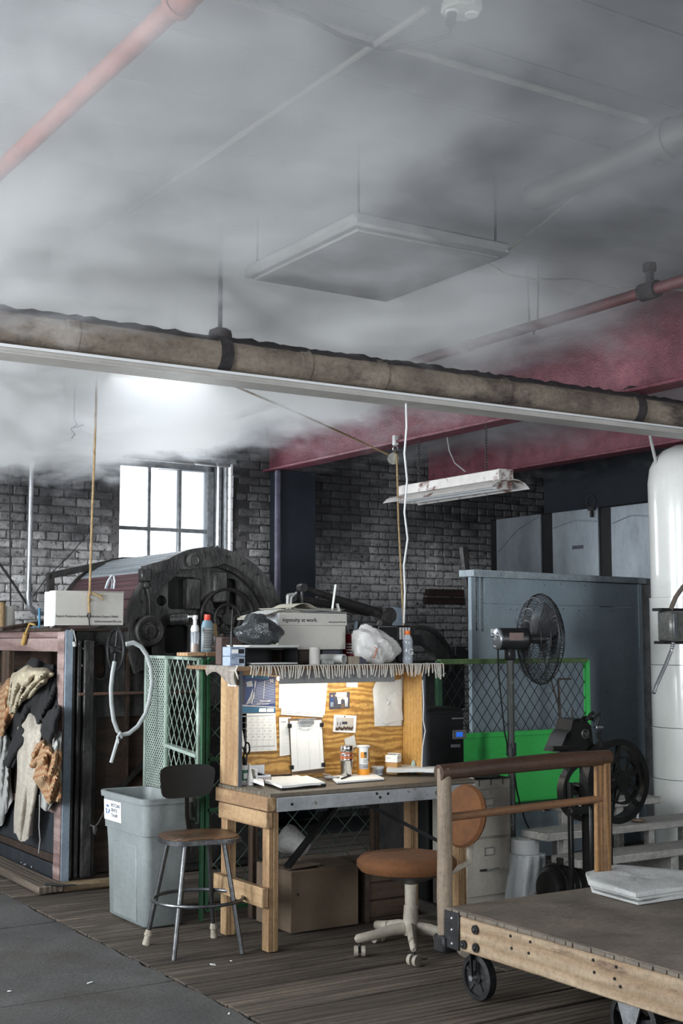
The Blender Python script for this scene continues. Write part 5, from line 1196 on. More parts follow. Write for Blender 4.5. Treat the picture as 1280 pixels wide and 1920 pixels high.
while x < HX1 + .105:
    ln = .060 + rr_.uniform(-.012, .012) + (.018 if x > HX1 + .02 else 0) - (.012 if x < HX0 + .2 else 0); dx = rr_.uniform(-.012, .012) + .012 * math.sin(x * 23); yy_ = HYF - .048
    b.tube([(x, yy_ + .02, STZ + .006), (x, yy_ - .003, STZ + .004), (x + dx * .4, yy_ - .006, STZ - ln * .4), (x + dx * .7, yy_ - .005, STZ - ln * .75), (x + dx, yy_ - .005, STZ - ln)], .0034, 5)
    x += rr_.choice((.011, .014, .017, .020))
for k in range(12):
    yy_ = HYF - .04 + k * .006; b.tube([(HX0 + .01 - .002 * k, yy_, STZ + .006), (HX0 - .03, yy_, STZ + .006), (HX0 - .038 - .002 * (k % 3), yy_ + .004, STZ - .02), (HX0 - .03 + .006 * (k % 4), yy_, STZ - .05 - .008 * (k % 3))], .003, 5)
b.build('fringe', m_fringe, t, kind='stuff')
def ont(px, Y): q = W(px, 1250, Y=Y); return Vector((q.x, Y, TZ))
# cassette boxes
m_tape = mat('pale_blue_card', (.34, .40, .50), (.26, .31, .42), rough=.6, scale=30, bump=.05)
for k in range(2):
    c = ont(440, 6.37) + Vector((.0, 0, .052 * k))
    t = thing('tape_cassette', ('upper' if k else 'lower') + ' of two pale blue cassette boxes stacked at the left end of the hutch', 'cassette box', c, 'cassette boxes on the hutch')
    MB().box(c.x - .045, c.x + .048, c.y - .03, c.y + .06, c.z, c.z + .050, .002).build('box_body', m_tape, t)
    MB().box(c.x + .010 - .004 * k, c.x + .040, c.y - .0315, c.y - .029, c.z + .014, c.z + .038).build('dark_window', m_black, t)
    if k: MB().box(c.x - .035, c.x + .004, c.y - .0315, c.y - .029, c.z + .016, c.z + .036).build('label', m_paper, t)
    text('FUJI MRX' if k else '2025', .012, c + Vector((-.036, -.0312, .039)), (1, 0, 0), (0, 0, 1), m_navy, t, ext=0)
    text('LOW NOISE', .009, c + Vector((-.036, -.0312, .004)), (1, 0, 0), (0, 0, 1), m_navy, t, ext=0)
# letter trays / papers under the black bag
xa, xb = W(458, 1230, Y=6.42).x, W(554, 1230, Y=6.42).x
t = thing('paper_tray', 'low black letter tray filled with papers, left on the hutch', 'tray', (xa, 6.42, TZ))
MB().box(xa, xb, 6.38, 6.66, TZ, TZ + .006).box(xa, xb, 6.655, 6.66, TZ, TZ + .105).box(xa, xa + .004, 6.40, 6.66, TZ, TZ + .098).box(xb - .004, xb, 6.40, 6.66, TZ, TZ + .098).box(xa, xb, 6.40, 6.66, TZ + .088, TZ + .096, .002).build('tray_frame', m_black, t)
MB().box(xa + .01, xb - .02, 6.36, 6.64, TZ + .0065, TZ + .014, .002).build('lower_papers', m_paper2, t)
for k in range(3): MB().obox(((xa + xb) / 2 - .005, 6.51, TZ + .100 + k * .0045), (xb - xa - .01, .28, .004), rotm(0, 0, .03 * (k - 1)), .001).build('sheet', m_paper2, t)
xc, xd = W(520, 1215, Y=6.60).x, W(556, 1215, Y=6.60).x
t = thing('desk_calculator', 'small dark slab with a tilted screen behind the black bag', 'gadget', (xc, 6.60, TZ + .112))
MB().box(xc - .02, xd, 6.585, 6.62, TZ + .112, TZ + .20, .004).build('body', m_black, t)
MB().box(xd - .055, xd - .015, 6.583, 6.586, TZ + .135, TZ + .165).build('screen', mat('dim_lcd', (.22, .22, .21), rough=.3, bump=0), t)
# crumpled bags
def bag(name, m, outline_fn, c, lab, seed, n=40):
    rr2 = random.Random(seed); ph = [(rr2.uniform(0, 6.3), rr2.uniform(3, 9), rr2.uniform(3, 9)) for _ in range(9)]
    b = MB(); b.ball((0, 0, 0), 1, n)
    vs = []
    for p in b.v:
        th = math.atan2(p.z, p.x); d = p.normalized()
        q = 1.0
        for (f, a1, a2) in ph: q += .028 * math.sin(a1 * d.x * 1.3 + a2 * d.z * 1.4 + 3 * d.y + f) + .016 * abs(math.sin(a2 * 1.9 * d.x - a1 * 1.7 * d.z + f))
        vs.append(Vector(c) + Vector(outline_fn(d * q)))
    b.v = vs; zmin = c[2]
    b.v = [Vector((p.x, p.y, max(p.z, c[2]))) for p in b.v]
    return one(b, name, m, lab, 'plastic bag', ang=30)
m_bagb = mat('glossy_black_film', (.05, .056, .06), (.025, .028, .03), rough=.22, scale=8, bump=1.0, bscale=22, spec=.7)
cb = ont(488, 6.50); cb.z = TZ + .112
bag('black_bag', m_bagb, lambda d: (d.x * (.12 if d.x > 0 else .145), d.y * .08, max(0, .055 + d.z * (.055 if d.z < 0 else .085) + (.03 if d.z > .3 and abs(d.x + .25) < .3 else 0))), cb, 'shiny crumpled black plastic bag on the letter tray', 5)
m_bagw = mat('milky_thin_film', (.58, .56, .54), (.48, .465, .45), rough=.35, scale=5, bump=.8, bscale=16, spec=.6)
cw = ont(703, 6.44)
bag('white_bag', m_bagw, lambda d: (d.x * (.155 if d.x > 0 else .14) + .0, d.y * .085, max(0, .10 + (d.z * (.10 if d.z < 0 else .10 - .055 * d.x)) + .0)), cw, 'bulging crumpled white plastic bag on the hutch', 8)
one(MB().tube([cw + Vector(v) for v in ((-.065, -.088, .10), (-.05, -.092, .09), (-.058, -.09, .06), (-.07, -.088, .035))], [.003, .006, .005, .008], 6), 'bag_tie', mat('salmon_tie', (.5, .2, .13), rough=.6), 'salmon tie twisted round the neck of the white bag', 'tie')
# big moving carton
BY_ = 6.55
x0, x1 = W(523, 1200, Y=BY_).x, W(648, 1200, Y=BY_).x; z0, z1 = W(585, 1218, Y=BY_).z, W(585, 1150, Y=BY_).z
t = thing('file_carton', 'large grey cardboard carton with lid and slogan on the hutch', 'carton', (x0, BY_, z0))
MB().box(x0, x1, BY_, BY_ + .30, z0, z1 - .005, .003).build('carton_body', m_card, t)
zl = W(585, 1173, Y=BY_).z
MB().box(x0 - .005, x1 + .005, BY_ - .006, BY_ + .306, zl, z1 + .002, .003).build('lid', m_card, t)
MB().box(x0 - .0075, x0 - .005, BY_ - .004, BY_ + .304, zl - .004, z1).build('lid_end', m_cardw, t)
text('ingenuity at work.', .0325, (x0 + .018, BY_ - .0075, zl + .022), (1, 0, 0), (0, 0, 1), m_ink, t, offset=.0002)
text('www.consumerTR.com', .0125, (x1 - .005, BY_ - .0075, zl + .018), (1, 0, 0), (0, 0, 1), m_ink, t, align_x='RIGHT')
for k, (xa_, xb_, ya_, zz) in enumerate(((x0 + .02, x1 - .16, BY_ + .02, TZ), (x1 - .15, x1 - .005, BY_ + .02, TZ))):
    one(MB().box(xa_, xb_, ya_, BY_ + .27, TZ + .0, z0 - .002, .004), 'dark_case', m_dkprint if k else m_dimwood, ('dark slab case' if k else 'dark wooden case') + (' under the right end of the slogan carton' if k else ' under the left end of the slogan carton'), 'case')
t = thing('newspaper_stack', 'ragged stack of newspapers draped over the slogan carton', 'newspapers', (x0, BY_, z1 + .003))
rr_ = random.Random(12)
for k in range(7):
    xs_ = x0 - .14 + rr_.uniform(-.03, .03) if k in (0, 2, 3) else x0 + rr_.uniform(-.01, .06); xe_ = x0 + .14 if k in (0, 2) else x1 - rr_.uniform(-.01, .05); yy0 = BY_ - .01 + rr_.uniform(0, .03); zk = z1 + .004 + k * .0042
    def fnp(u, v, xs_=xs_, xe_=xe_, yy0=yy0, zk=zk, k=k):
        x = xs_ + (xe_ - xs_) * u; z = zk
        if x < x0 - .008: z -= (x0 - x) * .28
        if k == 6 and u > .2 and u < .6: z += .03 * math.sin((u - .2) / .4 * 3.14)
        return (x, yy0 + v * .24, z + .0012 * math.sin(15 * u + k))
    MB().grid(fnp, 18, 4, .0018).build('newspaper', m_paper2 if k % 2 else mat('yellowing_newsprint', (.52, .48, .40), (.45, .41, .34), rough=.9), t)
# roll, tape, brick, tubes
c = ont(589.5, 6.40)
t = thing('thread_spool', 'pale ridged spool of thread standing before the slogan carton', 'spool', c)
MB().lathe(c, [(0, 0), (.031, 0), (.032, .004)] + [(.030 + (.0012 if k % 2 else 0), .005 + k * .004) for k in range(22)] + [(.028, .098), (.010, .098), (.010, .09), (0, .09)], 22).build('winding', mat('ivory_thread', (.50, .48, .45), (.44, .42, .39), rough=.85), t)
c = ont(612, 6.385)
one(MB().obox(c + Vector((0, 0, .014)), (.075, .045, .026), rotm(0, 0, .06), .003), 'foil_packet', mat('speckled_foil', (.40, .40, .38), (.24, .24, .23), rough=.4, scale=30, metal=.3), 'small speckled foil packet beside the ivory spool', 'packet')
a, b_ = ont(606, 6.52) + Vector((0, .02, .030)), ont(645, 6.40) + Vector((0, 0, .030))
t = thing('cardboard_tube', 'pale cardboard tube lying with its open end to the front', 'tube', ont(640, 6.40))
d_ = (b_ - a).normalized(); mm = align(d_)
MB().lathe(a, [(.028, 0), (.028, (b_ - a).length), (.023, (b_ - a).length), (.023, 0), (.028, 0)], 26, mm).build('tube', m_paper2, t)
MB().cyl(a, a + d_ * .01, .022, n=18).build('end_plug', m_black, t)
c = ont(668, 6.41)
t = thing('label_box', 'low tan box with a grey end before the white bag', 'box', c)
MB().box(c.x - .055, c.x + .01, c.y - .02, c.y + .05, c.z, c.z + .045, .003).build('tan_side', mat('tan_card', (.30, .25, .19), rough=.8), t); MB().box(c.x + .0105, c.x + .055, c.y - .02, c.y + .05, c.z, c.z + .043, .003).build('grey_side', m_dkprint, t)
# red bucket with tools
c = ont(662, 6.66)
t = thing('red_tin', 'dark red printed tin behind the white bag', 'tin', c)
MB().lathe(c, [(0, 0), (.075, 0), (.077, .17), (.080, .175), (.076, .178), (.073, .17), (.072, .01), (0, .01)], 28).build('tin', mat('deep_red_tin', (.26, .02, .03), (.18, .012, .02), rough=.35, bump=0), t)
MB().lathe(c, [(.0775, .12), (.0785, .168)], 20, None, 1, 1, R(240), R(330)).build('bright_band', mat('bright_red_print', (.50, .03, .02), rough=.4, bump=0), t)
b = MB()
for k in range(4): b.lathe(c, [(.0782, .06 + k * .017), (.0784, .068 + k * .017)], 10, None, 1, 1, R(205), R(232))
b.build('white_print', m_paper, t, kind='stuff')
for k, (dx, dy, hh, m_, lab) in enumerate(((-.03, 0, .24, m_steel, 'steel blade'), (.03, .01, .26, m_iron, 'dark iron bar'), (.0, -.02, .23, m_bluegrey, 'blue-grey grip'))):
    p_ = c + Vector((dx, dy, .02)); one(MB().tube([p_, p_ + Vector((dx * .3, 0, hh * .7)), p_ + Vector((dx + .01, 0, hh))], [.008, .013, .010 if k else .003], 7), 'hand_tool', m_, lab + ' sticking up out of the red tin', 'tool')
# plastic bottle
c = ont(764, 6.40)
t = thing('sports_drink_bottle', 'empty clear bottle with orange cap and white G at the right of the hutch', 'bottle', c)
prof = [(0, 0), (.027, 0), (.030, .006), (.030, .045), (.028, .05), (.030, .055), (.030, .10), (.028, .104), (.030, .108), (.031, .13), (.026, .155), (.014, .170), (.013, .178)]
MB().lathe(c, prof, 26).build('bottle', m_clear, t)
MB().lathe(c, [(.016, .172), (.017, .174), (.017, .194), (0, .195)], 18).build('cap', mat('orange_plastic', (.75, .16, .02), rough=.4, bump=0), t)
text('G', .052, c + Vector((-.022, -.033, .052)), (1, -.15, 0), (0, 0, 1), mat('grey_white_ink', (.55, .56, .57), rough=.5, bump=0), t, ext=.0003, offset=.001)
# dark radio and phone behind
xa, xb = W(707, 1200, Y=6.74).x, W(745, 1200, Y=6.74).x; za_, zb3 = W(720, 1196, Y=6.74).z, W(720, 1174, Y=6.74).z
t = thing('radio', 'black radio with silver-edged screen at the back of the hutch', 'radio', (xa, 6.74, TZ))
MB().box(xa, xb + .10, 6.74, 6.84, TZ, zb3 + .005, .006).build('case', m_black, t)
MB().box(xa + .004, xb, 6.733, 6.741, za_ - .03, zb3, .006).build('silver_rim', m_steel, t)
MB().box(xa + .009, xb - .005, 6.729, 6.735, za_ - .026, zb3 - .005, .004).build('screen', m_black, t)
for k in range(4): MB().box(xb + .012 + k * .022, xb + .026 + k * .022, 6.734, 6.741, za_ - .01, zb3 - .008).build('grille_slot', m_rusty, t)
c = ont(752, 6.58)
one(MB().obox(c + Vector((0, 0, .065)), (.075, .03, .13), rotm(R(-12)), .006), 'handset', m_black, 'black handset leaning between the bottle and the radio', 'handset')
# left clutter behind the cassette boxes
c = ont(441, 6.60)
t = thing('brown_carton', 'dark brown carton open to the front behind the cassette boxes', 'carton', c)
MB().box(c.x - .075, c.x + .06, c.y + .03, c.y + .10, TZ, TZ + .155, .004).build('carton_body', mat('dark_brown_card', (.10, .065, .055), (.07, .045, .04), rough=.8), t)
MB().lathe(c + Vector((-.01, -.01, .0)), [(0, 0), (.028, 0), (.028, .085), (0, .088)], 18).build('grey_can', m_greyc, t)
q = W(434, 1180, Y=6.56); q0_ = Vector((q.x, 6.56, TZ + .03))
one(MB().tube([q0_, q + Vector((0, 0, -.02)), W(434, 1175, Y=6.56), W(435, 1155, Y=6.56), W(436, 1138, Y=6.56)], [.008, .008, .004, .003, .001], 7), 'soldering_spike', m_iron, 'thin upright spike behind the cassette boxes', 'spike')
# white sprue strips on the press levers come with the press
# things around: cable off the shelf end, white cord down the hutch side
one(MB().tube([(HX1 + .09, HYF + .1, STZ + .006), (HX1 + .14, HYF + .12, STZ + .0), (HX1 + .18, HYF + .14, STZ - .05), (HX1 + .24, HYF + .16, STZ - .075), (HX1 + .29, HYF + .18, STZ - .06)], .0035, 6), 'loose_cable', m_pgrey, 'pale cable end curling off the right end of the hutch', 'cable')
one(MB().tube([W(px, py, Y=HYF - .02) for px, py in ((792, 1275), (794, 1320), (793, 1350), (797, 1370), (792, 1400), (790, 1442))], .0035, 6), 'lamp_cord', m_wirew, 'white lamp cord hanging down the right side of the hutch', 'cord')
# ------------------------------------------------------------------ grey bin
m_bin = mat('scuffed_grey_plastic', (.24, .265, .265), (.19, .21, .21), rough=.5, scale=5, bump=.12, wear=(.16, .19, .20), wscale=2.5, wth=(.56, .66))
def bsec(hx, hy, r_, z, c, n=6):
    o = []
    for sx, sy, a in ((1, 1, 0), (-1, 1, 90), (-1, -1, 180), (1, -1, 270)):
        for k in range(n + 1):
            g = R(a + 90 * k / n); o.append(Vector((c[0] + sx * (hx - r_) + r_ * math.cos(g), c[1] + sy * (hy - r_) + r_ * math.sin(g), z)))
    return o
def loft(mb, secs, cap0=True, cap1=True):
    n = len(secs[0]); vs = [p for s in secs for p in s]
    fs = [(i * n + k, i * n + (k + 1) % n, (i + 1) * n + (k + 1) % n, (i + 1) * n + k) for i in range(len(secs) - 1) for k in range(n)]
    if cap0: fs.append(list(range(n))[::-1])
    if cap1: fs.append(list(range((len(secs) - 1) * n, len(secs) * n)))
    return mb.add(vs, fs)
bc = (3.225, 7.14); BH_ = .715
t = thing('rubbish_bin', 'grey rectangular plastic rubbish bin with a recycling sticker', 'bin', (bc[0], bc[1], 0))
secs = [bsec(.115, .255, .045, .0, bc), bsec(.125, .265, .05, .012, bc), bsec(.138, .285, .05, .50, bc), bsec(.150, .297, .05, .505, bc), bsec(.157, .305, .05, BH_ - .035, bc), bsec(.172, .322, .06, BH_ - .033, bc), bsec(.174, .324, .06, BH_ - .004, bc), bsec(.168, .318, .055, BH_, bc),
        bsec(.150, .300, .05, BH_ - .004, bc), bsec(.142, .288, .05, .5, bc), bsec(.110, .25, .04, .02, bc)]
loft(MB(), secs).build('bin_body', m_bin, t, ang=50)
xx = bc[0] - .1335
def panel(y0_, y1_, z0_, z1_, x_, n_=.006):
    return MB().obox((x_, (y0_ + y1_) / 2, (z0_ + z1_) / 2), (n_ * 2, y1_ - y0_, z1_ - z0_), rotm(0, R(-1.6)), .005)
panel(bc[1] - .17, bc[1] + .16, .02, .44, bc[0] - .1305).build('raised_panel', m_bin, t)
MB().box(bc[0] - .09, bc[0] + .09, bc[1] - .300, bc[1] - .283, .57, .60, .004).build('handle_ledge', m_bin, t)
MB().box(bc[0] - .09, bc[0] + .09, bc[1] - .294, bc[1] - .290, .60, .66, .001).build('handle_recess', m_dkprint, t)
ly0 = bc[1] + .02; xl_ = bc[0] - .1585
lm = rotm(0, R(-2.2))
lc = Vector((bc[0] - .1565, ly0 + .115, .605))
MB().obox(lc, (.0012, .25, .115), lm).build('sticker', m_paper, t)
for (dy, z, s_, b_) in ((.0, .636, .026, 'RECYCLING'), (-.0, .607, .026, 'SERVICE'), (-.0, .578, .026, '724-6300')):
    text(b_, s_, Vector((bc[0] - .1578 - (z - .611) * .0384, lc.y + .020, z - .006)), (0, -1, 0), (-.0384, 0, 1), mat('grey_letter_ink', (.07, .08, .13), rough=.8, bump=0), t, ext=0, sx=.95, offset=.0008)
m_rblue = mat('recycling_blue', (.02, .10, .30), rough=.7, bump=0)
rc = Vector((bc[0] - .1580, lc.y + .070, .607))
for k in range(3):
    a = R(90 + 120 * k)
    def rp(a_, r_): return rc + Vector((0, -1, 0)) * (r_ * math.cos(a_)) + Vector((-.0384, 0, 1)) * (r_ * math.sin(a_))
    pts = [rp(a - .75, .018), rp(a - .75, .031), rp(a + .35, .031), rp(a + .35, .036), rp(a + .85, .025), rp(a + .35, .013), rp(a + .35, .018)]
    MB().add(pts, [tuple(range(7))]).build('arrow', m_rblue, t)
text('BLACK', .012, rc + Vector((-.0006, .030, -.004)), (0, -1, 0), (-.0384, 0, 1), m_rblue, t, ext=0)

# ------------------------------------------------------------------ stool
m_stoolm = mat('worn_stool_steel', (.17, .175, .18), (.08, .08, .085), rough=.32, metal=.8, scale=9, bump=.15)
m_backp = mat('matt_black_paint', (.016, .016, .015), (.013, .013, .012), rough=.7, bump=.03, spec=.25)
m_seatw = mat('dark_worn_seat_wood', (.20, .10, .045), (.07, .035, .02), rough=.3, scale=2.5, stretch=(1.2, 7, 1), bump=.2, wave=(1.5, 6, 'Y', (.04, .022, .014), .7))
sc_ = Vector((3.14, 6.30, 0)); SZ_ = .578
t = thing('stool', 'steel workshop stool with wooden seat, foot ring and black back plate', 'stool', sc_)
feet = [Vector((2.956, 6.536, 0)), Vector((2.93, 6.14, 0)), Vector((3.285, 6.08, 0)), Vector((3.34, 6.50, 0))]
fc = sum(feet, Vector()) / 4
sc_ = Vector((fc.x + .02, fc.y, 0))
fd = (W(300, 1560, z=SZ_) - W(462, 1560, z=SZ_)).normalized()
ang_ = math.atan2(feet[2].y - feet[1].y, feet[2].x - feet[1].x)
def seatout(s):
    o = []
    for k in range(32):
        a = 2 * math.pi * k / 32; q = (abs(math.cos(a)) ** 3.2 + abs(math.sin(a)) ** 3.2) ** (-1 / 3.2)
        x, y = .21 * q * math.cos(a) * s, .19 * q * math.sin(a) * s
        if y < 0 and abs(x) < .12: y += .018 * (1 - abs(x) / .12)
        c_, s2 = math.cos(ang_), math.sin(ang_); o.append((sc_.x + x * c_ - y * s2, sc_.y + x * s2 + y * c_))
    return o
loft(MB(), [[Vector((x, y, z)) for x, y in seatout(s)] for s, z in ((.97, SZ_ - .028), (1.0, SZ_ - .026), (1.0, SZ_ - .006), (.97, SZ_ - .002))]).build('seat_pan', m_stoolm, t)
loft(MB(), [[Vector((x, y, z)) for x, y in seatout(s)] for s, z in ((.95, SZ_ - .003), (.955, SZ_ + .003), (.90, SZ_ + .008), (.6, SZ_ + .004))]).build('seat', m_seatw, t)
rz_ = .255
for k, f in enumerate(feet):
    top_ = sc_ + (f - sc_) * .58; top_.z = SZ_ - .025
    MB().tube([f + Vector((0, 0, .0)), top_], .0125, 10).build('leg', m_stoolm, t)
    tt = .17 if k in (0, 3) else .0
    if tt: MB().tube([f, f + (top_ - f) * .10], [.020, .014], 10).tube([f + (top_ - f) * .09, f + (top_ - f) * .14], [.022, .015], 8).build('taped_foot', mat('dirty_white_tape', (.45, .40, .33), (.30, .26, .2), rough=.8, scale=30), t)
rr_ = ((feet[0] - sc_).length * (1 - rz_ / SZ_ * .42)) 
MB().ring((sc_.x, sc_.y, rz_), rr_ * .985, .0095, None, 44, 8).build('foot_ring', m_stoolm, t)
bd = Vector((W(345, 1500, z=.8).x - W(380, 1500, z=.8).x, 0, 0)); bp = sc_ + Vector((-.02, .235, 0))
tl, br = W(292, 1437, Y=bp.y + .05), W(398, 1492, Y=bp.y + .05)
cxb = (tl.x + br.x) / 2; czb_ = (tl.z + br.z) / 2; hw_, hh_ = (br.x - tl.x) / 2, (tl.z - br.z) / 2
o_ = []
for k in range(36):
    a = 2 * math.pi * k / 36; q = (abs(math.cos(a)) ** 5 + abs(math.sin(a)) ** 5) ** (-1 / 5); x, z = q * math.cos(a), q * math.sin(a)
    o_.append((x * hw_ * (.93 + .07 * z), z * hh_ + .008 * x * 0))
MB().add([Vector((cxb + x, bp.y + .05 - .05 * (x / hw_) ** 2 + dy, czb_ + z)) for dy in (0, .010) for x, z in o_] + [Vector((cxb + x * s, bp.y + .05 - .05 * (x * s / hw_) ** 2 + dy, czb_ + z * s)) for dy in (0, .01) for s in (.5,) for x, z in o_] + [Vector((cxb, bp.y + .05 + dy, czb_)) for dy in (0, .01)],
    [(k, (k + 1) % 36, 36 + (k + 1) % 36, 36 + k) for k in range(36)] + [(k, 72 + k, 72 + (k + 1) % 36, (k + 1) % 36) for k in range(36)] + [(72 + k, 144, 72 + (k + 1) % 36) for k in range(36)]
    + [(36 + k, 36 + (k + 1) % 36, 108 + (k + 1) % 36, 108 + k) for k in range(36)] + [(108 + k, 108 + (k + 1) % 36, 145) for k in range(36)]).build('backrest', m_backp, t)
bx_ = W(352, 1500, Y=bp.y + .06).x
MB().tube([(bx_, bp.y + .075, czb_ + .02), (bx_, bp.y + .07, SZ_ + .06), (bx_, bp.y + .02, SZ_ - .03), (bx_ + .01, bp.y - .12, SZ_ - .034)], .030, 8, False, .22).build('back_strut', m_backp, t)

# ------------------------------------------------------------------ under the desk
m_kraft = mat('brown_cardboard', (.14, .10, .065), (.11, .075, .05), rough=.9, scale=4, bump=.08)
x0, x1 = W(545, 1700, Y=6.33).x, W(672, 1700, Y=6.33).x
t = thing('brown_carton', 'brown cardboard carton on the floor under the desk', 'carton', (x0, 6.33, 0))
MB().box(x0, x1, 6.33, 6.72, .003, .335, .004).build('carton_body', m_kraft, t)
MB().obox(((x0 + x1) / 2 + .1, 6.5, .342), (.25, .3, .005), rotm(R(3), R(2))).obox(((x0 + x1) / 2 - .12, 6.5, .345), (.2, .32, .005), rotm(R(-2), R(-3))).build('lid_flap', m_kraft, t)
MB().box(x0 + .04, x0 + .05, 6.3285, 6.33, .2, .215).build('staple', m_black, t)
c = W(560, 1600, Y=6.5); c.z = .352 + .072
mm = rotm(R(90 - 12), 0, R(18))
t = thing('thread_cone', 'fat pale cone of thread lying on the brown carton', 'thread cone', Vector((c.x, 6.5, .35)))
MB().lathe(Vector((c.x, 6.42, c.z + .01)), [(0, -.005), (.045, 0), (.05, .003), (.092, .13), (.09, .15), (.05, .155), (0, .155)], 28, rotm(R(-70), 0, R(28)), .9, .9).build('winding', mat('pale_wound_thread', (.36, .35, .33), (.29, .28, .27), rough=.9, scale=6, stretch=(1, 1, 1), bump=.6, bscale=70), t)
m_dimbox = wood('dark_box_board', (.09, .055, .035), (.05, .03, .02), (.02, .014, .01), 'x')
x0, x1 = 4.22, 4.56
t = thing('dark_crate', 'dark wooden crate on the floor behind the office chair', 'crate', (x0, 6.35, 0))
for k in range(3): MB().box(x0, x1, 6.36, 6.38, .02 + k * .10, .11 + k * .10, .003).build('slat', m_dimbox, t)
for x in (x0, x1 - .03): MB().box(x, x + .03, 6.35, 6.36, .0, .33).build('post', m_dimbox, t)
MB().box(x0, x1, 6.381, 6.70, .0, .32).build('crate_body', m_dimbox, t)

# ------------------------------------------------------------------ office chair
m_beige = mat('dusty_beige_plastic', (.36, .32, .26), (.22, .19, .155), rough=.6, scale=7, bump=.3, wear=(.10, .08, .06), wscale=9, wth=(.62, .68))
m_orange = mat('rust_orange_upholstery', (.13, .045, .008), (.08, .027, .005), rough=.85, scale=6, bump=.2, bscale=140)
hc = Vector((4.03, 5.64, 0))
t = thing('office_chair', 'rust-orange swivel chair on a beige five-star base', 'chair', hc)
w0 = Vector((3.87, 5.39, 0)); a0 = math.atan2(w0.y - hc.y, w0.x - hc.x)
for k in range(5):
    a = a0 + k * 2 * math.pi / 5; d = Vector((math.cos(a), math.sin(a), 0)); e = hc + d * .29
    MB().tube([hc + Vector((0, 0, .125)), hc + d * .10 + Vector((0, 0, .12)), hc + d * .2 + Vector((0, 0, .10)), e + Vector((0, 0, .088)), e + d * .012 + Vector((0, 0, .082))], [.034, .030, .026, .023, .012], 10, False, .85).build('base_arm', m_beige, t)
    ca = a + .8 + k * 1.3; cd_ = Vector((math.cos(ca), math.sin(ca), 0)); e2 = e - d * .012
    cs = MB().cyl(e2 + cd_ * .008 + Vector((0, 0, .027)), e2 + cd_ * .028 + Vector((0, 0, .027)), .027, n=18).build('caster', m_beige, t)
    MB().cyl(e2 - cd_ * .028 + Vector((0, 0, .027)), e2 - cd_ * .008 + Vector((0, 0, .027)), .027, n=18).build('wheel', m_beige, cs)
    MB().cyl(e2 - cd_ * .008 + Vector((0, 0, .027)), e2 + cd_ * .008 + Vector((0, 0, .027)), .010, n=8).cyl(e2 + Vector((0, 0, .02)), e2 + Vector((0, 0, .075)), .007, n=8).build('stem', m_iron, cs)
MB().lathe(hc, [(.040, .09), (.046, .12), (.040, .16), (.036, .22), (.034, .24)], 20).build('hub', m_beige, t)
MB().lathe(hc, [(.030, .23), (.031, .36), (0, .36)], 18).build('column', m_beige, t)
MB().lathe(hc, [(.03, .345), (.11, .375), (.17, .40), (.18, .41), (0, .41)], 24).build('under_shell', mat('black_plastic_shell', (.05, .045, .04), rough=.5, bump=0), t)
sx_ = (W(850, 1610, z=.47).x - W(662, 1610, z=.47).x)
MB().lathe(hc + Vector((-.01, .02, 0)), [(0, .405), (.20, .405), (.238, .415), (.256, .44), (.256, .462), (.235, .485), (.17, .497), (0, .485)], 36, None, 1.02, 1).build('seat', m_orange, t)
bkc = W(871, 1530, Y=5.60)
bm_ = align(Vector((-.97, -.10, .22)))
MB().lathe(bkc, [(0, -.028), (.10, -.026), (.142, -.012), (.15, .006), (.138, .024), (.09, .032), (0, .028)], 34, bm_ @ rotm(0, 0, 0), 1.06, 1.12).build('backrest', m_orange, t)
MB().tube([hc + Vector((.05, 0, .385)), hc + Vector((.27, 0, .385)), Vector((bkc.x + .05, hc.y - .01, .42)), Vector((bkc.x + .055, bkc.y, bkc.z - .05)), bkc + Vector((.03, 0, 0))], .018, 8, False, .6).build('back_bracket', m_beige, t)

# ------------------------------------------------------------------ filing cabinet
m_file = mat('grimy_beige_enamel', (.42, .385, .33), (.34, .31, .265), rough=.5, scale=4, bump=.08, wear=(.20, .17, .14), wscale=3.2, wth=(.60, .72))
FYc = 6.30; x0, x1 = W(868, 1500, Y=FYc).x, W(957, 1500, Y=FYc).x; fz_ = W(950, 1459, Y=FYc).z
t = thing('filing_cabinet', 'grimy beige two-drawer filing cabinet with black-edged top', 'filing cabinet', (x0, FYc, 0))
MB().box(x0, x1, FYc + .004, FYc + .31, 0, fz_, .003).build('case', m_file, t)
MB().box(x0 - .01, x1 + .004, FYc - .004, FYc + .315, fz_, fz_ + .006, .001).build('black_top', mat('worn_black_mat', (.03, .03, .03), (.06, .06, .06), rough=.7, scale=30), t)
dz0 = W(950, 1673, Y=FYc).z; dz1 = W(950, 1568, Y=FYc).z; dz2 = W(950, 1477, Y=FYc).z
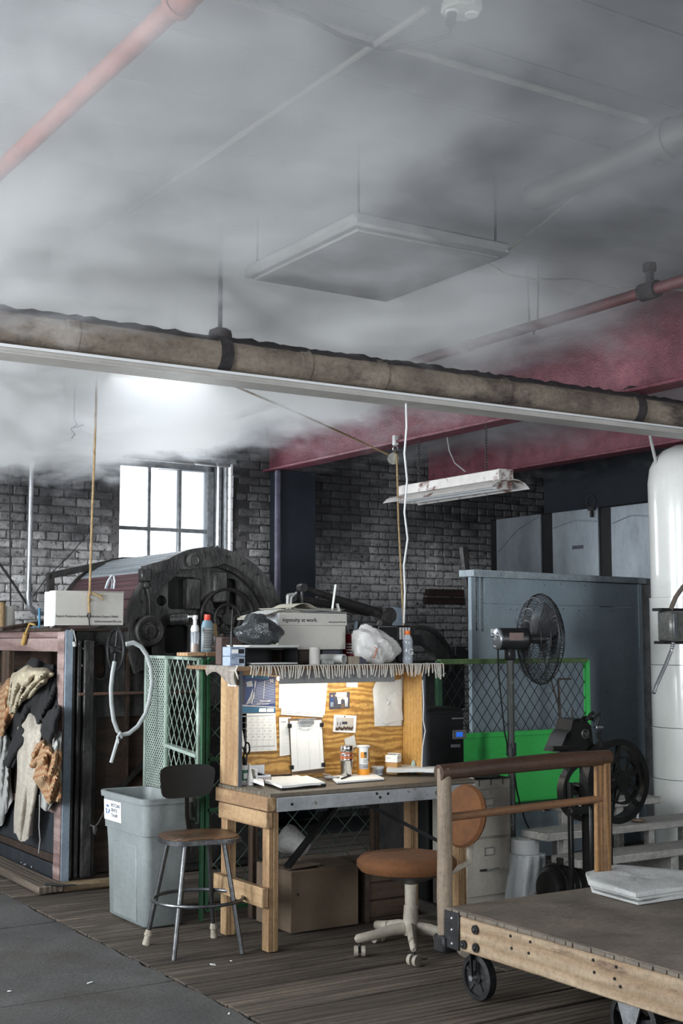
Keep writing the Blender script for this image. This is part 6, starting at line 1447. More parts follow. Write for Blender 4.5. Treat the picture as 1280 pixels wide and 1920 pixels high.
for (za_, zb4) in ((dz0, dz1), (dz1 + .012, dz2)):
    d = MB().box(x0 + .014, x1 - .014, FYc - .014, FYc + .004, za_, zb4, .003).build('drawer', m_file, t)
    cz_ = zb4 - .075; cxm = (x0 + x1) / 2 + .0
    fr_ = MB()
    for (a1_, a2_, b1_, b2_) in ((-.036, .036, -.024, -.018), (-.036, .036, .018, .024), (-.036, -.030, -.024, .024), (.030, .036, -.024, .024)): fr_.box(cxm + a1_, cxm + a2_, FYc - .019, FYc - .014, cz_ + b1_, cz_ + b2_, .001)
    fr_.build('label_frame', m_steel, d); MB().box(cxm - .03, cxm + .03, FYc - .0155, FYc - .014, cz_ - .018, cz_ + .018).build('label_card', m_sep, d)
    if zb4 == dz1:
        MB().bar((cxm - .03, FYc - .038, cz_ - .105), (cxm + .055, FYc - .038, cz_ - .10), .014, .010, 0, .003).box(cxm + .04, cxm + .05, FYc - .036, FYc - .012, cz_ - .108, cz_ - .096).box(cxm - .03, cxm - .02, FYc - .036, FYc - .012, cz_ - .112, cz_ - .10).build('drawer_pull', m_steel, d)
        MB().box(cxm - .075, cxm - .03, FYc - .030, FYc - .012, cz_ - .112, cz_ - .100, .003).build('broken_pull', m_iron, d)
for k in range(4): MB().box(x0 + .03 + k * .09, x0 + .034 + k * .09, FYc - .005, FYc - .003, fz_ - .035, fz_).build('tape_line', m_black, t)
q = W(905, 1459, z=fz_ + .006)
flat('black_folder', m_black, ((868, 1460), (900, 1448), (940, 1450), (930, 1458)), 'black folder and white slip on top of the filing cabinet', 'folder', z0=fz_ + .007, th=.010)
flat('white_slip', m_paper, ((870, 1457), (876, 1456.5), (889, 1460), (880, 1461)), 'white slip at the corner of the black folder', 'paper', z0=fz_ + .018, th=.002)
MBd = wood('pale_upright_board', (.30, .22, .14), (.2, .14, .09), (.1, .07, .04), 'z')
one(MB().box(4.80, 4.83, 6.32, 6.36, 0, .60, .003), 'upright_board', MBd, 'narrow upright board between the filing cabinet and the office chair', 'board')

# wrapped drum with tape roll beside the cabinet
c = W(990, 1690, Y=6.22); c = Vector((c.x, 6.22, 0)); q = W(990, 1600, Y=6.22); hz_ = q.z
t = thing('wrapped_drum', 'drum wrapped in cloudy plastic sheet beside the filing cabinet', 'drum', c)
MB().lathe(c, [(0, 0), (.10, 0), (.10, hz_ - .01), (0, hz_ - .01)], 24).build('drum', mat('pale_grey_drum', (.40, .40, .40), rough=.6), t)
MB().grid(lambda u, v: tuple(c + Vector((math.cos(u * 6.2832) * (.104 + .028 * v * (1 + .5 * math.sin(5 * u * 6.28 + 1)) + .006 * math.sin(11 * u * 6.28 + 5 * v)) , math.sin(u * 6.2832) * (.104 + .028 * v * (1 + .5 * math.sin(5 * u * 6.28 + 1)) + .006 * math.sin(11 * u * 6.28 + 5 * v)), hz_ * (1 - v) + .002))), 60, 10).build('plastic_sheet', mat('cloudy_plastic_sheet', (.55, .56, .57), (.45, .46, .47), rough=.3, scale=9, bump=.7, alpha=.75), t, ang=60)
MB().lathe(c, [(0, hz_ + .004), (.09, hz_ + .003), (.108, hz_ - .006)], 24).build('sheet_top', _mats['cloudy_plastic_sheet'], t)
tp = c + Vector((-.02, 0, hz_ + .005)); tr = (W(1003, 1570, Y=6.22).x - W(963, 1570, Y=6.22).x) / 2; th_ = .085
t = thing('tape_roll', 'wide roll of pale grey tape on the wrapped drum', 'tape', tp)
MB().lathe(tp, [(tr, 0), (tr, th_), (tr * .55, th_), (tr * .55, 0), (tr, 0)], 32).build('tape', mat('grey_cloth_tape', (.42, .42, .42), (.36, .36, .36), rough=.5, bump=0), t)
MB().lathe(tp, [(tr * .54, 0), (tr * .54, th_ + .001), (tr * .46, th_ + .001), (tr * .46, 0), (tr * .54, 0)], 28).build('core', m_paper2, t)

# ------------------------------------------------------------------ platform cart
m_deck = mat('worn_cart_plywood', (.20, .165, .13), (.10, .082, .066), rough=.6, scale=2.2, stretch=(1, 1, 1), bump=.25, bscale=30, wear=(.07, .052, .04), wscale=1.6, wth=(.52, .7))
m_cartside = mat('scraped_pine_plank', (.42, .32, .215), (.27, .19, .12), rough=.7, scale=2, stretch=(7, .8, 4), bump=.5, bscale=12, wave=(1.2, 5, 'Z', (.28, .17, .09), .4), wear=(.12, .065, .04), wscale=3, wth=(.56, .68))
m_rail = mat('dark_polished_rail_wood', (.085, .045, .028), (.04, .022, .015), rough=.4, scale=2, stretch=(1, 8, 8), bump=.3, wear=(.20, .14, .09), wscale=6, wth=(.66, .74))
m_postw = mat('bleached_round_post', (.27, .21, .15), (.15, .11, .078), rough=.65, scale=2.5, stretch=(6, 6, .8), bump=.4, bscale=10)
m_postb = wood('honey_brown_post', (.27, .14, .05), (.16, .08, .03), (.08, .04, .02), 'z')
cc = W(838, 1700, z=.40); CXc, CYc = cc.x, cc.y; CZ = .40
zb5 = .225; XE, YE = CXc + 1.02, CYc - 2.3
t = thing('platform_cart', 'heavy low platform cart with wooden deck, end rails and iron wheels', 'cart', (CXc, CYc, 0))
MB().box(CXc, XE, YE, CYc, CZ - .022, CZ, .004).build('deck', m_deck, t)
MB().box(CXc - .004, CXc + .045, YE, CYc - .0, zb5, CZ - .023, .006).build('side_plank', m_cartside, t)
MB().box(XE - .045, XE + .004, YE, CYc, zb5, CZ - .023, .006).build('side_plank', m_cartside, t)
for y in (CYc - .05, YE + .0): MB().box(CXc + .046, XE - .046, y, y + .045, zb5, CZ - .023, .004).build('cross_plank', m_cartside, t)
# bruised nail edge: short splinters along the deck edge
b = MB(); yk = YE + .02
while yk < CYc - .04:
    ln = random.uniform(.03, .10); b.box(CXc - .006 - random.uniform(0, .003), CXc + .01, yk, yk + ln, CZ - .021, CZ - .002 + random.uniform(-.003, .001), .002); yk += ln + random.uniform(0, .01)
b.build('splintered_edge', m_deck, t, kind='stuff')
for px, py in ((892, 1743), (870, 1771), (893, 1777)):
    q = W(px, py, X=CXc - .006); MB().cyl(q, q + Vector((-.010, 0, 0)), .020, n=16).ball(q + Vector((-.010, 0, 0)), .011, 10, None, (.8, 1, 1)).build('bolt', m_iron, t)
for px, py in ((957, 1755), (959, 1778), (994, 1766), (991, 1787), (1112, 1800), (1114, 1823), (1155, 1813), (1152, 1835), (1163, 1850)):
    q = W(px, py, X=CXc - .0045); MB().cyl(q, q + Vector((-.003, 0, 0)), .0065, n=8).build('bolt_hole', m_black, t)
# posts and rails
pt0, pb0 = W(832, 1440, Y=CYc), Vector((CXc + .012, CYc + .03, .20)); pt0 = Vector((pt0.x, CYc + .03, W(832, 1440, Y=CYc + .03).z))
pt0.x = W(832, 1440, Y=CYc + .03).x; pb0.x = W(835, 1765, Y=CYc + .03).x
MB().tube([pb0, pb0.lerp(pt0, .3) + Vector((-.003, 0, 0)), pb0.lerp(pt0, .7) + Vector((.002, 0, 0)), pt0], [.034, .036, .034, .033], 16).build('round_post', m_postw, t)
pr0 = W(1132, 1410, Y=CYc + .03); prb = W(1133, 1650, Y=CYc + .03); prb.z = .20
MB().bar(prb, pr0, .055, .05, 0, .008).build('square_post', m_postb, t)
MB().bar(prb + Vector((-.043, 0, 0)), pr0 + Vector((-.043, 0, -.03)), .024, .045, 0, .006).build('square_post', m_postb, t)
ra, rb_ = W(822, 1449, Y=CYc + .03), W(1140, 1420, Y=CYc + .03)
MB().tube([ra, ra.lerp(rb_, .3) + Vector((0, 0, .004)), ra.lerp(rb_, .7) + Vector((0, 0, .006)), rb_], [.037, .038, .040, .038], 14).build('top_rail', m_rail, t)
ra, rb_ = W(838, 1533, Y=CYc + .03), W(1130, 1497, Y=CYc + .03)
MB().tube([ra, rb_], .019, 10).build('middle_rail', wood('reddish_dowel', (.20, .095, .04), (.12, .055, .025), (.06, .03, .015), 'x'), t)
# iron corner bracket
MB().box(CXc - .012, CXc + .075, CYc - .0, CYc + .055, CZ - .15, CZ - .075, .006).box(CXc - .014, CXc - .004, CYc - .10, CYc + .03, CZ - .175, CZ - .012, .003).build('corner_bracket', m_iron, t)
MB().box(pb0.x - .042, pb0.x + .042, CYc - .012, CYc + .072, .195, .275, .01).build('post_socket', m_iron, t)
for dz_ in (-.04, -.09, -.15): q = Vector((CXc - .014, CYc - .055, CZ + dz_)); MB().ball(q, .009, 8).build('rivet', m_steel, t)
def wheel(par, c, r_, wd, fork=True, nm='wheel'):
    w = MB(); w.lathe(c, [(r_ - .022, -wd / 2), (r_, -wd / 2 + .004), (r_, wd / 2 - .004), (r_ - .022, wd / 2), (r_ - .022, -wd / 2)], 32, rotm(0, R(90)))
    w.lathe(c, [(0, -wd * .45), (r_ * .3, -wd * .45), (r_ * .3, wd * .45), (0, wd * .45)], 16, rotm(0, R(90)))
    if r_ < .11: w.lathe(c, [(r_ * .3, -wd * .18), (r_ - .018, -wd * .18), (r_ - .018, wd * .18), (r_ * .3, wd * .18)], 28, rotm(0, R(90)))
    wo = w.build(nm, m_iron, par)
    for k in range(5):
        a = k * 1.2566 + .4; MB().bar(c, Vector(c) + Vector((0, math.cos(a), math.sin(a))) * (r_ - .015), .03, wd * .4).build('spoke', m_iron, wo)
    return wo
cw_ = Vector((CXc + .10, CYc - .10, .10)); wheel(t, cw_, .10, .045)
MB().tube([cw_ + Vector((-.038, 0, 0)), cw_ + Vector((-.04, .005, .07)), cw_ + Vector((-.03, .02, .118))], [.015, .02, .022], 8, False, .4).tube([cw_ + Vector((.038, 0, 0)), cw_ + Vector((.04, .005, .07)), cw_ + Vector((.03, .02, .118))], [.015, .02, .022], 8, False, .4).box(cw_.x - .06, cw_.x + .06, cw_.y - .05, cw_.y + .07, .212, .225).build('caster_fork', m_iron, t)
MB().cyl(cw_ + Vector((-.05, 0, 0)), cw_ + Vector((.05, 0, 0)), .013, n=10).build('axle', m_steel, t)
cw2 = Vector((XE - .10, CYc - .10, .10)); wheel(t, cw2, .10, .045); MB().box(cw2.x - .05, cw2.x + .05, cw2.y - .03, cw2.y + .03, .10, .225, .01).build('caster_fork', m_iron, t)
y_ = W(1125, 1870, X=CXc + .12).y
for x in (CXc + .12, XE - .12):
    cm = Vector((x, 3.80, .125)); wheel(t, cm, .125, .05)
    MB().plate([(-.07, .0), (.07, .0), (.03, -.11), (.0, -.125), (-.03, -.11)], cm + Vector((-.036, 0, .10)), (0, -1, 0), (0, 0, 1), .008).build('axle_bracket', m_steel, t)
    MB().cyl(cm + Vector((-.05, 0, 0)), cm + Vector((.05, 0, 0)), .012, n=10).build('axle', m_steel, t)
MB().cyl((CXc + .1, 3.80, .125), (XE - .1, 3.80, .125), .014, n=10).build('axle', m_iron, t)

# folded cloth on the deck
m_cloth = mat('pale_grey_folded_cloth', (.46, .46, .45), (.36, .36, .355), rough=.95, scale=5, bump=.5, bscale=60)
t = thing('folded_cloth', 'pale folded cloth lying on the cart deck', 'cloth', W(1190, 1680, z=CZ))
fa = [W(px, py, z=CZ + .02) for px, py in ((1098, 1650), (1160, 1636), (1300, 1648), (1300, 1676), (1192, 1692), (1103, 1668))]
def cloth_layer(z0, z1_, shrink, dy, seed):
    c_ = sum(fa, Vector()) / 6; rr2 = random.Random(seed); pts = []
    for i in range(6):
        for k in range(7):
            p = fa[i].lerp(fa[(i + 1) % 6], k / 7); p = c_ + (p - c_) * (1 - shrink) + Vector((dy, 0, 0)); pts.append(p)
    N = len(pts); secs = []
    for s, z in ((.975, z0), (1.0, z0 + .003), (1.003, (z0 + z1_) / 2), (.995, z1_ - .002), (.96, z1_), (.8, z1_ + .004), (.55, z1_ + .008), (.3, z1_ + .004), (.08, z1_ + .003)):
        secs.append([Vector((c_.x + (p.x - c_.x) * s, c_.y + (p.y - c_.y) * s, z + (.005 * math.sin(7 * p.x * 2 + p.y * 5 + seed + 8 * s) * (1 if s < .99 else .3) if z > z0 + .004 else 0))) for p in pts])
    return loft(MB(), secs)
cloth_layer(CZ + .002, CZ + .018, .03, .012, 1).build('lower_fold', m_cloth, t, ang=60)
cloth_layer(CZ + .020, CZ + .036, .05, .02, 2).build('middle_fold', m_cloth, t, ang=60)
cloth_layer(CZ + .038, CZ + .062, 0, 0, 3).build('top_fold', m_cloth, t, ang=60)

# ------------------------------------------------------------------ pedestal fan
FC = W(1005, 1198, Y=6.62); fd_ = Vector((.958, -.286, 0)).normalized()
pp_ = W(957, 1300, Y=6.66); POL = Vector((pp_.x, 6.66, 0))
t = thing('pedestal_fan', 'black pedestal fan with round wire guard on a tall pole', 'fan', POL)
m_fan = mat('black_fan_enamel', (.030, .030, .032), (.02, .02, .021), rough=.35, metal=.3, scale=8, bump=.05)
m_pole = mat('chipped_dark_pole', (.06, .065, .055), (.03, .03, .03), rough=.5, scale=10, bump=.3, wear=(.26, .29, .24), wscale=9, wth=(.58, .64))
MB().lathe(POL, [(0, 0), (.22, 0), (.22, .02), (.05, .05), (.03, .06)], 28).build('base', m_fan, t)
MB().cyl(POL + Vector((0, 0, .05)), (POL.x, POL.y, FC.z - .10), .023, n=14).build('pole', m_pole, t)
MB().cyl((POL.x, POL.y, W(957, 1402, Y=6.66).z - .05), (POL.x, POL.y, W(957, 1402, Y=6.66).z + .03), .033, n=12).build('height_clamp', m_iron, t)
mc0 = W(929, 1200, Y=POL.y + .04); fm = align(fd_)
mcz = FC.z
ax0 = Vector((POL.x, POL.y, mcz)) - fd_ * .085; ax1 = Vector((POL.x, POL.y, mcz)) + fd_ * .13
gc = Vector((POL.x, POL.y, mcz)) + fd_ * .20
GR = .295
MB().lathe(ax0, [(0, 0), (.062, 0), (.072, .01), (.072, (ax1 - ax0).length - .02), (.05, (ax1 - ax0).length), (0, (ax1 - ax0).length)], 26, fm).build('motor', m_fan, t)
MB().lathe(ax0 - fd_ * .018, [(0, 0), (.055, 0), (.068, .008), (.070, .02), (0, .02)], 26, fm).build('motor_cap', m_steel, t)
for k in range(3): a = k * 2.094 + .5; q = ax0 - fd_ * .02 + fm @ Vector((.05 * math.cos(a), .05 * math.sin(a), 0)); MB().ball(q, .014, 8).build('cap_bolt', m_steel, t)
q = ax0 + fd_ * .10; side = Vector((-fd_.y, fd_.x, 0)); side = side if side.dot(CAM - q) > 0 else -side
MB().obox(q + side * .0715 + Vector((0, 0, .015)), (.10, .002, .05), Matrix((fd_, side, Vector((0, 0, 1)))).transposed()).build('rating_plate', mat('brown_rating_plate', (.16, .10, .08), (.12, .07, .06), rough=.5), t)
MB().box(POL.x - .03, POL.x + .03, POL.y - .03, POL.y + .03, mcz - .14, mcz - .06, .01).build('neck', m_fan, t)
prof_r = [(.05, -.085), (.10, -.085), (.16, -.078), (.22, -.062), (.265, -.038), (.292, -.008), (GR, .015)]
prof_f = [(.05, .115), (.10, .113), (.16, .104), (.22, .088), (.265, .062), (.290, .036), (GR, .015)]
for nm, pf in (('rear_guard', prof_r), ('front_guard', prof_f)):
    b = MB()
    for k in range(60):
        a = 2 * math.pi * k / 60
        b.tube([gc + fm @ Vector((r_ * math.cos(a + .9 * (GR - r_) / GR), r_ * math.sin(a + .9 * (GR - r_) / GR), z)) for r_, z in pf], .0021, 4)
    for r_, z in ((.12, pf[1][1] * .98), (.2, (pf[2][1] + pf[3][1]) / 2), (.27, pf[4][1] * .9)): b.ring(gc + fm @ Vector((0, 0, z)), r_, .0022, fm, 48, 5)
    b.build(nm, m_fan, t, kind='stuff')
MB().ring(gc + fm @ Vector((0, 0, .015)), GR, .006, fm, 56, 6).build('guard_rim', m_fan, t)
MB().lathe(gc + fd_ * .112, [(.0, .008), (.045, .006), (.055, 0), (0, 0)], 20, fm).lathe(gc - fd_ * .09, [(0, 0), (.06, 0), (.06, .01), (0, .01)], 20, fm).build('guard_disc', m_fan, t)
MB().cyl(ax1 - fd_ * .01, gc + fd_ * .05, .03, n=16).build('hub', m_fan, t)
for k in range(3):
    a = k * 2.094 + .3
    def bf(u, v, a=a): r_ = .03 + .23 * u; g = a + (v - .5) * (1.05 - .25 * u); return tuple(gc + fm @ Vector((r_ * math.cos(g), r_ * math.sin(g), .03 + .045 * (v - .5) * 2 * (1 - .3 * u))))
    MB().grid(bf, 8, 6, .003).build('blade', mat('dark_grey_blade', (.07, .07, .075), (.05, .05, .055), rough=.35, metal=.3), t)
cpt = [ax0 + Vector((.0, 0, -.06)), W(934, 1260, Y=6.60), W(940, 1320, Y=6.60), W(946, 1375, Y=6.60), W(952, 1400, Y=6.62)]
MB().tube(cpt, .006, 6).build('cord', m_black, t)
one(MB().tube([W(px, py, Y=6.55) for px, py in ((960, 1402), (963, 1440), (968, 1480), (974, 1505), (985, 1540), (995, 1560))], .006, 6), 'fan_flex', m_black, 'black flex trailing down from the fan pole past the green panel', 'cord')

# ------------------------------------------------------------------ green panel screen
GYp = 6.98
gx0, gx1 = W(822, 1300, Y=GYp).x, W(1100, 1300, Y=GYp).x
gzt, gzm, gzb = W(960, 1238, Y=GYp).z, W(960, 1374, Y=GYp).z, W(1000, 1501, Y=GYp).z
m_gbright = mat('bright_green_enamel', (.05, .44, .095), (.04, .42, .08), rough=.4, scale=4, bump=.06, wear=(.14, .22, .10), wscale=4, wth=(.68, .76))
t = thing('green_screen', 'green framed screen, mesh above and bright green sheet below', 'screen', (gx0, GYp, 0))
for x in (gx0, gx1): MB().box(x - .018, x + .018, GYp - .018, GYp + .018, 0, gzt, .003).build('frame_post', m_gbright if x == gx1 else m_greend, t)
m_olive = mat('olive_green_rail', (.13, .20, .08), (.07, .12, .045), rough=.4, scale=5)
for z in (gzt, gzm): MB().box(gx0, gx1, GYp - .02, GYp + .02, z - .022, z + .012, .004).build('frame_rail', m_olive if z == gzt else m_gbright, t)
MB().box(gx0 + .02, gx1 - .02, GYp - .006, GYp + .006, gzb, gzm - .02, .002).build('solid_panel', m_gbright, t)
MB().box(gx0, gx1, GYp - .015, GYp + .015, gzb - .03, gzb, .003).build('frame_rail', m_greend, t)
lattice(MB(), (gx0 + .02, GYp, gzm + .01), (1, 0, 0), (0, 0, 1), gx1 - gx0 - .04, gzt - gzm - .03, .042, .055, .0028).build('mesh_panel', m_iron, t)
one(MB().tube([W(px, py, Y=GYp - .06) for px, py in ((1032, 1272), (1046, 1320), (1053, 1372), (1068, 1374), (1072, 1370), (1073, 1330))], .007, 6).tube([W(1050, 1275, Y=GYp - .06), W(1046, 1273, Y=GYp - .06), W(1070, 1273, Y=GYp - .06)], .006, 6).tube([W(1046, 1273, Y=GYp - .06), W(1050, 1340, Y=GYp - .06), W(1054, 1374, Y=GYp - .06)], .009, 6), 'bent_bracket', mat('brown_iron_strap', (.06, .045, .035), (.03, .024, .02), rough=.6), 'bent dark iron bracket hooked on the green screen right of the fan', 'bracket')

# tall black appliance
AY = 6.66; x0, x1 = W(802, 1380, Y=AY).x, W(872, 1380, Y=AY).x; az = W(830, 1333, Y=AY).z
t = thing('black_appliance', 'tall black appliance with rounded lid and small blue display', 'appliance', (x0, AY, 0))
loft(MB(), [bsec((x1 - x0) / 2, .11, .02, z, ((x0 + x1) / 2, AY + .115)) for z in (0, az - .02)]).build('body', m_black, t)
loft(MB(), [bsec((x1 - x0) / 2 * s, .11 * s, .02, z, ((x0 + x1) / 2, AY + .115)) for s, z in ((1.03, az - .018), (1.03, az - .008), (.9, az + .012), (.6, az + .022))]).build('lid', m_black, t)
a, b_ = W(848, 1369, Y=AY), W(874, 1385, Y=AY)
MB().box(a.x, b_.x - .003, AY - .004, AY + .003, b_.z, a.z, .002).build('control_panel', mat('silver_panel', (.35, .34, .32), rough=.35, metal=.5), t)
a, b_ = W(855, 1373, Y=AY - .005), W(867, 1381, Y=AY - .005)
MB().box(a.x, b_.x, AY - .006, AY - .003, b_.z, a.z).build('display', mat('blue_backlit_display', (.02, .10, .6), rough=.3, bump=0, emit=((.04, .22, 1), .55)), t)
a, b_ = W(845, 1396, Y=AY), W(862, 1401, Y=AY)
MB().box(a.x, b_.x, AY - .005, AY + .003, b_.z, a.z, .002).build('badge', m_steel, t)
MB().box(a.x + .01, b_.x + .03, AY - .006, AY + .003, az - .055, az - .045, .002).build('latch', m_steel, t)

# ------------------------------------------------------------------ press machine behind the desk
PYm = 7.9
t = thing('lever_press', 'black lever press with long arms and arched cover behind the hutch', 'machine', (W(800, 1300, Y=PYm).x, PYm, 0))
a_ = W(780, 1250, Y=PYm); rpx = .285
arc_band(a_.x, a_.z, rpx * .60, rpx, R(-8), R(150), PYm - .03, PYm + .05, 26).build('arched_cover', m_machp, t)
arc_band(a_.x, a_.z, rpx * .97, rpx * 1.06, R(-8), R(150), PYm - .06, PYm + .10, 26).build('cover_flange', m_mach, t)
MB().box(W(745, 1300, Y=PYm).x, W(868, 1300, Y=PYm).x, PYm - .03, PYm + .5, W(800, 1330, Y=PYm).z, W(800, 1238, Y=PYm).z, .01).build('body', m_mach, t)
MB().box(W(760, 1300, Y=PYm).x, W(850, 1300, Y=PYm).x, PYm - .02, PYm + .4, 0, W(800, 1328, Y=PYm).z, .01).build('pedestal', m_mach, t)
MB().box(W(848, 1300, Y=PYm).x, W(885, 1300, Y=PYm).x, PYm - .04, PYm + .05, W(800, 1240, Y=PYm).z, W(800, 1212, Y=PYm).z, .006).build('shaft_housing', m_mach, t)
hwc = W(882, 1217, Y=PYm - .05); hmm = align(Vector((.75, -.66, 0)))
MB().ring(hwc, .115, .014, hmm, 32, 8).build('handwheel', m_iron, t)
for k in range(3): a = k * 2.094 + .5; MB().cyl(hwc, hwc + hmm @ Vector((.11 * math.cos(a), .11 * math.sin(a), 0)), .011, n=6).build('spoke', m_iron, t)
MB().cyl(hwc - hmm @ Vector((0, 0, .12)), hwc + hmm @ Vector((0, 0, .03)), .022, n=10).build('spindle', m_iron, t)
LA, LB = W(566, 1102, Y=7.55), W(722, 1154, Y=7.75)
MB().tube([LA, LA.lerp(LB, .5), LB], [.020, .030, .038], 10, False, .8).cyl(LA + Vector((0, -.03, 0)), LA + Vector((0, .03, 0)), .028, n=14).build('long_arm', m_mach, t)
MB().cyl(LB + Vector((0, -.06, 0)), LB + Vector((0, .06, 0)), .058, n=20).build('arm_pivot', m_mach, t)
MB().cyl(LA, (LA.x, LA.y, W(563, 1140, Y=7.55).z - .02), .010, n=8).build('arm_pin', m_mach, t)
LC, LD = W(546, 1120, Y=7.62), W(690, 1148, Y=7.8)
MB().tube([LC, LD], [.024, .030], 10).cyl(LC + Vector((0, -.03, 0)), LC + Vector((0, .03, 0)), .030, n=14).build('long_arm', m_mach, t)
MB().bar(LB, (LB.x, LB.y + .1, W(740, 1300, Y=PYm).z), .09, .07).bar((LB.x, PYm - .0, W(740, 1200, Y=PYm).z), (a_.x, PYm, W(740, 1200, Y=PYm).z), .1, .08).build('upright', m_mach, t)
q = W(538, 1112, Y=7.58)
one(MB().tube([LC + Vector((-.012, -.045, .02)), q + Vector((-.01, -.03, -.02)), q + Vector((-.015, -.03, -.10)), q + Vector((-.005, -.03, -.14))], [.010, .012, .010, .012], 7).tube([LC + Vector((.012, -.045, .03)), q + Vector((.01, -.04, -.03)), q + Vector((.0, -.04, -.12))], .008, 6), 'white_rag_strip', m_greyc, 'white rag strips knotted round the lower press arm', 'rag')
a, b_ = W(629, 1096, Y=7.5), W(627, 1140, Y=7.5)
one(MB().bar(b_ + Vector((-.02, 0, -.02)), a, .022, .004).bar(b_ + Vector((.035, 0, -.02)), b_ + Vector((.02, 0, .03)), .03, .004), 'white_tag_strip', m_paper2, 'upright white plastic strip beside the long press arm', 'strip')
one(MB().box(W(727, 1140, Y=8.4).x, W(757, 1140, Y=8.4).x, 8.4, 8.5, .9, W(740, 1138, Y=8.4).z, .01), 'blue_grey_box', m_bluegrey, 'blue-grey metal box standing behind the press pivot', 'box')

# ------------------------------------------------------------------ blue partition and metal panels
m_part = mat('grey_blue_board_paint', (.27, .325, .365), (.20, .25, .285), rough=.38, scale=2.2, bump=.12, bscale=22, wear=(.07, .085, .10), wscale=5, wth=(.70, .76), spec=.6)
m_partcap = mat('chipped_pale_blue_cap', (.34, .39, .42), (.22, .26, .29), rough=.5, scale=12, bump=.3)
PTZ = 2.10
pA, pB = W(882, 1068, z=PTZ), W(1206, 1084, z=PTZ); pu_ = Vector((pB.x - pA.x, pB.y - pA.y, 0)).normalized(); pl_ = (Vector((pB.x, pB.y, 0)) - Vector((pA.x, pA.y, 0))).length
pn = Vector((-pu_.y, pu_.x, 0)); pm = Matrix((pu_, pn, Vector((0, 0, 1)))).transposed(); o0 = Vector((pA.x, pA.y, 0))
def pb(u0, u1, n0, n1, z0, z1, b=.003): c = o0 + pu_ * ((u0 + u1) / 2) + pn * ((n0 + n1) / 2) + Vector((0, 0, (z0 + z1) / 2)); return MB().obox(c, (u1 - u0, abs(n1 - n0), z1 - z0), pm, b)
t = thing('blue_partition', 'tall grey-blue boarded partition with a pale chipped cap', 'partition', o0)
pb(0, pl_, -.03, .12, PTZ - .05, PTZ, .004).build('cap_board', m_partcap, t)
pb(pl_ + .01, pl_ + .10, -.02, .14, PTZ - .05, PTZ - .002, .004).build('cap_board', mat('dark_cap_end', (.14, .15, .16), rough=.6), t)
pb(pl_ - .03, pl_ + .12, .015, .10, 0, PTZ - .052).build('end_post', mat('stained_grey_post', (.22, .22, .23), (.09, .085, .085), rough=.7, scale=5, bump=.3), t)
pb(.14, pl_ - .08, .0, .03, 1.86, PTZ - .052).build('board', m_part, t)
pb(.14, pl_ - .08, .0, .03, 1.52, 1.857).build('board', m_part, t)
pb(pl_ - .078, pl_ - .03, -.004, .03, 1.30, PTZ - .052).build('edge_strip', m_part, t)
pb(0, .05, -.004, .03, 1.3, PTZ - .052).build('edge_strip', m_part, t); pb(.09, .11, .0, .03, 1.3, PTZ - .052).build('edge_strip', m_part, t)
zr1, zl1 = W(1198, 1212, X=pB.x).z, W(905, 1180, z=1.6).z
# lower tier with its slightly falling upper edge
zL = CAM.z + (W(905, 1180, Y=o0.y + .0).z - CAM.z); qL = o0 + pu_ * .1; 
zL = 1.68; zR = 1.545
lowp = MB().plate([(.0, 0), (pl_ - .03, 0), (pl_ - .03, zR - .012), (.0, zL - .012)], o0 + pn * .028, pu_, (0, 0, 1), .03); lowp.build('lower_panel', m_part, t)
MB().plate([(.0, zL - .030), (pl_ - .04, zR - .030), (pl_ - .04, zR + .004), (.0, zL + .004)], o0 + pn * .0305, pu_, (0, 0, 1), .002).build('dark_slot', m_black, t)
for k in range(16):
    u_ = random.uniform(.2, pl_ - .15); z_ = random.choice((2.02, 1.84, 1.2, .9)) + random.uniform(-.02, .02); q = o0 + pu_ * u_ + Vector((0, 0, z_)); MB().cyl(q - pn * .004, q, .004, n=6).build('nail_head', m_black, t)
q = o0 + pu_ * .22 - pn * .006 + Vector((0, 0, 1.66)); one(MB().obox(q - pn * .003, (.045, .01, .03), pm), 'white_tag', m_paper, 'tiny white tag on the dark slot of the partition left of the fan', 'tag')
# corrugated metal panels behind (dryer backs)
PXc = 8.05; m_sheet = mat('scratched_zinc_sheet', (.30, .33, .36), (.19, .215, .24), rough=.42, metal=.45, scale=3, stretch=(1, 1, .35), bump=.15, wear=(.13, .14, .16), wscale=2.4, wth=(.56, .72))
t = thing('zinc_cabinet_row', 'row of three scratched zinc panels above the blue partition', 'panels', (PXc, 8.5, 0))
for k, (pa, pb_, m_) in enumerate((((930, 973), (1013, 965), m_sheet), ((1035, 961), (1121, 952), m_sheet), ((1145, 950), (1224, 942), m_sheet))):
    ya, yb = W(pa[0], 1000, X=PXc).y, W(pb_[0], 1000, X=PXc).y; zt_ = (W(*pa, X=PXc).z + W(*pb_, X=PXc).z) / 2
    MB().box(PXc, PXc + .02, min(ya, yb), max(ya, yb), .3, zt_, .003).build('sheet', m_, t)
    MB().tube([(PXc - .004, max(ya, yb) - .02, zt_ - .32 if k == 0 else zt_ - .14), (PXc - .006, (ya + yb) / 2, zt_ - .12 if k == 0 else zt_ - .09), (PXc - .004, min(ya, yb) + .02, zt_ - .02 if k == 0 else zt_ - .12)], .006, 6).build('raised_seam', m_sheet, t)
    if k == 1: q = W(1083, 1026, X=PXc); MB().box(PXc - .004, PXc, q.y - .07, q.y + .07, q.z - .016, q.z + .016).build('plate', m_dkprint, t)
MB().box(PXc + .025, PXc + .9, 6.3, W(915, 1000, X=PXc).y, .05, W(930, 973, X=PXc).z, .01).build('cabinet_body', m_black, t)
q = W(1108, 940, X=PXc - .02)
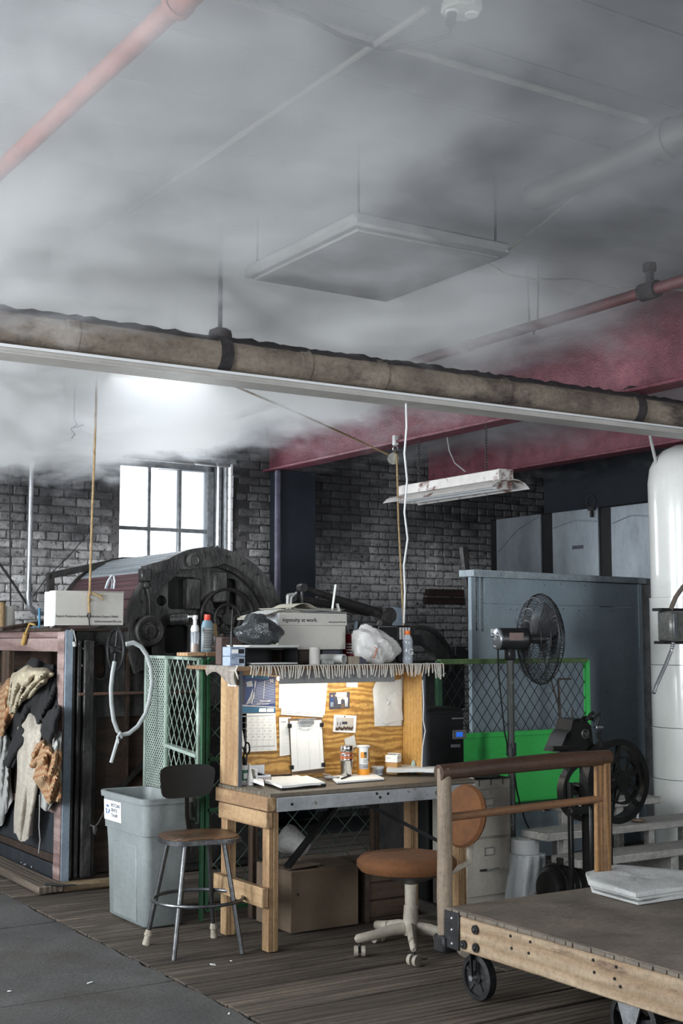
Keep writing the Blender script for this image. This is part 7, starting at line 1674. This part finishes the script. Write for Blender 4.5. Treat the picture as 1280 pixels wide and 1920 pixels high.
one(MB().ring(q, .055, .008, rotm(R(90), 0, R(90)), 22, 6).bar(q + Vector((0, 0, -.05)), q + Vector((0, 0, -.14)), .02, .02).bar(q + Vector((0, -.04, -.07)), q + Vector((0, .04, -.07)), .015, .02), 'ring_handle', m_iron, 'black iron ring handle on top of the zinc panels', 'handle')
# dark timbers on the bricks left of the partition
TYb = YB - .06
for (a, b_, lab) in (((800, 1105), (880, 1118), 'upper'), ((796, 1120), (880, 1133), 'lower')):
    x0, x1 = W(a[0], a[1], Y=TYb).x, W(b_[0], b_[1], Y=TYb).x; one(MB().box(x0, x1, TYb - .02, TYb + .035, W(840, b_[1], Y=TYb).z, W(840, a[1], Y=TYb).z, .006), 'wall_timber', mat('charred_reddish_timber', (.075, .035, .03), (.03, .018, .018), rough=.8, scale=3, stretch=(1, 5, 5)), lab + ' of two reddish timbers set in the bricks left of the partition', 'timber')
one(MB().bar(W(868, 1025, Y=8.6), W(868, 1025, Y=8.6) + (W(893, 1240, Y=8.6) - W(868, 1025, Y=8.6)) * (W(868, 1025, Y=8.6).z / (W(868, 1025, Y=8.6).z - W(893, 1240, Y=8.6).z)), .05, .05), 'leaning_post', m_mach, 'dark post leaning on the wall at the left end of the partition', 'post')

# ------------------------------------------------------------------ white duct with switch box
DC = Vector((W(1294, 1200, Y=6.65).x, 6.65, 0)); dr = None
dl_ = W(1222, 1150, Y=6.65)
dist_ = (DC - Vector((0, 0, 0))).length; dr = dist_ * math.cos(0) * (1294 - 1222) / FPX * .985
m_duct = mat('glossy_white_duct', (.66, .65, .63), (.60, .59, .575), rough=.22, scale=1.5, bump=.04, spec=.6, coat=.4, wear=(.45, .43, .40), wscale=1.2, wth=(.62, .8))
t = thing('white_duct', 'fat glossy white duct at the right edge, bending over at the top', 'duct', DC)
dzt = W(1275, 832, Y=6.65).z
segs = [0.0, .62, .98, 1.42, W(1250, 1120, Y=6.65).z]
for a, b_ in zip(segs[:-1], segs[1:]): MB().lathe(DC, [(dr, a + .002), (dr, b_ - .002)], 44).lathe(DC, [(dr * 1.008, b_ - .012), (dr * 1.008, b_ - .002)], 44).build('duct_section', m_duct, t)
zS = segs[-1]; zE = dzt - dr * 1.0
MB().lathe(DC, [(dr * .96, zS), (dr * .97, zE - .25), (dr * .975, zE - .25)], 44).build('duct_section', m_duct, t)
MB().lathe(DC, [(dr * .975, zE - .25), (dr * .98, zE), (dr * .93, zE + dr * .37), (dr * .80, zE + dr * .62), (dr * .6, zE + dr * .82), (dr * .3, zE + dr * .96), (0, zE + dr)], 44).build('duct_elbow', m_duct, t)
MB().cyl(DC + Vector((0, 0, zE + .0)), DC + Vector((1.2, .3, zE + .0)), dr * .92, n=40).build('side_run', m_duct, t)
q = W(1262, 1176, Y=6.65 - dr * .9)
sx0, sx1 = W(1243, 1176, Y=q.y).x, W(1284, 1176, Y=q.y).x
t = thing('switch_box', 'grey metal switch box fixed to the front of the white duct', 'switch box', (q.x, q.y, q.z - .12))
zt_, zb6 = W(1262, 1146, Y=q.y).z, W(1262, 1202, Y=q.y).z
MB().box(sx0, sx1, q.y - .07, q.y + .06, zb6, zt_, .012).build('box_body', mat('hammered_grey_metal', (.30, .30, .28), (.22, .22, .21), rough=.35, metal=.6, scale=20), t)
MB().box(sx0 + .02, sx0 + .055, q.y - .078, q.y - .07, zb6 + .02, zt_ - .02, .003).build('cover_edge', m_steel, t)
MB().box(sx1 - .065, sx1 - .035, q.y - .09, q.y - .07, zb6 + .06, zb6 + .14, .003).build('toggle', m_black, t); MB().box(sx1 - .06, sx1 - .04, q.y - .10, q.y - .09, zb6 + .115, zb6 + .135, .003).build('lever', m_white, t)
MB().box(sx0 - .03, sx1, q.y - .02, q.y + .07, zt_, zt_ + .02).box(sx0 - .02, sx1, q.y - .02, q.y + .07, zb6 - .02, zb6).build('mounting_strap', m_iron, t)
one(MB().tube([W(1300, 1085, Y=q.y - .02), W(1280, 1100, Y=q.y - .02), W(1266, 1120, Y=q.y - .02), W(1257, 1143, Y=q.y - .02)], .016, 8), 'feed_cable', mat('dirty_brown_flex', (.16, .13, .11), rough=.5), 'thick brownish cable curving down into the switch box', 'cable')
cp = [W(px, py, Y=q.y - .03) for px, py in ((1262, 1204), (1258, 1220), (1248, 1245), (1238, 1268), (1230, 1285), (1224, 1302))]
b = MB()
pts = []
for i in range(len(cp) - 1):
    for k in range(8): pts.append(cp[i].lerp(cp[i + 1], k / 8))
b.tube(pts, [.014 if i % 2 else .011 for i in range(len(pts))], 8)
one(b, 'armoured_conduit', m_steel, 'ribbed metal conduit snaking down from the switch box', 'conduit')
one(MB().tube([W(px, py, X=7.0) for px, py in ((1218, 812), (1221, 830), (1226, 852), (1230, 870))], .012, 7), 'ceiling_flex', m_greyc, 'grey ribbed cable hanging down onto the top of the white duct', 'cable')

# ------------------------------------------------------------------ white wooden steps
m_step = mat('worn_whitewashed_step', (.40, .385, .36), (.25, .24, .22), rough=.8, scale=3, stretch=(1, 6, 6), bump=.4, wear=(.13, .12, .105), wscale=3, wth=(.58, .68))
t = thing('wooden_steps', 'worn whitewashed wooden steps at the right, open between the treads', 'steps', (5.9, 5.9, 0))
def tread(pxl, pyl, pxr, Yf, dep, thick, nm='tread'):
    a = W(pxl, pyl, Y=Yf); xr = W(pxr, pyl, Y=Yf).x; MB().box(a.x, xr, Yf, Yf + dep, a.z - thick, a.z, .005).build(nm, m_step, t); return a.x, xr, a.z
T1 = tread(1085, 1614, 1360, 5.75, .24, .045)
T2 = tread(1025, 1564, 1370, 6.02, .24, .045)
T3 = tread(1056, 1510, 1240, 6.35, .20, .045)
for x in (T1[0] + .3, T1[0] + .8):
    MB().box(x, x + .05, 5.80, 6.20, 0, T1[2] - .046, .004).build('riser_block', m_step, t)
for px, Y_, z1_, z0_ in ((1050, 6.25, T2[2] - .046, 0), (1062, 6.06, T2[2] - .046, 0), (1222, 6.06, T2[2] - .046, 0), (1285, 6.2, T2[2] - .046, 0)):
    x = W(px, 1560, Y=Y_).x; MB().box(x - .025, x + .025, Y_, Y_ + .05, z0_, z1_, .004).build('support_leg', m_step, t)
for px in (1062, 1165): x = W(px, 1530, Y=6.37).x; MB().box(x - .03, x + .03, 6.38, 6.42, 0, T3[2] - .046, .004).build('support_leg', m_step, t)
MB().box(T3[0], T3[1] + .0, 6.55, 6.62, T3[2] - .06, T3[2] - .02).build('rear_rail', m_step, t)
q = W(1195, 1538, Y=6.1); q.z = T2[2] + .001
t = thing('brass_fitting', 'small brownish cup foot with a pin on the middle step', 'fitting', q)
MB().lathe(q, [(0, 0), (.035, 0), (.05, .012), (.05, .02), (.02, .024), (0, .024)], 20).build('foot', mat('brown_brass', (.20, .14, .10), rough=.5, metal=.4), t); MB().cyl(q + Vector((0, 0, .02)), q + Vector((0, 0, .13)), .012, n=10).build('pin', m_steel, t)
# loose boards and a cloth-draped thing near the floor
one(MB().obox(W(1110, 1652, z=.06) + Vector((.0, 0, 0)), (.5, .12, .03), rotm(R(4), R(-3), .1), .004), 'loose_board', m_dimwood, 'warped grey board on the floor under the lowest step', 'board')

# ------------------------------------------------------------------ flywheel machine
m_blk = mat('black_japanned_iron', (.018, .017, .016), (.010, .010, .010), rough=.32, metal=.3, scale=8, bump=.15)
WY = 5.42
t = thing('flywheel_machine', 'black cast-iron machine with spoked flywheel behind the cart rail', 'machine', (W(1105, 1500, Y=WY).x, WY, 0))
def spoked(c, r_, rim, wd, ns, hub, nm, hl=.06):
    c = Vector(c); o = MB().lathe(c, [(r_ - rim, -wd / 2), (r_, -wd / 2), (r_, wd / 2), (r_ - rim, wd / 2), (r_ - rim, -wd / 2)], 44, rotm(R(90))).build(nm, m_blk, t)
    for k in range(ns):
        a = k * 2 * math.pi / ns + .35; MB().bar(c, c + Vector((math.cos(a), 0, math.sin(a))) * (r_ - rim * .5), wd * .35, .026, 0, .003).build('spoke', m_blk, o)
    MB().cyl(c + Vector((0, -hl, 0)), c + Vector((0, hl, 0)), hub, n=20).build('hub', m_blk, o)
    return o
wA = W(1152, 1464, Y=WY); wB = W(1092, 1482, Y=WY + .08); wP = W(1166, 1463, Y=WY - .10)
ra_ = (wA.z - W(1152, 1544, Y=WY).z)
spoked(wA, ra_, .035, .07, 6, .05, 'flywheel'); spoked(wB, ra_ * .72, .03, .05, 5, .04, 'small_wheel')
pl2 = spoked(wP, ra_ * .56, .012, .03, 8, ra_ * .24, 'pulley_wheel', .02)
xa = W(1100, 1560, Y=WY + .02).x; xb = W(1143, 1560, Y=WY + .02).x
zc = W(1100, 1425, Y=WY).z
MB().box(xa, xb, WY - .01, WY + .07, .0, zc, .01).build('frame_leg', m_blk, t)
xc = W(1078, 1560, Y=WY).x; MB().box(xc - .012, xc + .012, WY + .02, WY + .05, 0, zc - .12, .004).build('frame_leg', m_blk, t)
MB().box(xc - .05, xb + .05, WY - .03, WY + .12, .0, .045, .008).build('foot_casting', m_blk, t)
MB().box(xc - .02, xb, WY + .0, WY + .05, W(1100, 1520, Y=WY).z - .02, W(1100, 1520, Y=WY).z + .02, .006).build('cross_bar', m_blk, t)
def Q(px, py, Y_=WY): q = W(px, py, Y=Y_); return (q.x - wA.x, q.z - wA.z)
MB().plate([Q(*p) for p in ((1062, 1412), (1076, 1378), (1084, 1370), (1088, 1350), (1110, 1348), (1122, 1362), (1126, 1395), (1135, 1412))], (wA.x, WY + .06, wA.z), (1, 0, 0), (0, 0, 1), -.13).build('machine_head', m_blk, t)
MB().cyl((wA.x, WY - .13, wA.z), (wA.x, WY + .12, wA.z), .02, n=12).cyl((wB.x, WY, wB.z), (wB.x, WY + .16, wB.z), .02, n=12).build('shaft', m_blk, t)
q = W(1097, 1376, Y=WY - .08); MB().ring(q, .022, .006, rotm(R(90)), 18, 6).cyl(q + Vector((0, .01, 0)), q + Vector((0, -.01, 0)), .012, n=10).build('dial', m_machp, t)
MB().cyl(W(1034, 1404, Y=WY - .06), W(1064, 1403, Y=WY - .06), .014, n=10).cyl(W(1064, 1403, Y=WY - .06), W(1085, 1402, Y=WY - .04), .006, n=8).build('crank_handle', m_blk, t)
for k, (pts_, r_) in enumerate((([(1100, 1350), (1106, 1340), (1112, 1336)], .010), ([(1112, 1352), (1118, 1342), (1124, 1338)], .008), ([(1118, 1366), (1123, 1350), (1123, 1336)], .006), ([(1112, 1364), (1124, 1364), (1130, 1364)], .005), ([(1118, 1376), (1124, 1374), (1127, 1370)], .009), ([(1090, 1350), (1096, 1346), (1110, 1347)], .012), ([(1120, 1380), (1126, 1390), (1128, 1400)], .008))):
    MB().tube([W(*p, Y=WY - .03 + .02 * (k % 3)) for p in pts_], r_, 7).build('linkage', m_blk, t)
MB().cyl(W(1118, 1364, Y=WY - .06), W(1130, 1364, Y=WY - .06), .006, n=8).build('chrome_pin', m_steel, t)
# black jar-like casting on the floor by the flywheel machine
c = W(1050, 1660, Y=5.9); c = Vector((c.x, 5.9, 0))
t = thing('motor', 'black ribbed motor on the floor by the wrapped drum', 'motor', c)
MB().lathe(c + Vector((-.10, 0, .16)), [(0, -.02), (.10, 0), (.13, .04), (.13, .20), (.10, .24), (0, .26)], 26, rotm(0, R(90))).build('casing', m_blk, t)
for k in range(4): MB().ring(c + Vector((-.05 + k * .045, 0, .16)), .132, .007, rotm(0, R(90)), 30, 6).build('rib', m_blk, t)
MB().box(c.x - .13, c.x + .15, c.y - .09, c.y + .09, 0, .04, .005).build('foot_plate', m_blk, t)
MB().cyl(c + Vector((0, 0, .28)), c + Vector((0, 0, .33)), .02, n=10).build('oil_cup', m_blk, t)

# scraps on the floor
m_scrap = m_paper
for k, (px, py, s, lab) in enumerate(((399, 1810, .028, 'larger of two white paper scraps on the planks before the stool'), (433, 1803, .018, 'smaller of two white paper scraps on the planks before the stool'), (18, 1860, .02, 'white scrap on the concrete at the left edge'), (168, 1844, .025, 'white scrap on the concrete by the long crack'), (429, 1902, .012, 'tiny white scrap at the bottom of the planks'))):
    q = W(px, py, z=.002); one(MB().obox(q + Vector((0, 0, .004)), (s, s * .6, .004), rotm(.2, .2, k), .001), 'paper_scrap', m_scrap, lab, 'scrap', 'scraps on the floor')
# ------------------------------------------------------------------ steam under the ceiling
def steam():
    x0, x1, y0, y1, z0, z1 = XL + .02, XR - .02, 2.4, YB - .05, 2.60, ZC - .002
    m = bpy.data.materials.new('steam_volume'); m.use_nodes = True; t = m.node_tree; L = t.links
    t.nodes.remove(t.nodes['Principled BSDF'])
    v = t.nodes.new('ShaderNodeVolumeScatter'); L.new(v.outputs[0], t.nodes['Material Output'].inputs['Volume'])
    v.inputs['Color'].default_value = (.93, .95, 1, 1); v.inputs['Anisotropy'].default_value = .15
    ge = t.nodes.new('ShaderNodeTexCoord').outputs['Object']
    def M(op, a, b=None, c=None, clamp=False):
        n = nd(t, 'ShaderNodeMath', operation=op, use_clamp=clamp)
        for i, s in enumerate((a, b, c)):
            if s is None: continue
            if isinstance(s, (int, float)): n.inputs[i].default_value = s
            else: L.new(s, n.inputs[i])
        return n.outputs[0]
    def MR(s, a, b, c, d, typ='SMOOTHSTEP'):
        n = t.nodes.new('ShaderNodeMapRange'); n.interpolation_type = typ
        for i, q in enumerate((a, b, c, d)): n.inputs[i + 1].default_value = q
        L.new(s, n.inputs[0]); return n.outputs[0]
    sp = t.nodes.new('ShaderNodeSeparateXYZ'); L.new(ge, sp.inputs[0]); X, Y, Z = sp.outputs
    mp = t.nodes.new('ShaderNodeMapping'); mp.inputs['Scale'].default_value = (.8, .8, 1.9); L.new(ge, mp.inputs[0])
    n1 = nd(t, 'ShaderNodeTexNoise', Scale=1.3, Detail=4, Roughness=.6, Distortion=.7); L.new(mp.outputs[0], n1.inputs['Vector'])
    n2 = nd(t, 'ShaderNodeTexNoise', Scale=.55, Detail=1, Roughness=.5); L.new(mp.outputs[0], n2.inputs['Vector'])
    low = M('SUBTRACT', M('ADD', Z, M('MULTIPLY', M('SUBTRACT', n1.outputs[0], .5), .9)), MR(Y, 5.9, 7.6, .10, 0))
    low = M('SUBTRACT', low, MR(X, 4.4, 5.7, 0, .20))
    low = M('ADD', low, M('MULTIPLY', MR(X, 3.4, 5.0, .16, 0), MR(Y, 7.2, 8.4, 0, 1)))
    n3 = nd(t, 'ShaderNodeTexNoise', Scale=4.2, Detail=2, Roughness=.6, Distortion=1.0); L.new(mp.outputs[0], n3.inputs['Vector'])
    low = M('ADD', low, M('MULTIPLY', M('SUBTRACT', n3.outputs[0], .5), .55))
    low = M('ADD', low, M('MULTIPLY', MR(X, .6, 3.2, .24, 0), MR(Y, 6.4, 7.4, 1, 0)))
    hz = MR(low, 3.02, 3.36, 0, 1)
    wisps = MR(n1.outputs[0], .36, .66, .35, 1.5)
    far = MR(Y, 4.4, 7.2, .20, 1.7)
    leftm = MR(X, 1.0, 7.2, 1.45, .28)
    d = M('MULTIPLY', M('MULTIPLY', hz, wisps), M('MULTIPLY', far, leftm))
    d = M('MULTIPLY', d, MR(n2.outputs[0], .35, .65, .72, 1.25))
    L.new(M('MULTIPLY', d, 2.3), v.inputs['Density'])
    o = MB().box(x0, x1, y0, y1, z0, z1).build('steam', m)
    m.cycles.volume_step_rate = 1.4
    tag(o, 'white steam drifting under the sooty ceiling', 'steam', kind='stuff')
    return o
steam()
